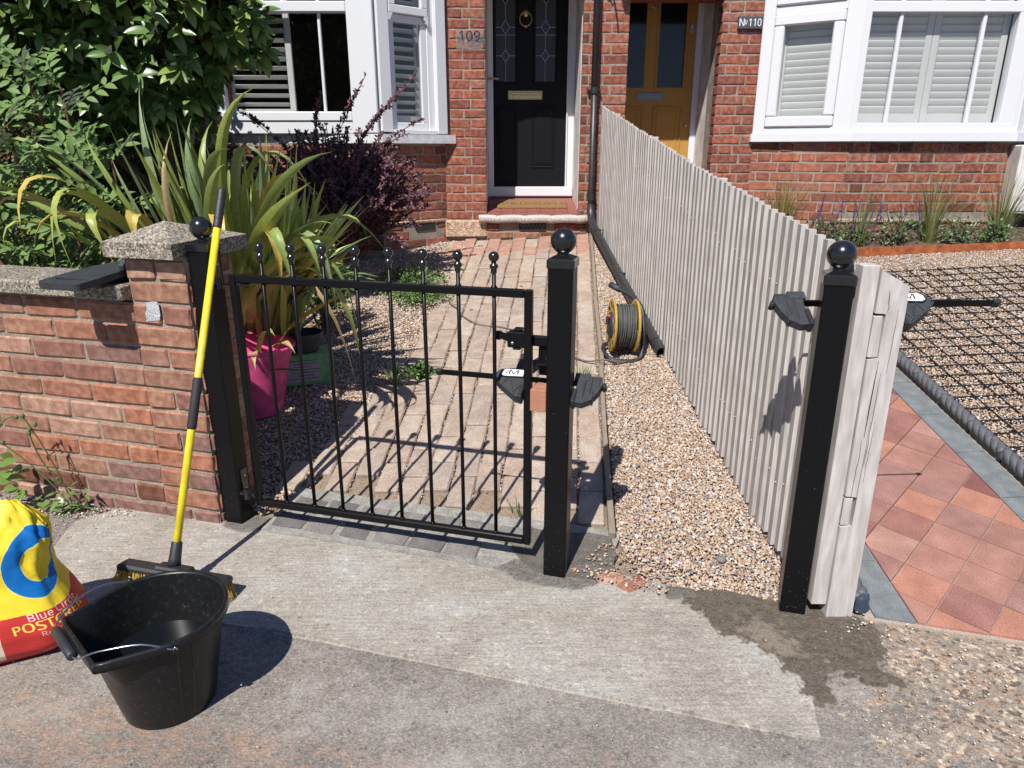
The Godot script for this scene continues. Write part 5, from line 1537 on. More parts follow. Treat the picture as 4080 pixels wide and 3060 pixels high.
func fence() -> void:
	rng.seed = 81
	var t := thing("slatted_fence", "pale grey painted fence of closely spaced upright battens rising towards the houses", "fence", Vector3(0.9, 0, -1.9))
	var fx := func(z: float) -> float: return 0.70 + (z + 6.1) * 0.0515
	var top := func(z: float) -> float:
		if z > -3.5: return 1.112 + (-z - 1.9) * 0.134
		return 1.326 + (-z - 3.5) * 0.152
	var yaw := atan(0.0515)
	var ms := []
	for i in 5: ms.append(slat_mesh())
	var z := -1.955
	var i := 0
	while z > -6.02:
		var yb := gy(fx.call(z), z) + 0.012 + rf(-0.008, 0.012)
		if z > -2.3: yb += 0.05 * (z + 2.3) / 0.35
		var yt: float = top.call(z) + rf(-0.004, 0.004)
		var c := Vector3(fx.call(z) + 0.011 + rf(-0.0015, 0.0015), (yb + yt) / 2, z)
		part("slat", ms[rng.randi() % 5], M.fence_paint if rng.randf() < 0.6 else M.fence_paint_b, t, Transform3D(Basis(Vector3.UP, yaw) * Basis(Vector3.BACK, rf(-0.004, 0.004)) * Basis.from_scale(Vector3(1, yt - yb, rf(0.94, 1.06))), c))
		if rng.randf() < 0.5:
			var st := mb(true)
			for hy in [0.22, 0.78]:
				ball(st, Vector3(-0.0005, lerpf(yb, yt, hy) + rf(-0.02, 0.02) - c.y, 0), 0.0032, 6)
			part("screw_head", st, M.fence_paint_b, t, Transform3D(Basis(Vector3.UP, yaw), c - Vector3(0.011, 0, 0)))
		z -= 0.060 + rf(-0.001, 0.001)
		i += 1
	# rails behind the battens
	for f in [0.86, 0.36]:
		var st := mb()
		var pts := []
		for zz in [-1.92, -3.5, -6.03]:
			var b0: float = gy(fx.call(zz), zz)
			pts.append(Vector3(fx.call(zz) + 0.022 + 0.02, lerpf(b0, top.call(zz), f), zz))
		for k in 2:
			var a: Vector3 = pts[k]
			var b: Vector3 = pts[k + 1]
			var d := (b - a).normalized()
			var sx := Vector3.UP.cross(d).normalized()
			box(st, (a + b) / 2, Vector3(0.036, 0.085, a.distance_to(b) + 0.01), 0.002, Basis(sx, d.cross(sx), d))
		part("rail", st, M.fence_paint, t)
	for zz in [-3.38, -4.7, -5.95]:
		var x: float = fx.call(zz) + 0.022 + 0.042
		part("post", bx(Vector3(x, gy(x, zz) - 0.05, zz - 0.035), Vector3(x + 0.075, top.call(zz) - 0.05, zz + 0.035), 0.003), M.post_paint, t)
	# end post: a batten edge, then the post with the sawn rail ends let into its face
	var px := 0.948
	var zf := -1.862
	var st := mb()
	var W := 0.104
	var ty := func(x: float) -> float: return 1.098 - (x - px) * 0.56
	var sec := [[0.0, 0.024, zf - 0.010, 0.03], [0.027, W, zf, 0.0]]
	part("end_batten", bx(Vector3(px - 0.024, 0.05, zf - 0.05), Vector3(px + 0.0215, 1.095, zf - 0.006), 0.002), M.post_paint, t)
	var zb := -1.955
	var ol := PackedVector2Array([Vector2(px + 0.024, -0.03), Vector2(px + W, -0.03), Vector2(px + W, ty.call(px + W)), Vector2(px + 0.024, ty.call(px + 0.024))])
	var notched := PackedVector2Array([Vector2(px + 0.024, -0.03), Vector2(px + W, -0.03), Vector2(px + W, ty.call(px + W)), Vector2(px + 0.024, ty.call(px + 0.024)), Vector2(px + 0.024, 0.968), Vector2(px + 0.053, 0.966), Vector2(px + 0.051, 0.842), Vector2(px + 0.024, 0.838), Vector2(px + 0.024, 0.424), Vector2(px + 0.058, 0.420), Vector2(px + 0.055, 0.326), Vector2(px + 0.024, 0.322)])
	prism(st, notched, zb, zf)
	part("end_post", st, M.post_paint, t)
	for e in [[0.842, 0.962], [0.326, 0.418]]:
		st = mb()
		box(st, Vector3(px + 0.0375, (e[0] + e[1]) / 2, zf - 0.03), Vector3(0.0268, e[1] - e[0] - 0.0015, 0.054), 0.003, Basis(), 0.0015)
		part("rail_end", st, M.post_paint, t)
	st = mb()
	# drying cracks down the post
	for cr in [[0.0535, 0.835, 0.61, 0.0028], [0.0575, 0.968, 1.03, 0.0016], [0.045, 0.60, 0.42, 0.0012], [0.066, 0.80, 0.52, 0.0011], [0.072, 0.66, 0.47, 0.0008], [0.085, 0.98, 0.80, 0.0009], [0.060, 0.66, 0.33, 0.0010]]:
		var pts := []
		for k in 9:
			var f := k / 8.0
			pts.append(Vector3(px + cr[0] - 0.012 * f * 0.4 + rf(-0.0012, 0.0012), lerpf(cr[1], cr[2], f), zf + 0.0002))
		for k in 8:
			var w: float = cr[3] * sin(PI * (k + 0.7) / 9.0)
			box(st, (pts[k] + pts[k + 1]) / 2, Vector3(w, pts[k].distance_to(pts[k + 1]), 0.0016), 0.0, Basis(Vector3.BACK, atan2(-(pts[k + 1].x - pts[k].x), pts[k + 1].y - pts[k].y)))
	part("crack", st, M.crack, t)
	# timber edging of the path
	var ed := thing("path_edging", "weathered grey timber edging board between block path and gravel strip", "edging", Vector3(0.36, 0, -2.27))
	var ep := [Vector2(0.362, -2.262), Vector2(0.415, -2.95), Vector2(0.470, -3.60), Vector2(0.480, -3.62), Vector2(0.535, -4.45), Vector2(0.60, -5.25), Vector2(0.655, -5.98)]
	for k in [0, 1, 3, 4, 5]:
		var a := Vector3(ep[k].x, gy(ep[k].x, ep[k].y) + 0.006, ep[k].y)
		var b := Vector3(ep[k + 1].x, gy(ep[k + 1].x, ep[k + 1].y) + 0.006 + rf(-0.003, 0.003), ep[k + 1].y)
		var d := (b - a).normalized()
		var sx := Vector3.UP.cross(d).normalized()
		st = mb()
		box(st, (a + b) / 2, Vector3(0.021, 0.07, a.distance_to(b) - 0.001), 0.003, Basis(sx, d.cross(sx), d), 0.0015)
		part("board", st, M.edge_timber, ed)

# ---------------------------------------------------------------- loose things
func pipes() -> void:
	# downpipe on the party line
	var t := thing("downpipe", "black round rainwater downpipe running down the brick pier beside the black door", "downpipe", Vector3(0.655, 0.9, -6.04))
	var st := mb(true)
	tube(st, [Vector3(0.650, 5.0, -6.045), Vector3(0.650, 1.815, -6.045)], 0.0275, 18)
	part("pipe", st, M.pipe, t)
	st = mb(true)
	tube(st, [Vector3(0.650, 1.83, -6.045), Vector3(0.651, 1.0, -6.045), Vector3(0.652, 0.93, -6.042)], 0.0255, 18)
	part("pipe", st, M.pipe, t)
	for c in [[1.80, 1.85], [0.985, 1.055]]:
		st = mb(true)
		lathe(st, [Vector2(0.026, c[0]), Vector2(0.033, c[0]), Vector2(0.033, c[1]), Vector2(0.026, c[1])], 18, Transform3D(Basis(), Vector3(0.650, 0, -6.045)), true)
		if c[0] > 1.5:
			st.set_smooth_group(-1)
			box(st, Vector3(0.650, 1.826, -6.075), Vector3(0.105, 0.022, 0.05), 0.004)
		part("collar", st, M.black_plastic, t)
	# waste pipe clipped along the fence's foot, open at its near end
	var w := thing("drain_pipe", "open-ended black drain pipe clipped along the foot of the slatted fence", "pipe", Vector3(0.79, 0.3, -3.7))
	st = mb(true)
	var a := Vector3(0.648, 0.935, -6.03)
	var e0 := Vector3(0.812, 0.340, -3.70)
	var run := bezier(Vector3(0.652, 0.95, -6.042), Vector3(0.650, 0.83, -6.03), Vector3(0.664, 0.785, -5.86), 6)
	run.append(e0.lerp(Vector3(0.664, 0.785, -5.86), 0.5) + Vector3(0, -0.012, 0))
	run.append(e0)
	tube(st, run, 0.0315, 18, false)
	part("pipe", st, M.pipe, w)
	st = mb(true)
	tube(st, [e0 + (run[7] - e0).normalized() * -0.0005, e0 + (run[7] - e0).normalized() * 0.25], 0.0285, 18, false)
	part("pipe_bore", st, M.rubber, w)
	st = mb()
	var dir: Vector3 = (e0 - run[7]).normalized()
	var sx := Vector3.UP.cross(dir).normalized()
	var pb := Basis(sx, dir.cross(sx), dir)
	for k in 20:
		var b0 := TAU * k / 20
		var b1 := TAU * (k + 1) / 20
		var u0 := pb * Vector3(cos(b0), sin(b0), 0)
		var u1 := pb * Vector3(cos(b1), sin(b1), 0)
		quad(st, e0 + u0 * 0.0285, e0 + u0 * 0.0315, e0 + u1 * 0.0315, e0 + u1 * 0.0285)
	part("pipe_lip", st, M.dusty_plastic, w)
	for f in [0.055, 0.52, 0.93]:
		var c: Vector3 = e0.lerp(Vector3(0.664, 0.785, -5.86), f) + Vector3(0, -0.012 * (1.0 - absf(f - 0.5) * 2.0), 0)
		st = mb(true)
		lathe(st, [Vector2(0.0316, -0.008), Vector2(0.0335, -0.008), Vector2(0.0335, 0.008), Vector2(0.0316, 0.008)], 18, Transform3D(Basis(pb.x, pb.z, -pb.y), c), true)
		st.set_smooth_group(-1)
		box(st, c + pb * Vector3(0.034, 0.026, 0), Vector3(0.04, 0.006, 0.016), 0.001, pb)
		box(st, c + pb * Vector3(0.052, 0.034, 0), Vector3(0.005, 0.022, 0.016), 0.001, pb)
		part("pipe_clip", st, M.rubber, w)

func cable_reel() -> void:
	rng.seed = 91
	var c := Vector3(0.607, 0.472, -3.78)
	var t := thing("cable_reel", "yellow and black cable reel on a tubular stand upon the gravel strip", "cable reel", Vector3(0.6, 0.29, -3.78))
	var ax := Vector3(0.998, -0.03, -0.035).normalized()      # axis, from the socket side to the fence
	var up := Vector3.UP
	up = (up - ax * up.dot(ax)).normalized()
	var fz := ax.cross(up)
	var X := Transform3D(Basis(up, ax, fz * -1.0).orthonormalized(), c)
	X = Transform3D(Basis(fz, ax, fz.cross(ax)), c)
	var R := 0.142
	for e in [-0.063, 0.063]:
		var st := mb(true)
		var d: float = -0.006 if e < 0 else 0.006
		lathe(st, [Vector2(0.03, e - absf(d) * 0.4), Vector2(0.10, e - absf(d) * 0.4), Vector2(0.130, e - absf(d)), Vector2(R, e - absf(d)), Vector2(R + 0.003, e), Vector2(R, e + absf(d)), Vector2(0.130, e + absf(d)), Vector2(0.10, e + absf(d) * 0.4), Vector2(0.03, e + absf(d) * 0.4), Vector2(0.03, e - absf(d) * 0.4)], 40, X, true)
		part("flange", st, M.reel_yellow, t)
	# hazard stripes moulded round the socket-side flange
	var st := mb()
	for k in 10:
		var a := TAU * k / 10.0 + 0.2
		var b := Basis(Vector3.UP, a)
		var o := []
		for q in [[0.098, -0.012], [0.127, 0.008], [0.127, 0.034], [0.098, 0.014]]: o.append(X * (b * Vector3(q[0], -0.0695 + (0.003 if q[0] < 0.11 else 0.0), q[1])))
		var cen: Vector3 = (o[0] + o[1] + o[2] + o[3]) / 4.0 + ax * 0.004
		var i2 := []
		for p in o: i2.append(p + ax * 0.003)
		oquad(st, o[0], o[1], o[2], o[3], cen)
		for j in 4: oquad(st, o[j], o[(j + 1) % 4], i2[(j + 1) % 4], i2[j], cen)
	part("hazard_stripe", st, M.rubber, t)
	st = mb(true)
	lathe(st, [Vector2(0.0, -0.077), Vector2(0.066, -0.077), Vector2(0.072, -0.073), Vector2(0.074, -0.063), Vector2(0.0, -0.063)], 28, X, true)
	part("socket_plate", st, M.dusty_plastic, t)
	st = mb()
	for k in 2:
		box(st, X * (Basis(Vector3.UP, 0.5 + k * PI) * Vector3(0.035, -0.083, 0)), Vector3(0.048, 0.012, 0.044), 0.004, X.basis)
	part("socket_cover", st, M.rubber, t)
	st = mb(true)
	ball(st, X * Vector3(0.0, -0.078, 0.05), 0.009, 10)
	part("reset_button", st, M.red_lamp, t)
	# cable: three layers of windings, the outer one slack
	st = mb(true)
	lathe(st, [Vector2(0.09, -0.058), Vector2(0.092, 0.058)], 24, X)
	var lay_i := 0
	for r in [0.104, 0.112]:
		var pts := []
		var turns := 14
		for k in turns * 20 + 1:
			var f := float(k) / (turns * 20)
			var a := TAU * k / 20.0
			var y := lerpf(-0.056, 0.056, f) + 0.0025 * sin(a * 1.37 + lay_i)
			var rr: float = r + 0.0035 * sin(k * 0.113 + lay_i * 2.0) + (0.010 * maxf(0.0, -sin(a)) if lay_i == 1 else 0.0) * (0.5 + 0.5 * sin(k * 0.031))
			pts.append(X * Vector3(cos(a) * rr, y, sin(a) * rr))
		tube(st, pts, 0.0043, 6)
		lay_i += 1
	part("cable_windings", st, M.cable, t)
	# stand of bent tube
	st = mb(true)
	var g := c.y - gy(c.x, c.z)
	var f := func(p: Vector3) -> Vector3: return c + Vector3(p.x, 0, p.z) + Vector3(0, p.y, 0)
	var raw := [Vector3(-0.045, 0.185, -0.20), Vector3(0.0, 0.165, -0.16), Vector3(0.055, 0.14, -0.10), Vector3(0.098, 0.095, -0.03), Vector3(0.108, 0.02, 0.01), Vector3(0.104, -0.07, 0.05), Vector3(0.092, -0.145, 0.085), Vector3(0.065, -0.168, 0.105), Vector3(0.02, -0.172, 0.115), Vector3(-0.05, -0.168, 0.115), Vector3(-0.088, -0.155, 0.09), Vector3(-0.106, -0.138, 0.03), Vector3(-0.095, -0.120, -0.03), Vector3(-0.065, -0.115, -0.05)]
	var sm := []
	for i in raw.size() - 1:
		var p0: Vector3 = raw[maxi(i - 1, 0)]
		var p3: Vector3 = raw[mini(i + 2, raw.size() - 1)]
		for k in 6: sm.append(f.call(raw[i].cubic_interpolate(raw[i + 1], p0, p3, k / 6.0)))
	sm.append(f.call(raw[-1]))
	tube(st, sm, 0.0125, 10)
	part("stand", st, M.black_plastic, t)
	st = mb(true)
	tube(st, [sm[0] + (sm[0] - sm[3]) * 0.4, sm[6]], 0.0175, 12)
	part("handle_grip", st, M.dusty_plastic, t)
	st = mb(true)
	tube(st, [X * Vector3(0, 0.065, 0), X * Vector3(0, 0.105, 0)], 0.02, 12)
	part("hub", st, M.rubber, t)
	# cable that leaves the reel and runs over the path to the bed
	var cb := thing("extension_cable", "thin grey extension cable trailing from the reel across the block path", "cable", Vector3(0, 0.4, -4.2))
	st = mb(true)
	var path := []
	for p in [[0.66, -3.69, 0.012], [0.58, -3.64, 0.02], [0.49, -3.63, 0.045], [0.40, -3.67, 0.022], [0.31, -3.78, 0.014], [0.2, -3.92, 0.013], [0.06, -4.1, 0.013], [-0.07, -4.2, 0.013], [-0.2, -4.25, 0.013], [-0.30, -4.38, 0.013], [-0.36, -4.53, 0.015], [-0.41, -4.62, 0.014], [-0.43, -4.72, 0.014], [-0.50, -4.78, 0.013], [-0.6, -4.85, 0.013]]:
		path.append(Vector3(p[0], gy(p[0], p[1]) + p[2], p[1]))
	var sm2 := []
	for i in path.size() - 1:
		for k in 5: sm2.append(path[i].cubic_interpolate(path[i + 1], path[maxi(i - 1, 0)], path[mini(i + 2, path.size() - 1)], k / 5.0))
	tube(st, sm2, 0.0048, 7)
	part("flex", st, M.cable_grey, cb)

func broom() -> void:
	rng.seed = 95
	var a := Vector3(-1.10, 0.100, -2.01)
	var b := bp(-1.066, 1.262, 0.098)
	var d := (b - a).normalized()
	var t := thing("broom", "yellow-handled yard broom leaning upside up against the gate's hinge post", "broom", Vector3(a.x, 0, a.z))
	var at := func(f: float) -> Vector3: return a.lerp(b, f)
	var st := mb(true)
	tube(st, [at.call(0.03), at.call(0.27), at.call(0.27), at.call(0.90)], 0.0125, 16)
	part("handle", st, M.broom_yellow, t)
	st = mb(true)
	tube(st, [at.call(0.345), at.call(0.35), at.call(0.475), at.call(0.48)], [0.0135, 0.0155, 0.0155, 0.0135], 16)
	part("foam_grip", st, M.rubber, t)
	st = mb(true)
	var pts := []
	var rad := []
	for k in 25:
		pts.append(at.call(lerpf(0.885, 0.985, k / 24.0)))
		rad.append(0.0145 if k < 6 else (0.0158 if k % 2 else 0.0147))
	pts.append(at.call(0.992)); rad.append(0.0135)
	pts.append(at.call(0.997)); rad.append(0.009)
	tube(st, pts, rad, 16)
	part("end_grip", st, M.black_plastic, t)
	st = mb(true)
	tube(st, [at.call(0.0), at.call(0.015), at.call(0.055), at.call(0.058)], [0.022, 0.0195, 0.0175, 0.0165], 14)
	part("socket", st, M.black_plastic, t)
	# head and bristles, tilted forward
	var l := Vector3(-1.285, 0.088, -2.035)
	var r := Vector3(-0.905, 0.072, -1.955)
	var hx := (r - l).normalized()
	var hz := Vector3(0.05, 0.14, 0.98)
	hz = (hz - hx * hz.dot(hx)).normalized()
	var hy := hz.cross(hx)
	var hb := Basis(hx, hy, hz)
	st = mb()
	box(st, (l + r) / 2, Vector3(l.distance_to(r), 0.022, 0.062), 0.007, hb)
	box(st, (l + r) / 2 + hy * 0.015, Vector3(0.12, 0.016, 0.05), 0.006, hb)
	var head := part("broom_head", st, M.black_plastic, t)
	st = mb()
	for i in 36:
		for j in 4:
			for q in 5:
				var s := l.lerp(r, (i + 0.5) / 36.0) + hz * (-0.022 + j * 0.0145) - hy * 0.010
				var e := s - hy * rf(0.066, 0.078) + hx * rf(-0.010, 0.010) + hz * (rf(-0.008, 0.012) + (j - 1.5) * 0.007)
				if i < 2: e -= hx * 0.03
				if i > 33: e += hx * 0.02
				e.y = maxf(e.y, 0.003)
				var w := 0.0019
				var o := v3(0.003)
				var p := Vector3(rf(-1, 1), 0, rf(-1, 1)).normalized() * w
				otri(st, s + o - p, s + o + p, e, s + o - Vector3(0, 0, 1))
				otri(st, s + o - p.cross(hy), s + o + p.cross(hy), e, s + o - Vector3(1, 0, 0))
	part("bristle", st, M.bristle, head).set_meta("kind", "stuff")

func bucket_shape(f: float) -> Array:   # outline of the bucket at height share f: a circle drawn out to a flat pouring lip
	var r := lerpf(0.112, 0.165, f)
	var o := []
	var k := clampf((f - 0.35) / 0.65, 0.0, 1.0)
	k = k * k
	var lipdir := Vector2(-0.695, 0.719)
	var la := lipdir.angle()
	for i in 64:
		var a := TAU * i / 64.0
		var da := wrapf(a - la, -PI, PI)
		var rr := r
		if absf(da) < 1.26:
			# distance to the polygon: lip edge at 0.19, sides tangent to the circle
			var lip := (0.175 / maxf(0.2, cos(da)))
			var side := 0.165 / maxf(0.2, cos(absf(da) - 1.266))
			var tgt := minf(lip, side)
			rr = lerpf(r, maxf(r, tgt * r / 0.165), k)
		o.append(Vector2(cos(a), sin(a)) * rr)
	return o
func ring_wall(st: SurfaceTool, shapes: Array, ys: Array, c: Vector3, inside: bool) -> void:
	for j in shapes.size() - 1:
		var n: int = shapes[j].size()
		for i in n:
			var i2 := (i + 1) % n
			var p := [shapes[j][i], shapes[j][i2], shapes[j + 1][i2], shapes[j + 1][i]]
			var y := [ys[j], ys[j], ys[j + 1], ys[j + 1]]
			var v := []
			for k in 4: v.append(c + Vector3(p[k].x, y[k], p[k].y))
			if inside: quad(st, v[0], v[1], v[2], v[3])
			else: quad(st, v[0], v[3], v[2], v[1])
func scaled(sh: Array, k: float) -> Array:
	var o := []
	for p in sh: o.append(p + p.normalized() * k)
	return o
func bucket() -> void:
	var c := Vector3(-0.905, 0.002, -1.530)
	var H := 0.275
	var t := thing("bucket", "black plastic builder's bucket with pouring lip, half full of dark water", "bucket", c)
	var st := mb(true)
	var sh := []
	var ys := []
	for i in 13:
		sh.append(bucket_shape(i / 12.0)); ys.append(H * i / 12.0)
	ring_wall(st, sh, ys, c, false)
	st.set_smooth_group(1)
	var inn := []
	for s in sh: inn.append(scaled(s, -0.004))
	ring_wall(st, inn, ys, c + Vector3(0, 0.0005, 0), true)
	st.set_smooth_group(-1)
	for i in 64: otri(st, c, c + Vector3(sh[0][i].x, 0, sh[0][i].y), c + Vector3(sh[0][(i + 1) % 64].x, 0, sh[0][(i + 1) % 64].y), c + Vector3.UP)
	part("shell", st, M.bucket_black, t)
	# rolled rim and a shallow band beneath it
	st = mb(true)
	ring_wall(st, [scaled(sh[12], -0.004), scaled(sh[12], -0.001), scaled(sh[12], 0.006), scaled(sh[12], 0.0085), scaled(sh[12], 0.0085), scaled(sh[12], 0.004)], [H - 0.002, H + 0.004, H + 0.004, H, H - 0.020, H - 0.021], c, true)
	st.set_smooth_group(-1)
	var rim := part("rim", st, M.bucket_black, t)
	# water
	st = mb()
	var ws: Array = scaled(bucket_shape(0.52), -0.0045)
	for i in 64: otri(st, c + Vector3(0, H * 0.52, 0), c + Vector3(ws[i].x, H * 0.52, ws[i].y), c + Vector3(ws[(i + 1) % 64].x, H * 0.52, ws[(i + 1) % 64].y), c)
	part("water", st, M.water, t)
	# mould seams
	st = mb()
	for a in [0.62, 0.86, 2.4, 4.4]:
		var p0 := Vector3(cos(a) * 0.1125, 0.012, sin(a) * 0.1125)
		var p1 := Vector3(cos(a) * 0.159, H - 0.03, sin(a) * 0.159)
		tube(st, [c + p0, c + p1], 0.0022, 5)
	part("mould_seam", st, M.bucket_black, t)
	# bail handle lying over the lip
	var pa := Vector3(-0.795, H - 0.010, -1.392)
	var pb := Vector3(-1.040, H - 0.006, -1.667)
	var ga := Vector3(-1.020, 0.262, -1.368)
	var gb := Vector3(-1.125, 0.262, -1.470)
	st = mb(true)
	var wp := [pa + Vector3(0.004, 0.012, 0.006), pa, Vector3(-0.86, H + 0.020, -1.372), Vector3(-0.95, H + 0.016, -1.352), ga, gb, Vector3(-1.12, H + 0.010, -1.55), Vector3(-1.085, H + 0.012, -1.62), pb, pb + Vector3(-0.004, 0.01, -0.006)]
	var ws2 := []
	for i in wp.size() - 1:
		for k in 5: ws2.append(wp[i].cubic_interpolate(wp[i + 1], wp[maxi(i - 1, 0)], wp[mini(i + 2, wp.size() - 1)], k / 5.0))
	ws2.append(wp[-1])
	tube(st, ws2, 0.0026, 8)
	var hd := part("handle", st, M.wire, t)
	st = mb(true)
	var gd := (gb - ga)
	tube(st, [ga + gd * 0.04, ga + gd * 0.06, ga + gd * 0.94, ga + gd * 0.96], [0.010, 0.0125, 0.0125, 0.010], 14)
	part("handle_grip", st, M.black_plastic, hd)
	for p in [pa, pb]:
		st = mb(true)
		ball(st, p, 0.008, 10)
		part("ear", st, M.bucket_black, t)

# the print of the cement bag, drawn once as a picture: colours, ring mark, lettering
func stamp(img: Image, s: String, at: Vector2, size: float, col: Color, wide := 1.0) -> void:   # at: middle, in pixels
	var tm := TextMesh.new()
	tm.text = s
	tm.font = font
	tm.font_size = 64
	tm.pixel_size = size / 46.0
	tm.depth = 0.0
	tm.curve_step = 1.0
	var ar := tm.get_mesh_arrays()
	var v: PackedVector3Array = ar[Mesh.ARRAY_VERTEX]
	var ix: PackedInt32Array = ar[Mesh.ARRAY_INDEX]
	for i in range(0, ix.size(), 3):
		var p := [Vector2(), Vector2(), Vector2()]
		for k in 3: p[k] = at + Vector2(v[ix[i + k]].x * wide, -v[ix[i + k]].y)
		fill_tri(img, p[0], p[1], p[2], col)
func fill_tri(img: Image, a: Vector2, b: Vector2, c: Vector2, col: Color) -> void:
	var lo := a.min(b).min(c).floor()
	var hi := a.max(b).max(c).ceil()
	var ar := (b - a).cross(c - a)
	if absf(ar) < 1e-6: return
	for y in range(maxi(0, int(lo.y)), mini(img.get_height(), int(hi.y) + 1)):
		for x in range(maxi(0, int(lo.x)), mini(img.get_width(), int(hi.x) + 1)):
			var p := Vector2(x + 0.5, y + 0.5)
			var u := (b - p).cross(c - p) / ar
			var w := (c - p).cross(a - p) / ar
			if u >= -0.02 and w >= -0.02 and 1.0 - u - w >= -0.02: img.set_pixel(x, y, col)
func bag_print() -> ImageTexture:
	# 1440 px to the metre: x round the sack, its front's middle at 900, its front edge at about 1190; y from the top down
	var W := 1800
	var Hh := 640
	var img := Image.create(W, Hh, false, Image.FORMAT_RGB8)
	var yel := Color(0.88, 0.78, 0.20)
	var red := Color(0.74, 0.21, 0.20)
	img.fill(yel)
	for x in W:
		var yb := 424 + int(8.0 * sin(x * 0.006)) - int(maxf(0.0, x - 1190.0) * 0.16)
		img.fill_rect(Rect2i(x, yb, 1, Hh - yb), red)
	var ring := Vector2(1163, 236)
	for y in range(70, 410):
		for x in range(990, 1400):
			var d := Vector2(x - ring.x, y - ring.y)
			var r := d.length()
			var r2 := Vector2(d.x - 26, d.y).length()
			if r < 142 and r2 > 86:
				img.set_pixel(x, y, Color(0.04, 0.40, 0.68))
			elif r < 145 and r2 > 83:
				img.set_pixel(x, y, Color(0.82, 0.82, 0.58))
	img.fill_rect(Rect2i(940, 48, 76, 50), Color(0.70, 0.17, 0.17))
	img.fill_rect(Rect2i(900, 122, 78, 60), Color(0.07, 0.22, 0.21))
	stamp(img, "WATER", Vector2(938, 166), 15, Color(0.8, 0.8, 0.7))
	stamp(img, "Blue Circle", Vector2(1168, 440), 29, Color(0.93, 0.84, 0.80), 1.12)
	for o in 3: stamp(img, "POSTCRETE", Vector2(1152 + o, 478), 37, Color(0.95, 0.83, 0.36), 1.2)
	stamp(img, "Ready to use", Vector2(1180, 515), 22, Color(0.90, 0.70, 0.64), 1.12)
	stamp(img, "CAUTION", Vector2(1105, 606), 10, Color(0.92, 0.72, 0.68))
	img.fill_rect(Rect2i(830, 436, 110, 170), Color(0.86, 0.81, 0.74))
	for k in 3: img.fill_rect(Rect2i(1150 + k * 12, 540, 3, 34), Color(0.90, 0.70, 0.66))
	img.fill_rect(Rect2i(1138, 576, 52, 3), Color(0.90, 0.70, 0.66))
	for q in [[1222, 96], [1284, 110]]:
		img.fill_rect(Rect2i(q[0], q[1], 50, 38), Color(0.25, 0.24, 0.08))
		img.fill_rect(Rect2i(q[0] + 4, q[1] + 4, 42, 30), yel)
		img.fill_rect(Rect2i(q[0] + 14, q[1] + 12, 22, 13), Color(0.25, 0.24, 0.08))
	for k in 3: img.fill_rect(Rect2i(1250, 160 + k * 8, 60 - k * 8, 2), Color(0.25, 0.24, 0.08))
	return ImageTexture.create_from_image(img)
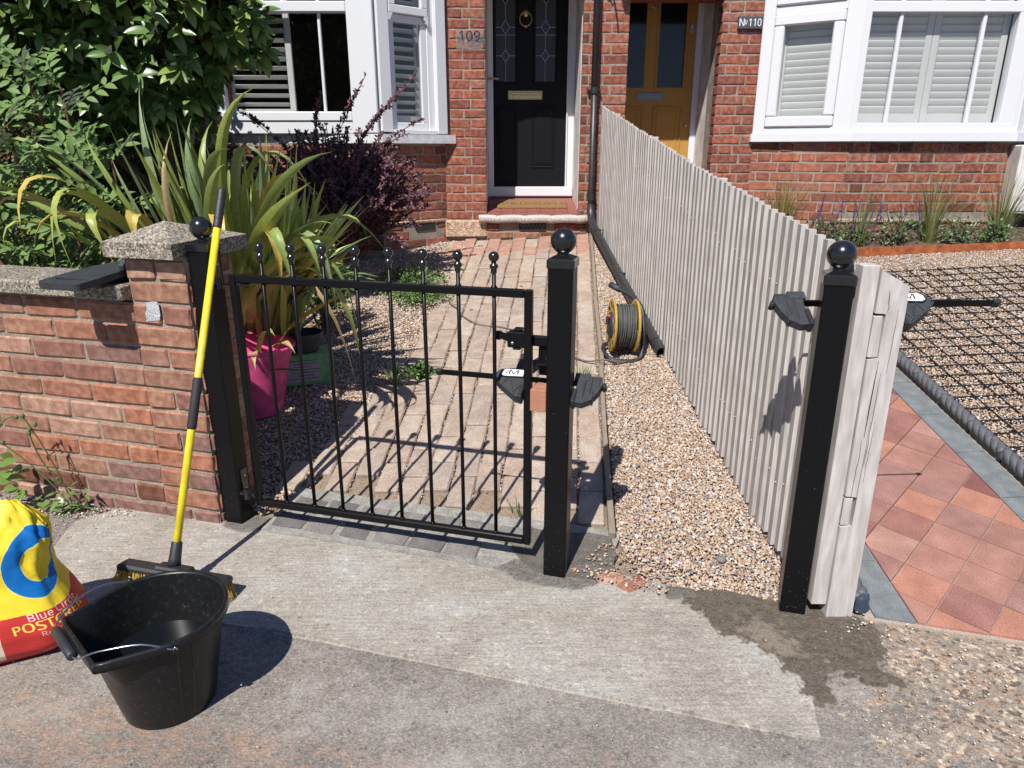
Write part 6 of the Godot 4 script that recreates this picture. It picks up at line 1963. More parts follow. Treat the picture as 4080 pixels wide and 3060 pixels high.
func cement_bag() -> void:
	rng.seed = 97
	var c := Vector3(-1.490, 0, -1.745)
	var yaw := 0.46
	var t := thing("cement_bag", "yellow and red paper bag of post concrete slumped on the pavement beside the bucket", "cement bag", c)
	var nz := FastNoiseLite.new()
	nz.seed = 4
	nz.frequency = 4.0
	nz.fractal_octaves = 3
	var rows := [[0.0, 0.165, 0.085], [0.012, 0.192, 0.108], [0.04, 0.212, 0.128], [0.09, 0.212, 0.134], [0.14, 0.198, 0.124], [0.19, 0.176, 0.104], [0.235, 0.158, 0.088], [0.28, 0.160, 0.082], [0.33, 0.176, 0.078], [0.37, 0.180, 0.062], [0.40, 0.160, 0.040], [0.43, 0.128, 0.018], [0.445, 0.112, 0.004]]
	var N := 96
	var st := SurfaceTool.new()
	st.begin(Mesh.PRIMITIVE_TRIANGLES)
	st.set_smooth_group(0)
	var bas := Basis(Vector3.UP, yaw)
	var P := []
	var US := [0.0]
	var outline := func(k: int, a: float, b: float, ex: float) -> Vector3:
		var th := TAU * k / N - PI / 2        # starts at the back, goes by the side towards the bucket
		return Vector3(signf(cos(th)) * pow(absf(cos(th)), ex) * a, 0, signf(sin(th)) * pow(absf(sin(th)), ex) * b)
	for k in N: US.append(US[k] + outline.call(k, 0.205, 0.128, 0.45).distance_to(outline.call(k + 1, 0.205, 0.128, 0.45)))
	var MR := 48
	for j in MR + 1:
		var f := float(j) / MR * (rows.size() - 1)
		var i0 := mini(int(f), rows.size() - 2)
		var q := f - i0
		q = q * q * (3.0 - 2.0 * q) * 0.5 + q * 0.5
		var y: float = lerpf(rows[i0][0], rows[i0 + 1][0], q)
		var a: float = lerpf(rows[i0][1], rows[i0 + 1][1], q)
		var b: float = lerpf(rows[i0][2], rows[i0 + 1][2], q)
		var ring := []
		for k in N + 1:
			var kk := k % N
			var p: Vector3 = outline.call(kk, a, b, lerpf(0.5, 0.62, smoothstep(0.0, 0.4, y)))
			var an := TAU * kk / N
			var n1 := nz.get_noise_3d(cos(an) * 0.45, y * 2.0, sin(an) * 0.45)
			var n2 := nz.get_noise_3d(cos(an) * 0.2 + 7, y * 0.7, sin(an) * 0.2)
			var rad := p.normalized()
			var cr := 1.0 - absf(n1) * 2.4         # creases: sharp ridges
			var am := 0.002 + 0.010 * smoothstep(0.15, 0.36, y)
			# gusset folded in at the sides of the empty top
			var gus := smoothstep(0.22, 0.40, y) * pow(absf(cos(an - PI / 2)), 6.0)
			p = p * (1.0 - 0.16 * gus) + rad * (am * (cr - 0.4) + n2 * 0.014)
			p.y = y + n2 * 0.03 * smoothstep(0.25, 0.44, y)
			p.x += 0.012 * smoothstep(0.2, 0.44, y)
			ring.append(c + bas * p)
		P.append(ring)
	for j in MR:
		for k in N:
			for w in [[j, k], [j, k + 1], [j + 1, k + 1], [j, k], [j + 1, k + 1], [j + 1, k]]:
				st.set_uv(Vector2(1.0 - US[w[1]] / US[N], 1.0 - float(rows_y(rows, w[0], MR)) / 0.445))
				st.add_vertex(P[w[0]][w[1]])
	var m := mk("bag_paper", Color(1, 1, 1), 0.5, {"spec": 0.4})
	m.albedo_texture = bag_print()
	m.heightmap_enabled = true
	m.heightmap_texture = T.height
	m.heightmap_scale = 0.05
	part("sack", st, m, t)
	st = mb()
	for k in N: otri(st, c + bas * Vector3(0.012, 0.44, 0), P[MR][k], P[MR][k + 1], c)
	part("folded_top", st, M.broom_yellow, t)
func rows_y(rows: Array, j: int, mr: int) -> float:
	var f := float(j) / mr * (rows.size() - 1)
	var i0 := mini(int(f), rows.size() - 2)
	var q := f - i0
	q = q * q * (3.0 - 2.0 * q) * 0.5 + q * 0.5
	return lerpf(rows[i0][0], rows[i0 + 1][0], q)

func tubs() -> void:
	var base := Vector3(-1.285, gy(-1.285, -3.34), -3.34)
	var t := thing("plastic_tub", "pink flexible plastic tub of cut garden waste standing behind the gate", "tub", base)
	var st := mb(true)
	var sh := []
	var ys := []
	var H := 0.345
	for i in 11:
		var f := i / 10.0
		var ring := []
		for k in 48:
			var a := TAU * k / 48
			var r := lerpf(0.132, 0.200, pow(f, 0.9))
			var lip := pow(maxf(0.0, cos(a - 0.35)), 5.0) + pow(maxf(0.0, -cos(a - 0.35)), 5.0)
			r += lip * 0.035 * smoothstep(0.6, 1.0, f)
			ring.append(Vector2(cos(a), sin(a)) * r)
		sh.append(ring)
		ys.append(H * f)
	ring_wall(st, sh, ys, base, false)
	st.set_smooth_group(1)
	var inn := []
	for s in sh: inn.append(scaled(s, -0.004))
	ring_wall(st, inn, ys, base + Vector3(0, 0.001, 0), true)
	st.set_smooth_group(-1)
	for i in 48: otri(st, base + Vector3(0, 0.004, 0), base + Vector3(sh[0][i].x, 0.004, sh[0][i].y), base + Vector3(sh[0][(i + 1) % 48].x, 0.004, sh[0][(i + 1) % 48].y), base - Vector3.UP)
	part("shell", st, M.pink, t)
	st = mb(true)
	ring_wall(st, [scaled(sh[10], -0.005), scaled(sh[10], 0.0), scaled(sh[10], 0.005), scaled(sh[10], 0.002)], [H - 0.002, H + 0.006, H + 0.002, H - 0.008], base, true)
	part("rim", st, M.pink, t)
	# carton and pots behind it
	var bx0 := Vector3(-1.10, gy(-1.1, -3.62), -3.66)
	var g := thing("carton", "small green carton with a pale printed side behind the pink tub", "carton", bx0)
	var xf := Transform3D(Basis(Vector3.UP, 0.35), bx0)
	part("body", bx(Vector3(-0.13, 0.0, -0.09), Vector3(0.13, 0.165, 0.09), 0.004), M.green_card, g, xf)
	part("label", bx(Vector3(-0.122, 0.02, 0.0904), Vector3(0.055, 0.13, 0.0915)), M.pale_label, g, xf)
	var st2 := mb()
	for k in 7: box(st2, Vector3(-0.03 + 0.01 * (k % 2), 0.135 - k * 0.016, 0.0919), Vector3(0.15 - 0.03 * (k % 3), 0.004, 0.0006))
	part("label_text_line", st2, M.slate_plaque, g, xf).set_meta("kind", "stuff")
	var pot := thing("plant_pot", "empty black plastic pot sitting on the green carton behind the tub", "plant pot", bx0 + Vector3(0, 0.166, 0))
	st = mb(true)
	lathe(st, [Vector2(0.0, 0.004), Vector2(0.075, 0.0), Vector2(0.098, 0.085), Vector2(0.104, 0.085), Vector2(0.104, 0.10), Vector2(0.097, 0.10), Vector2(0.074, 0.008), Vector2(0.0, 0.008)], 24, Transform3D(Basis(), bx0 + Vector3(-0.01, 0.166, -0.005)), true)
	part("pot", st, M.dusty_plastic, pot)

func kneeler() -> void:
	var t := thing("plastic_board", "black plastic board with a slotted handhold lying over the wall's coping beside the pier", "board", bp(-1.52, 0.93, -0.05))
	# local frame: x along the wall, y up the board's normal, z towards the street; tipped a little towards the street
	var c := bp(-1.525, 0.962, -0.04)
	var xf := Transform3D(Basis(U, Vector3.UP, -NB) * Basis(Vector3.RIGHT, 0.075), c)
	var o := PackedVector2Array()
	var rr := 0.045
	var x0 := -0.092
	var x1 := 0.094
	var zf := 0.186
	var zb := -0.19
	for q in [[x1 - 0.02, zf - 0.02, 0.02, 0.0], [x0 + rr, zf - rr, rr, PI / 2]]:
		for k in 7:
			var a: float = q[3] + PI / 2 * k / 6.0
			o.append(Vector2(q[0] + cos(a) * q[2], q[1] + sin(a) * q[2]))
	for p in [Vector2(x0, 0.02), Vector2(x0 + 0.012, -0.05), Vector2(x0 + 0.05, zb), Vector2(x1, zb), Vector2(x1, -0.02), Vector2(x1 - 0.004, 0.05), Vector2(x1 + 0.002, 0.09)]: o.append(p)
	var hole := PackedVector2Array()
	var hz := 0.122
	for k in 7: hole.append(Vector2(-0.045 - cos(-PI / 2 + PI * k / 6.0) * 0.011, hz - sin(-PI / 2 + PI * k / 6.0) * 0.011))
	for k in 7: hole.append(Vector2(0.052 + cos(-PI / 2 + PI * k / 6.0) * 0.011, hz + sin(-PI / 2 + PI * k / 6.0) * 0.011))
	# the board is cut at the handhold into a front strip, a back plate and two cheeks that meet without a seam
	var st := mb()
	var flat := Transform3D(Basis(Vector3(1, 0, 0), Vector3(0, 0, 1), Vector3(0, -1, 0)), Vector3.ZERO)
	var halves := []
	for h in [[-1.0, 0.003], [0.003, 1.0]]:
		var m := Geometry2D.intersect_polygons(o, PackedVector2Array([Vector2(h[0], -1), Vector2(h[1], -1), Vector2(h[1], 1), Vector2(h[0], 1)]))
		for piece in m:
			for cut in Geometry2D.clip_polygons(piece, hole): halves.append(cut)
	for pl in halves: prism(st, pl, -0.011, 0.011, flat)
	part("plate", st, M.dusty_plastic, t, xf)
	st = mb()
	box(st, Vector3(0.07, 0.028, -0.075), Vector3(0.052, 0.036, 0.045), 0.010, Basis(Vector3.RIGHT, 0.3))
	box(st, Vector3(0.074, 0.020, -0.048), Vector3(0.044, 0.018, 0.016), 0.005)
	part("knob", st, M.dusty_plastic, t, xf)
	st = mb()
	box(st, Vector3(0.0, -0.024, -0.02), Vector3(0.12, 0.028, 0.16), 0.006)
	part("rib", st, M.black_plastic, t, xf)

func forecourt() -> void:
	# rope-topped edging tiles on both sides of the tiled path
	for side in 2:
		var x := 1.985 if side == 0 else 1.092
		var t := thing("rope_edging", ["row of dark rope-topped edging tiles between tiled path and neighbour's gravel", "rope-topped edging tiles along the slatted fence, blue broken end by the post"][side], "edging", Vector3(x, 0, -2.0), "rope-topped edgings of the tiled path")
		var z := -1.95 if side == 0 else -1.895
		while z > (-5.1 if side == 0 else -3.5):
			var st := mb(true)
			var n := 25
			var pts := []
			# twisted ridge: three strands wound round each other
			for s in 3:
				var p := []
				for k in n:
					var zz := z - 0.222 * k / (n - 1)
					var a := TAU * (zz / 0.126) + TAU * s / 3.0
					p.append(Vector3(x + cos(a) * 0.0105, gy(x, zz) + 0.046 + sin(a) * 0.0105, zz))
				tube(st, p, 0.0185, 10)
			st.set_smooth_group(-1)
			var ya := gy(x, z)
			var yb := gy(x, z - 0.224)
			var d := Vector3(0, yb - ya, -0.224).normalized()
			var sx := Vector3.UP.cross(-d).normalized()
			box(st, Vector3(x, (ya + yb) / 2 - 0.012, z - 0.111), Vector3(0.032, 0.085, 0.222), 0.003, Basis(sx, (-d).cross(sx), -d))
			part("edging_tile", st, M.rope_tile, t)
			if side == 1 and z > -2.0:
				st = mb()
				box(st, Vector3(x, ya + 0.035, z + 0.006), Vector3(0.056, 0.066, 0.03), 0.014, Basis(Vector3.UP, 0.5), 0.005)
				part("broken_end", st, M.rope_end, t)
			z -= 0.226
	# black grid that holds the gravel
	var g := thing("gravel_grid", "black plastic ground grid showing through the neighbour's tan gravel", "gravel grid", Vector3(3.0, 0.3, -3.5))
	var yy := func(x: float, z: float) -> float: return K * (-z - 2.16 + 0.28 * x) + 0.0085
	var P := 0.105
	var st := mb()
	box(st, Vector3.ZERO, Vector3(0.0042, 0.02, 1.0))
	st.generate_normals()
	var m1 := st.commit()
	for i in 26:
		var x := 2.06 + i * P
		var a := Vector3(x, yy.call(x, -2.35), -2.35)
		var b := Vector3(x, yy.call(x, -4.85), -4.85)
		if x > 2.75: a = Vector3(x, yy.call(x, -3.0), -3.0)
		var d := (a - b)
		part("strip", m1, M.grid_plastic, g, Transform3D(Basis(Vector3.RIGHT, Vector3.UP, d), (a + b) / 2))
	for j in 24:
		var z := -2.40 - j * P
		var a := Vector3(2.04, yy.call(2.04, z), z)
		var b := Vector3(4.75, yy.call(4.75, z), z)
		part("strip", m1, M.grid_plastic, g, Transform3D(Basis(Vector3(0, 0, 1), Vector3.UP, a - b), (a + b) / 2))
	# rusty steel edge of the flower bed
	var r := thing("steel_edging", "rust-brown steel edging strip in front of the flower bed under the bay window", "edging", Vector3(3.0, 0.65, -5.17))
	var pts := [Vector3(1.9, 0, -5.24), Vector3(2.6, 0, -5.21), Vector3(3.2, 0, -5.18), Vector3(3.8, 0, -5.17), Vector3(4.9, 0, -5.15)]
	for i in 4:
		var a: Vector3 = pts[i]
		var b: Vector3 = pts[i + 1]
		a.y = K * (-a.z - 2.16 + 0.28 * a.x) + 0.022
		b.y = K * (-b.z - 2.16 + 0.28 * b.x) + 0.022
		var d := (b - a).normalized()
		var sz := d.cross(Vector3.UP).normalized()
		st = mb()
		box(st, (a + b) / 2, Vector3(a.distance_to(b) - 0.002, 0.075, 0.005), 0.001, Basis(d, sz.cross(d), sz))
		part("strip", st, M.rust, r)

# ---------------------------------------------------------------- plants
# a strap leaf: ribbon along a curve, folded at its midrib
func strap(a: Vector3, b: Vector3, c: Vector3, w: float, fold := 0.35, roll := 0.0, n := 14) -> ArrayMesh:
	var st := mb(true)
	var pts := bezier(a, b, c, n)
	var prev := []
	var side: Vector3 = (pts[n] - pts[0]).cross(Vector3.UP)
	if side.length() < 0.05: side = Vector3(1, 0, 0.3)
	side = side.normalized().rotated((pts[n] - pts[0]).normalized(), roll)
	for i in n + 1:
		var t: Vector3 = (pts[mini(i + 1, n)] - pts[maxi(i - 1, 0)]).normalized()
		side = (side - t * side.dot(t)).normalized()
		var nn: Vector3 = side.cross(t)
		var f := float(i) / n
		var ww := w * (0.55 + 0.45 * smoothstep(0.0, 0.35, f)) * (1.0 - pow(smoothstep(0.62, 1.0, f), 1.5)) + 0.0006
		var row := [pts[i] + side * ww * 0.5 + nn * ww * fold * 0.5, pts[i] + side * ww * 0.24 + nn * ww * fold * 0.16, pts[i], pts[i] - side * ww * 0.24 + nn * ww * fold * 0.16, pts[i] - side * ww * 0.5 + nn * ww * fold * 0.5]
		if i > 0:
			for k in 4:
				st.set_smooth_group(1 if k < 2 else 2)       # a crease along the midrib
				quad(st, prev[k], prev[k + 1], row[k + 1], row[k])
		prev = row
	st.generate_normals()
	return st.commit()
# a small leaf lying along +x from its stalk, facing +y
func blade(l: float, w: float, fold: float, curl: float, n := 5, point := 1.0) -> ArrayMesh:
	var st := mb(true)
	var prev := []
	for i in n + 1:
		var f := float(i) / n
		var ww := w * 0.5 * pow(sin(PI * pow(f, 0.8 / point)), 0.75) if i > 0 and i < n else 0.0004
		var y := -curl * f * f * l
		var row := [Vector3(f * l, y + fold * ww, -ww), Vector3(f * l, y, 0), Vector3(f * l, y + fold * ww, ww)]
		if i > 0:
			for k in 2: quad(st, prev[k], prev[k + 1], row[k + 1], row[k])
		prev = row
	st.generate_normals()
	return st.commit()
func aim(p: Vector3, dir: Vector3, up: Vector3, s := 1.0) -> Transform3D:
	var x := dir.normalized()
	var z := x.cross(up)
	if z.length() < 0.01: z = x.cross(Vector3(0.3, 0.2, 1))
	z = z.normalized()
	return Transform3D(Basis(x * s, z.cross(x) * s, z * s), p)
func unit() -> Vector3:
	var v := v3(1.0)
	while v.length() > 1.0 or v.length() < 0.05: v = v3(1.0)
	return v.normalized()

func flax() -> void:
	rng.seed = 201
	var base := Vector3(-1.46, 0.24, -3.72)
	var t := thing("flax_plant", "large sword-leaved flax with green and yellowing strap leaves behind the wall's pier", "flax plant", base)
	# [middle, tip, width, kind]
	var L := [
		[Vector3(-1.58, 1.05, -3.32), Vector3(-1.65, 1.66, -3.40), 0.047, "phorm_grey"], [Vector3(-1.50, 1.15, -3.28), Vector3(-1.62, 1.58, -3.35), 0.022, "phorm_grey"],
		[Vector3(-1.30, 1.22, -3.30), Vector3(-1.075, 1.63, -3.20), 0.043, "phorm_lime"], [Vector3(-1.30, 1.14, -3.15), Vector3(-1.13, 1.385, -3.0), 0.045, "phorm_green"],
		[Vector3(-1.30, 1.05, -3.10), Vector3(-1.14, 1.33, -2.95), 0.045, "phorm_green"], [Vector3(-1.45, 1.10, -3.38), Vector3(-1.46, 1.52, -3.45), 0.036, "phorm_grey"],
		[Vector3(-1.40, 1.10, -3.36), Vector3(-1.385, 1.51, -3.5), 0.041, "phorm_green"], [Vector3(-1.66, 1.05, -3.25), Vector3(-1.87, 1.46, -3.30), 0.045, "phorm_green"],
		[Vector3(-1.58, 1.00, -3.18), Vector3(-1.72, 1.36, -3.20), 0.041, "phorm_grey"], [Vector3(-1.50, 1.00, -3.22), Vector3(-1.49, 1.46, -3.30), 0.022, "phorm_dry"],
		[Vector3(-1.06, 1.08, -3.05), Vector3(-0.745, 1.375, -3.10), 0.047, "phorm_green"], [Vector3(-1.10, 0.93, -3.0), Vector3(-0.80, 1.26, -2.93), 0.065, "phorm_lime"],
		[Vector3(-1.18, 1.30, -3.18), Vector3(-0.99, 1.18, -3.22), 0.045, "phorm_grey"], [Vector3(-1.12, 1.30, -3.20), Vector3(-0.86, 1.12, -3.30), 0.041, "phorm_green"],
		[Vector3(-1.04, 1.22, -3.12), Vector3(-0.77, 1.065, -3.20), 0.026, "phorm_yellow"], [Vector3(-0.96, 1.00, -3.0), Vector3(-0.68, 1.045, -3.0), 0.041, "phorm_green"],
		[Vector3(-0.98, 0.94, -2.95), Vector3(-0.675, 1.02, -2.90), 0.045, "phorm_lime"], [Vector3(-0.86, 1.07, -3.1), Vector3(-0.53, 0.89, -3.20), 0.047, "phorm_grey"],
		[Vector3(-0.90, 1.03, -2.92), Vector3(-0.76, 0.78, -2.85), 0.045, "phorm_green"], [Vector3(-0.88, 1.05, -2.95), Vector3(-0.73, 0.62, -2.95), 0.036, "phorm_grey"],
		[Vector3(-0.86, 0.97, -2.95), Vector3(-0.66, 0.57, -3.0), 0.041, "phorm_green"], [Vector3(-0.86, 0.91, -3.0), Vector3(-0.66, 0.30, -3.05), 0.038, "phorm_lime"],
		[Vector3(-0.92, 0.88, -2.98), Vector3(-0.70, 0.33, -3.06), 0.018, "phorm_dry"], [Vector3(-0.98, 1.05, -2.90), Vector3(-0.86, 0.80, -2.80), 0.041, "phorm_green"],
		
		[Vector3(-1.00, 1.05, -2.92), Vector3(-0.93, 0.80, -2.84), 0.045, "phorm_yellow"], [Vector3(-1.84, 1.23, -3.12), Vector3(-2.00, 0.95, -2.95), 0.045, "phorm_yellow"],
		[Vector3(-1.78, 1.19, -3.12), Vector3(-1.89, 0.93, -2.95), 0.045, "phorm_lime"], [Vector3(-2.05, 1.17, -3.20), Vector3(-2.26, 0.98, -3.10), 0.043, "phorm_green"],
		[Vector3(-1.72, 1.17, -3.02), Vector3(-1.78, 0.92, -2.88), 0.050, "phorm_lime"], [Vector3(-1.92, 1.26, -3.25), Vector3(-2.35, 1.36, -3.40), 0.045, "phorm_green"],
		[Vector3(-1.62, 1.09, -3.0), Vector3(-1.585, 0.95, -2.84), 0.054, "phorm_lime"], [Vector3(-1.50, 1.07, -3.0), Vector3(-1.485, 0.98, -2.86), 0.059, "phorm_yellow"],
		[Vector3(-1.95, 1.15, -3.1), Vector3(-2.15, 0.93, -3.0), 0.045, "phorm_dry"], [Vector3(-1.90, 1.03, -3.2), Vector3(-2.38, 1.20, -3.30), 0.054, "phorm_green"],
		[Vector3(-1.82, 1.22, -3.25), Vector3(-2.2, 1.31, -3.40), 0.045, "phorm_grey"], [Vector3(-1.22, 1.10, -3.0), Vector3(-1.13, 0.84, -2.84), 0.054, "phorm_yellow"],
		[Vector3(-0.84, 1.06, -3.12), Vector3(-0.62, 0.96, -3.14), 0.030, "phorm_lime"], [Vector3(-1.9, 1.05, -3.05), Vector3(-2.06, 0.92, -2.92), 0.036, "phorm_lime"], [Vector3(-1.75, 1.09, -3.04), Vector3(-1.95, 0.92, -2.90), 0.041, "phorm_yellow"]]
	for e in L:
		var b := base + Vector3(rf(-0.14, 0.14), rf(0.0, 0.1), rf(-0.2, 0.0))
		var mid: Vector3 = e[0]
		# the curve is to pass the given middle
		var ctrl: Vector3 = mid * 2.0 - (b + e[1]) * 0.5
		part("leaf", strap(b, ctrl, e[1], e[2] * 1.05, rf(0.15, 0.5), rf(-0.5, 0.5)), M[e[3]], t)
	for i in 60:
		var a := rf(0, TAU)
		var b := base + Vector3(cos(a) * 0.14, rf(0.0, 0.08), sin(a) * 0.12)
		var r := rf(0.12, 0.60)
		var h := rf(0.80, 1.22) - r * 0.55
		var dr := rf(0.0, 1.0)
		dr *= dr
		var mid := b + Vector3(cos(a) * r * 0.48, h * lerpf(0.56, 0.85, dr), sin(a) * r * 0.42)
		var tip := b + Vector3(cos(a) * r, h * lerpf(1.0, 0.6, dr), sin(a) * r * 0.85)
		if tip.x > -1.3 and tip.y < 0.95 and tip.z > -3.4: continue
		if tip.z > -2.75: tip.z = -2.75 - rf(0, 0.1)
		if mid.z > -2.78: mid.z = -2.8
		var ctrl := mid * 2.0 - (b + tip) * 0.5
		part("leaf", strap(b, ctrl, tip, rf(0.035, 0.06), rf(0.15, 0.5), rf(-0.6, 0.6), 10), M[pick(["phorm_green", "phorm_grey", "phorm_dark", "phorm_green", "phorm_lime", "phorm_green", "phorm_grey"])], t)
	# upright blades behind the pier cap, and the fan that spreads over the gate
	for i in 105:
		var x := rf(-1.95, -0.85)
		var tip := Vector3(x, rf(1.10, 1.56) - absf(x + 1.4) * 0.3, rf(-3.5, -3.0))
		var b := base + Vector3((x + 1.4) * 0.4 + rf(-0.06, 0.06), rf(0, 0.1), rf(-0.14, 0.12))
		var mid := b.lerp(tip, 0.52) + Vector3(rf(-0.03, 0.03), rf(0.0, 0.07), rf(-0.02, 0.05))
		part("leaf", strap(b, mid * 2.0 - (b + tip) * 0.5, tip, rf(0.024, 0.044), rf(0.15, 0.45), rf(-0.7, 0.7), 9), M[pick(["phorm_green", "phorm_grey", "phorm_green", "phorm_lime", "phorm_grey", "phorm_lime"])], t)
	for i in 62:
		var tip := Vector3(rf(-1.12, -0.58), rf(0.72, 1.22), rf(-3.35, -2.88))
		if tip.x < -0.86: tip.y = maxf(tip.y, 0.92)
		var b := base + Vector3(rf(0.0, 0.12), rf(0.05, 0.2), rf(-0.2, 0.0))
		var mid := b.lerp(tip, 0.55) + Vector3(rf(-0.03, 0.03), rf(0.10, 0.34) * (1.3 - tip.y), rf(0.0, 0.05))
		mid.z = minf(mid.z, -2.84)
		part("leaf", strap(b, mid * 2.0 - (b + tip) * 0.5, tip, rf(0.028, 0.05), rf(0.15, 0.45), rf(-0.7, 0.7), 9), M[pick(["phorm_green", "phorm_grey", "phorm_green", "phorm_lime", "phorm_grey", "phorm_dark", "phorm_yellow"])], t)
	# cut pieces in the pink tub
	var cut := thing("cut_flax_leaves", "bundle of cut flax leaves drooping out of the pink tub", "garden waste", Vector3(-1.28, 0.4, -3.3))
	var tb := Vector3(-1.27, 0.24, -3.34)
	for e in [[Vector3(-1.22, 0.62, -3.22), Vector3(-1.18, 0.42, -3.12), 0.04, "phorm_lime"], [Vector3(-1.30, 0.58, -3.25), Vector3(-1.25, 0.38, -3.14), 0.03, "phorm_dry"], [Vector3(-1.12, 0.62, -3.3), Vector3(-1.02, 0.47, -3.22), 0.035, "phorm_dry"], [Vector3(-1.2, 0.66, -3.3), Vector3(-1.1, 0.56, -3.2), 0.04, "phorm_green"], [Vector3(-1.18, 0.46, -3.12), Vector3(-0.88, 0.415, -3.08), 0.028, "phorm_dark"], [Vector3(-1.10, 0.54, -3.3), Vector3(-1.03, 0.60, -3.22), 0.03, "phorm_yellow"]]:
		part("leaf", strap(tb + v3(0.05), e[0], e[1], e[2], 0.3, rf(-0.5, 0.5)), M[e[3]], cut)

func rosettes(t: Node3D, spots: Array, meshes: Array, mats: Array, vcmat: Material, cols: Array, per: Vector2i, smin: float, smax: float, nearest: int, light: Vector3) -> void:
	var all := []
	for e in spots:
		var p: Vector3 = e[0]
		var d: Vector3 = e[1]
		var n := rng.randi_range(per.x, per.y)
		var ref := d.cross(Vector3(0.3, 1, 0.2)).normalized()
		for k in n:
			var az := TAU * k / n * 1.9 + rf(-0.3, 0.3)
			var side := ref.rotated(d, az)
			var open := rf(0.35, 1.25)
			var dir := (d * cos(open) + side * sin(open)).normalized()
			dir = (dir + Vector3(0, -0.12, 0)).normalized()
			var q := p - d * (0.012 * k)
			all.append([q.distance_squared_to(Vector3(0, 1.385, 0)), aim(q, dir, (d * 0.6 + Vector3(-0.2, 0.8, 0.65) + v3(0.3)).normalized(), rf(smin, smax)), rng.randi() % meshes.size()])
	all.sort_custom(func(x, y): return x[0] < y[0])
	var xs := []
	var cs := []
	for m in meshes:
		xs.append([])
		cs.append([])
	for i in all.size():
		var e: Array = all[i]
		if i < nearest:
			part("leaf", meshes[e[2]], M[pick(mats)], t, e[1])
		else:
			xs[e[2]].append(e[1])
			var c: Color = pick(cols)
			var k := rf(0.8, 1.2)
			cs[e[2]].append(Color(c.r * k, c.g * k, c.b * k))
	for m in meshes.size():
		if xs[m].size(): many("foliage", meshes[m], vcmat, t, xs[m], cs[m])

func photinia() -> void:
	rng.seed = 211
	var base := Vector3(-2.02, 0.24, -4.25)
	var t := thing("laurel_bush", "large glossy broad-leaved evergreen bush hanging in front of the black-doored house's bay window", "shrub", base)
	# trunk and limbs
	var st := mb(true)
	tube(st, [base, base + Vector3(0.05, 0.5, 0.05), base + Vector3(0.12, 0.95, 0.05)], [0.055, 0.045, 0.035], 10)
	for e in [[Vector3(0.05, 0.55, 0.05), Vector3(0.25, 1.1, 0.05), Vector3(0.25, 1.65, 0.1)], [Vector3(0.12, 0.95, 0.05), Vector3(0.05, 1.4, 0.1), Vector3(-0.1, 1.9, 0.1)], [Vector3(0.1, 0.8, 0.05), Vector3(-0.3, 1.2, 0.1), Vector3(-0.6, 1.7, 0.2)], [Vector3(0.05, 0.5, 0.0), Vector3(0.3, 0.8, 0.2), Vector3(0.45, 1.3, 0.35)]]:
		var p := bezier(base + e[0], base + e[1], base + e[2], 8)
		tube(st, p, [0.03, 0.028, 0.026, 0.024, 0.022, 0.02, 0.016, 0.013, 0.01], 8)
	part("trunk", st, M.bark, t)
	var c := Vector3(-2.20, 2.26, -4.12)
	var R := Vector3(1.08, 0.92, 0.64)
	var spots := []
	var tw := mb(true)
	var tries := 0
	while spots.size() < 1250 and tries < 12000:
		tries += 1
		var u := unit()
		var k := rf(0.72, 1.05) if rng.randf() < 0.8 else rf(0.35, 0.8)
		# lumpy outline
		k *= 0.90 + 0.14 * sin(u.x * 6.0 + u.y * 4.0) * cos(u.y * 5.0 - u.z * 3.0)
		var p := c + u * R * k
		if u.z < -0.45: continue
		if p.y > 3.0: continue
		var d := (u * 0.8 + Vector3(0, 0.45, 0.25) + v3(0.45)).normalized()
		spots.append([p, d])
		if rng.randf() < 0.45:
			tube(tw, [p - d * 0.16 - Vector3(0, 0.03, 0), p - d * 0.07, p], [0.0045, 0.0035, 0.002], 5, false)
	for i in 420: spots.append([c + unit() * R * rf(0.3, 0.8) - Vector3(0, 0, 0.12), (unit() + Vector3(0, 0.4, 0)).normalized()])
	part("twig", tw, M.twig_red, t).set_meta("kind", "stuff")
	var ms := [blade(0.098, 0.046, 0.35, 0.18, 6), blade(0.088, 0.042, 0.25, 0.3, 6), blade(0.104, 0.044, 0.45, 0.1, 6)]
	rosettes(t, spots, ms, ["phot_0", "phot_1", "phot_2", "phot_0", "phot_3"], M.leaf_glossy, [Color(0.09, 0.165, 0.04), Color(0.115, 0.19, 0.045), Color(0.07, 0.125, 0.03), Color(0.18, 0.26, 0.06)], Vector2i(7, 10), 0.75, 1.2, 300, Vector3.ZERO)

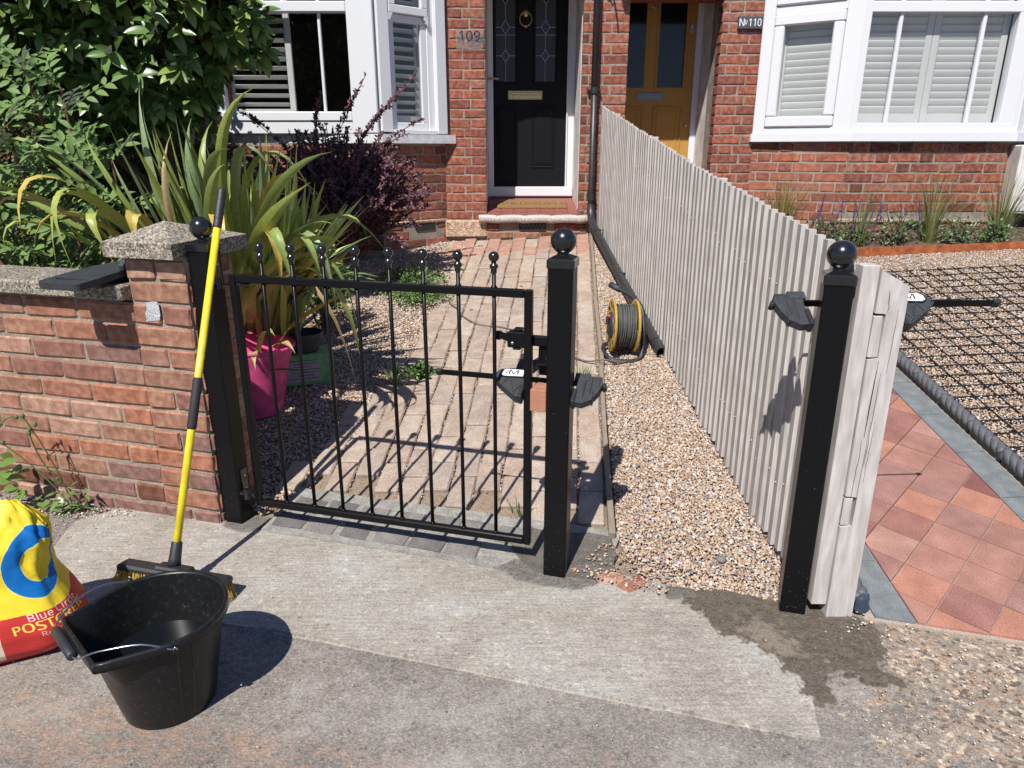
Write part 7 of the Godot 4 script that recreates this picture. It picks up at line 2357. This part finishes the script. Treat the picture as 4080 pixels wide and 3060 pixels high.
func ash() -> void:
	rng.seed = 221
	var base := Vector3(-1.98, 0.12, -3.42)
	var t := thing("ash_sapling", "slender sapling with divided dull green leaves growing behind the low wall", "sapling", base)
	var m := mb(true)
	# one compound leaf: stalk along +x, nine leaflets
	var lf := blade(0.05, 0.022, 0.3, 0.15, 4)
	var rach := mb(true)
	tube(rach, [Vector3.ZERO, Vector3(0.1, 0.006, 0), Vector3(0.17, -0.006, 0)], [0.0016, 0.0013, 0.0008], 5, false)
	var st := SurfaceTool.new()
	st.begin(Mesh.PRIMITIVE_TRIANGLES)
	rach.generate_normals()
	st.append_from(rach.commit(), 0, Transform3D())
	for k in 4:
		for s in [-1, 1]:
			st.append_from(lf, 0, aim(Vector3(0.045 + k * 0.034, 0.004 - 0.002 * k, 0), Vector3(0.45, rf(-0.15, 0.15), s), Vector3(rf(-0.2, 0.2), 1, 0), rf(0.85, 1.1)))
	st.append_from(lf, 0, aim(Vector3(0.168, -0.006, 0), Vector3(1, -0.1, 0), Vector3.UP, 1.1))
	var comp := st.commit()
	var stems := mb(true)
	var n := 0
	for e in [[Vector3(0.02, 0, 0), Vector3(0.03, 0.8, 0.05), Vector3(-0.02, 1.52, 0.02)], [Vector3(-0.05, 0, 0.05), Vector3(-0.12, 0.7, 0.05), Vector3(-0.26, 1.35, 0.1)], [Vector3(0.06, 0, -0.02), Vector3(0.16, 0.7, 0.02), Vector3(0.17, 1.22, 0.05)], [Vector3(-0.1, 0, 0.0), Vector3(-0.3, 0.6, 0.0), Vector3(-0.5, 1.2, 0.0)], [Vector3(-0.1, 0, 0.1), Vector3(-0.3, 0.5, 0.12), Vector3(-0.42, 0.95, 0.15)], [Vector3(0.1, 0, 0.1), Vector3(0.1, 0.5, 0.15), Vector3(0.02, 0.95, 0.2)], [Vector3(-0.15, 0, 0.1), Vector3(-0.45, 0.8, 0.05), Vector3(-0.62, 1.5, 0.05)], [Vector3(0.0, 0, -0.05), Vector3(-0.1, 0.9, -0.05), Vector3(-0.18, 1.62, 0.0)]]:
		var p := bezier(base + e[0], base + e[1], base + e[2], 14)
		tube(stems, p, 0.006, 6, false)
		for i in range(4, 15):
			for k in 3:
				var a := rf(-0.6, PI + 0.6) if rng.randf() < 0.75 else rf(0, TAU)
				var dir := Vector3(cos(a), rf(-0.25, 0.45) if i < 13 else rf(0.3, 1.0), sin(a) * 0.8)
				part("leaf", comp, M.ash_leaf, t, aim(p[i], dir, Vector3(rf(-0.4, 0.2), 0.8, rf(0.35, 0.9)), rf(0.95, 1.45)))
				n += 1
	part("stem", stems, M.twig_red, t)

func small_leaf_bush(called: String, label: String, c: Vector3, R: Vector3, n: int, mesh: Mesh, mat: Material, cols: Array, shell := 0.6, smin := 0.7, smax := 1.2, group := "") -> Node3D:
	var base := Vector3(c.x, gy(c.x, c.z), c.z)
	var t := thing(called, label, "shrub", base, group)
	var xs := []
	var cs := []
	for i in n:
		var u := unit()
		var k := rf(shell, 1.0) * (0.88 + 0.16 * sin(u.x * 7.0 + c.x * 9.0) * cos(u.y * 6.0 + u.z * 4.0))
		var p := c + u * R * k
		if p.y < base.y: continue
		xs.append(aim(p, (u + v3(0.9) + Vector3(0, 0.2, 0)).normalized(), (Vector3(-0.2, 0.8, 0.55) + u * 0.5 + v3(0.5)).normalized(), rf(smin, smax)))
		var col: Color = pick(cols)
		var q := rf(0.75, 1.25)
		cs.append(Color(col.r * q, col.g * q, col.b * q))
	many("foliage", mesh, mat, t, xs, cs)
	var st := mb(true)
	for i in 14:
		var u := unit()
		u.y = absf(u.y) + 0.3
		tube(st, [base + Vector3(rf(-0.04, 0.04), 0, rf(-0.04, 0.04)), base.lerp(c + u * R * 0.5, 0.5) + v3(0.03), c + u * R * 0.75], [0.008, 0.005, 0.002], 5, false)
	part("stem", st, M.bark, t)
	return t

func barberry() -> void:
	rng.seed = 231
	var base := Vector3(-1.22, 0.44, -5.08)
	var t := thing("barberry_bush", "purple-leaved barberry bush with arching sprays before the bay window", "shrub", base)
	var leaf := blade(0.027, 0.0155, 0.2, 0.1, 3)
	var xs := []
	var cs := []
	var st := mb(true)
	var spray := func(p: Array, dens: int) -> void:
		tube(st, p, 0.0026, 5, false)
		var n := p.size()
		for i in dens:
			var f := rf(0.18, 1.0) * (n - 1)
			var i0 := mini(int(f), n - 2)
			var q: Vector3 = p[i0].lerp(p[i0 + 1], f - i0)
			var d: Vector3 = (p[i0 + 1] - p[i0]).normalized()
			for k in 4:
				var dir := (unit() + Vector3(0, 0.4, 0) + d * 0.3).normalized()
				xs.append(aim(q + v3(0.006), dir, (Vector3(-0.2, 0.8, 0.6) + v3(0.6)).normalized(), rf(0.55, 1.1)))
				var c: Color = pick([Color(0.125, 0.066, 0.088), Color(0.16, 0.085, 0.11), Color(0.09, 0.05, 0.066), Color(0.21, 0.115, 0.135), Color(0.27, 0.125, 0.135), Color(0.11, 0.07, 0.07)])
				cs.append(c)
	for i in 950:
		var u := unit()
		u.y = absf(u.y) * 1.0 - 0.12
		if u.z < -0.5: continue
		var tip := base + Vector3(0.02, 0.62, 0.02) + u * Vector3(0.68, 0.56, 0.46) * rf(0.5, 1.02)
		if tip.y < gy(tip.x, tip.z) + 0.05: tip.y = gy(tip.x, tip.z) + rf(0.05, 0.15)
		var s := base.lerp(tip, 0.25) + Vector3(0, 0.2, 0) * rf(0.2, 1.0)
		spray.call(bezier(s, s.lerp(tip, 0.5) + Vector3(0, 0.10, 0), tip, 6), rng.randi_range(15, 24))
	# long sprays that stand out of the bush
	for e in [[Vector3(-1.25, 1.30, -5.05), Vector3(-1.08, 1.62, -5.0), Vector3(-0.93, 1.865, -5.0)], [Vector3(-1.15, 1.28, -5.05), Vector3(-0.9, 1.62, -5.0), Vector3(-0.62, 1.86, -4.98)], [Vector3(-1.1, 1.3, -5.0), Vector3(-0.95, 1.62, -5.0), Vector3(-0.75, 1.70, -4.98)], [Vector3(-1.1, 1.2, -5.0), Vector3(-0.8, 1.48, -5.0), Vector3(-0.58, 1.56, -4.95)], [Vector3(-1.0, 1.05, -5.0), Vector3(-0.8, 1.3, -4.95), Vector3(-0.63, 1.33, -4.95)], [Vector3(-0.95, 0.95, -4.95), Vector3(-0.75, 1.1, -4.9), Vector3(-0.55, 1.10, -4.9)], [Vector3(-1.4, 1.25, -5.05), Vector3(-1.6, 1.5, -5.0), Vector3(-1.78, 1.62, -5.0)], [Vector3(-1.3, 1.3, -5.05), Vector3(-1.3, 1.6, -5.0), Vector3(-1.22, 1.76, -5.0)], [Vector3(-0.95, 0.85, -4.95), Vector3(-0.72, 0.95, -4.9), Vector3(-0.6, 0.9, -4.88)], [Vector3(-1.0, 0.8, -4.9), Vector3(-0.8, 0.9, -4.85), Vector3(-0.68, 0.78, -4.82)]]:
		for q in 2:
			var o := v3(0.03)
			spray.call(bezier(e[0] + o, e[1] + o, e[2] + o * rf(0, 1.2) - (e[2] - e[0]) * (0.14 * q), 12), 24)
	many("foliage", leaf, M.leaf_matt, t, xs, cs)
	part("stem", st, M.twig_red, t).set_meta("kind", "stuff")

func tuft(called: String, label: String, cat: String, c: Vector3, n: int, h0: float, h1: float, spread: float, w: float, cols: Array, group := "") -> Node3D:
	var t := thing(called, label, cat, c, group)
	var ms := []
	for i in 4: ms.append(strap(Vector3.ZERO, Vector3(0.10 + 0.05 * i, 0.7, 0), Vector3(0.30 + 0.14 * i, 0.92 - 0.05 * i, 0), 1.0, 0.2, 0.0, 6))
	var xs := [[], [], [], []]
	var cs := [[], [], [], []]
	# blades of unit height, squeezed to their width
	for i in 4:
		var st := mb(true)
		var pts := bezier(Vector3.ZERO, Vector3(0.08 + 0.04 * i, 0.65, 0), Vector3(0.25 + 0.14 * i, 0.96 - 0.05 * i, 0), 6)
		for k in 6:
			var w0 := w * (1.0 - k / 6.0) + 0.0004
			var w1 := w * (1.0 - (k + 1) / 6.0) + 0.0004
			quad(st, pts[k] + Vector3(0, 0, w0), pts[k] - Vector3(0, 0, w0), pts[k + 1] - Vector3(0, 0, w1), pts[k + 1] + Vector3(0, 0, w1))
		st.generate_normals()
		ms[i] = st.commit()
	for i in n:
		var a := rf(0, TAU)
		var h := rf(h0, h1)
		var k := rng.randi() % 4
		var sp := rf(0.4, 1.4) * spread
		xs[k].append(Transform3D(Basis(Vector3.UP, a) * Basis(Vector3.BACK, rf(-0.15, 0.2)) * Basis.from_scale(Vector3(h * sp, h, 1.0)), c + Vector3(cos(a), 0, -sin(a)) * rf(0, 0.05)))
		cs[k].append(pick(cols))
	for k in 4: many("blade", ms[k], M.leaf_matt, t, xs[k], cs[k])
	return t

func plants() -> void:
	flax()
	photinia()
	ash()
	barberry()
	rng.seed = 241
	var oval := blade(0.032, 0.018, 0.25, 0.15, 4)
	var tiny := blade(0.018, 0.010, 0.2, 0.1, 3)
	var G := [Color(0.05, 0.09, 0.028), Color(0.07, 0.12, 0.035), Color(0.035, 0.065, 0.02)]
	small_leaf_bush("privet_bush", "tall dark green hedge bush at the garden's side behind the sapling", Vector3(-3.2, 1.2, -4.5), Vector3(0.75, 1.2, 0.6), 5200, oval, M.leaf_vc, G, 0.55, 0.9, 1.5)
	small_leaf_bush("privet_bush", "big shaded hedge bush filling the garden's far corner against the house wall", Vector3(-3.3, 1.7, -5.2), Vector3(1.25, 1.7, 0.6), 16000, oval, M.leaf_vc, G, 0.6, 1.2, 2.0)
	small_leaf_bush("privet_bush", "dark undergrowth bush below the broad-leaved evergreen's crown", Vector3(-2.45, 1.0, -4.75), Vector3(0.95, 0.85, 0.45), 7500, oval, M.leaf_vc, G, 0.4, 0.8, 1.4)
	small_leaf_bush("privet_bush", "bright yellow-green privet bush behind the low wall under the hedge", Vector3(-2.55, 0.95, -3.75), Vector3(0.36, 0.42, 0.3), 1500, oval, M.leaf_vc, [Color(0.22, 0.28, 0.03), Color(0.30, 0.34, 0.04), Color(0.14, 0.20, 0.03)], 0.4, 0.8, 1.2)
	small_leaf_bush("cotoneaster_bush", "dark fine-leaved bush close below the bay window beside the barberry", Vector3(-1.95, 0.98, -5.25), Vector3(0.50, 0.52, 0.32), 5200, tiny, M.leaf_vc, [Color(0.03, 0.05, 0.025), Color(0.045, 0.07, 0.035), Color(0.02, 0.035, 0.02)], 0.5, 0.8, 1.5)
	small_leaf_bush("box_bush", "small bright green bush at the barberry's foot beside the flax", Vector3(-1.15, 0.62, -4.25), Vector3(0.22, 0.24, 0.18), 1500, tiny, M.leaf_vc, [Color(0.09, 0.17, 0.04), Color(0.12, 0.20, 0.05)], 0.4, 0.9, 1.6)
	small_leaf_bush("ground_cover", "low green creeping plant on the gravel between barberry and block path", Vector3(-0.72, 0.50, -5.0), Vector3(0.30, 0.10, 0.36), 2200, tiny, M.leaf_vc, [Color(0.06, 0.12, 0.03), Color(0.10, 0.16, 0.035)], 0.2, 0.8, 1.4)
	small_leaf_bush("ground_cover", "sprawling green weed on the gravel near the foot of the airbrick wall", Vector3(-0.62, 0.46, -4.72), Vector3(0.26, 0.07, 0.26), 1300, tiny, M.leaf_vc, [Color(0.07, 0.13, 0.03), Color(0.11, 0.18, 0.04)], 0.2, 0.8, 1.3)
	# weeds in the gravel bed
	tuft("weed", "spiky green weed tuft in the gravel beside the path, past the pink tub", "weed", Vector3(-0.62, gy(-0.62, -3.55), -3.55), 60, 0.05, 0.13, 1.3, 0.004, [Color(0.12, 0.18, 0.06), Color(0.16, 0.22, 0.09)])
	small_leaf_bush("weed", "low leafy weed at the path's edge beside the spiky tuft", Vector3(-0.50, gy(-0.5, -3.62) + 0.03, -3.62), Vector3(0.09, 0.05, 0.08), 160, oval, M.leaf_vc, [Color(0.09, 0.17, 0.04)], 0.2, 0.8, 1.2)
	tuft("weed", "small grass tuft at the block path's edge beside the middle post", "weed", Vector3(0.375, gy(0.375, -3.5), -3.5), 26, 0.05, 0.11, 0.6, 0.003, [Color(0.14, 0.24, 0.06)])
	tuft("weed", "tiny grass tuft by the gate's latch end at the path's foot", "weed", Vector3(0.03, 0.05, -2.42), 22, 0.03, 0.07, 1.0, 0.003, [Color(0.10, 0.16, 0.05)])
	# pavement weeds by the garden wall
	var sow := thing("thistle_weed", "spindly sow thistle with small buds growing at the wall's foot", "weed", bp(-1.80, 0, -0.10))
	var st := mb(true)
	var b := bp(-1.795, 0.0, -0.10)
	var xs := []
	var stems := [[b, b + Vector3(-0.02, 0.22, 0.01), b + Vector3(-0.10, 0.42, 0.03)], [b, b + Vector3(-0.05, 0.15, 0.01), b + Vector3(-0.20, 0.31, 0.03)], [b + Vector3(-0.03, 0.14, 0.01), b + Vector3(-0.09, 0.24, 0.02), b + Vector3(-0.09, 0.35, 0.03)], [b + Vector3(-0.10, 0.42, 0.03), b + Vector3(-0.15, 0.44, 0.03), b + Vector3(-0.2, 0.38, 0.03)], [b, b + Vector3(0.05, 0.05, 0.02), b + Vector3(0.12, 0.02, 0.03)]]
	for s in stems: tube(st, bezier(s[0], s[1], s[2], 8), 0.0028, 6, false)
	part("stem", st, M.stem_green, sow)
	var thl := blade(0.06, 0.016, 0.3, 0.4, 5, 1.3)
	for i in 34: xs.append(aim(b + Vector3(rf(-0.05, 0.05), rf(0.0, 0.16), rf(-0.02, 0.03)), Vector3(rf(-1, 1), rf(-0.2, 0.6), rf(-0.2, 1)), Vector3.UP, rf(0.6, 1.2)))
	for i in 8: xs.append(aim(b + Vector3(-0.03 - 0.01 * i, 0.16 + 0.03 * i, 0.01), Vector3(rf(-1, 1), rf(0, 0.6), rf(-0.2, 1)), Vector3.UP, rf(0.3, 0.6)))
	for x in xs: part("leaf", thl, M.ash_leaf, sow, x)
	for p in [Vector3(-0.10, 0.425, 0.03), Vector3(-0.125, 0.42, 0.03), Vector3(-0.20, 0.315, 0.03), Vector3(-0.09, 0.355, 0.03), Vector3(-0.085, 0.37, 0.03), Vector3(-0.2, 0.385, 0.03), Vector3(-0.06, 0.39, 0.03)]:
		st = mb(true)
		ball(st, b + p, 0.008, 8, 1.3)
		part("bud", st, M.stem_green, sow)
	var mal := thing("mallow_weed", "round-leaved green weed at the wall's foot near the cement bag", "weed", bp(-1.98, 0, -0.12))
	var rl := blade(0.055, 0.05, 0.15, 0.15, 5)
	var mb0 := bp(-2.03, 0, -0.12)
	for i in 16: part("leaf", rl, M.phot_1, mal, aim(mb0 + Vector3(rf(-0.05, 0.06), 0.02 + 0.014 * i, rf(-0.02, 0.04)), Vector3(rf(-1, 1), rf(-0.1, 0.4), rf(0, 1)), Vector3(0, 1, 0.5), rf(0.8, 1.2)))
	for i in 4: part("leaf", rl, M.phot_1, mal, aim(mb0 + Vector3(0.10 + 0.02 * i, 0.015, 0.03), Vector3(rf(-0.3, 1), 0.2, rf(-0.5, 1)), Vector3.UP, rf(0.7, 1.0)))
	# flower bed under the neighbour's bay
	var bed := func(x: float, z: float) -> Vector3: return Vector3(x, K * (-z - 2.16 + 0.28 * x), z)
	var st2 := mb()
	poly_sheet(st2, PackedVector2Array([Vector2(1.9, -5.24), Vector2(5.0, -5.15), Vector2(5.0, -6.1), Vector2(1.9, -6.1)]), func(x, z): return K * (-z - 2.16 + 0.28 * x) + 0.02, 0.02)
	tag(part("flower_bed", st2, M.soil, self), "", "", "", "structure")
	var straw := [Color(0.30, 0.22, 0.08), Color(0.22, 0.19, 0.07), Color(0.36, 0.27, 0.11), Color(0.14, 0.16, 0.05)]
	var mid := [Color(0.16, 0.19, 0.06), Color(0.22, 0.21, 0.08), Color(0.11, 0.15, 0.05)]
	tuft("ornamental_grass", "tawny ornamental grass clump rising above the fence by the brick bay", "grass plant", bed.call(2.05, -5.5), 300, 0.35, 0.62, 0.9, 0.0022, straw, "grasses in the bed under the bay")
	tuft("ornamental_grass", "thin green grass clump beside the leafy mound behind the ball-topped post", "grass plant", bed.call(2.62, -5.42), 110, 0.25, 0.50, 1.0, 0.0022, mid, "grasses in the bed under the bay")
	tuft("ornamental_grass", "arching grass clump in front of the neighbour's air brick", "grass plant", bed.call(3.12, -5.40), 150, 0.3, 0.62, 1.0, 0.0024, mid, "grasses in the bed under the bay")
	tuft("ornamental_grass", "loose grass clump beside the white meter cabinet's pipe", "grass plant", bed.call(3.62, -5.38), 150, 0.25, 0.60, 1.1, 0.0024, mid, "grasses in the bed under the bay")
	var sage := [Color(0.07, 0.12, 0.04), Color(0.10, 0.15, 0.055), Color(0.055, 0.09, 0.035)]
	var k := 0
	for e in [[2.36, -5.45, 0.20, "leafy sage plant half hidden by the fence's top below the tawny grass"], [2.86, -5.38, 0.22, "round leafy green mound in the bed behind the ball-topped post by the fence"], [3.30, -5.34, 0.18, "leafy green plant below the neighbour's air brick"], [3.55, -5.30, 0.15, "bright leafy plant spilling over the rusty steel edging"], [3.98, -5.36, 0.24, "leafy plant with small pale flowers under the meter cabinet"], [2.55, -5.40, 0.16, "small leafy plant with violet flower spikes behind the post's ball"]]:
		var c: Vector3 = bed.call(e[0], e[1])
		var p := small_leaf_bush("sage_plant", e[3], c + Vector3(0, e[2] * 0.5, 0), Vector3(e[2], e[2] * 0.75, e[2] * 0.7), 380, oval, M.leaf_vc, sage, 0.3, 0.45, 0.95, "leafy plants in the bed under the bay")
		if k in [0, 1, 4, 5]:
			var sm := mb(true)
			for i in 6:
				var q := c + Vector3(rf(-1, 1) * e[2] * 0.8, e[2] * 0.8, rf(-0.5, 0.5) * e[2])
				var tip := q + Vector3(rf(-0.05, 0.05), rf(0.08, 0.24), 0)
				tube(sm, [q, tip], [0.003, 0.002], 4, false)
				for j in 9: ball(sm, q.lerp(tip, 0.5 + j * 0.055) + v3(0.004), 0.0065 - 0.0004 * j, 5)
			part("flower_spike", sm, M.salvia, p).set_meta("kind", "stuff")
		k += 1
	# dry leaves and scraps lying about
	rng.seed = 261
	var k2 := 0
	var dry := blade(0.04, 0.022, 0.3, 0.3, 4)
	for e in [[-0.05, -3.55], [-0.45, -2.95], [0.05, -4.9], [-0.25, -4.5], [-0.6, -4.0], [-0.3, -3.3], [0.25, -3.2]]:
		var o := part("fallen_leaf", dry, M.phorm_dry if rng.randf() < 0.7 else M.coir, self, Transform3D(Basis(Vector3.UP, rf(0, TAU)), Vector3(e[0], gy(e[0], e[1]) + 0.012, e[1])))
		tag(o, FALLEN[k2], "leaf", "fallen leaves on the path")
		k2 += 1
const FALLEN := ["dry leaf on the block path in line with the bar clamp's jaw", "dry leaf on the block path nearest the gate's hinge side", "dry leaf on the block path nearest the house step", "dry leaf on the block path near where the cable crosses to the bed", "dry leaf on the gravel bed's edge beside the spiky weed", "dry leaf on the block path just behind the railing gate's middle bars", "dry leaf on the block path beside the timber edging"]
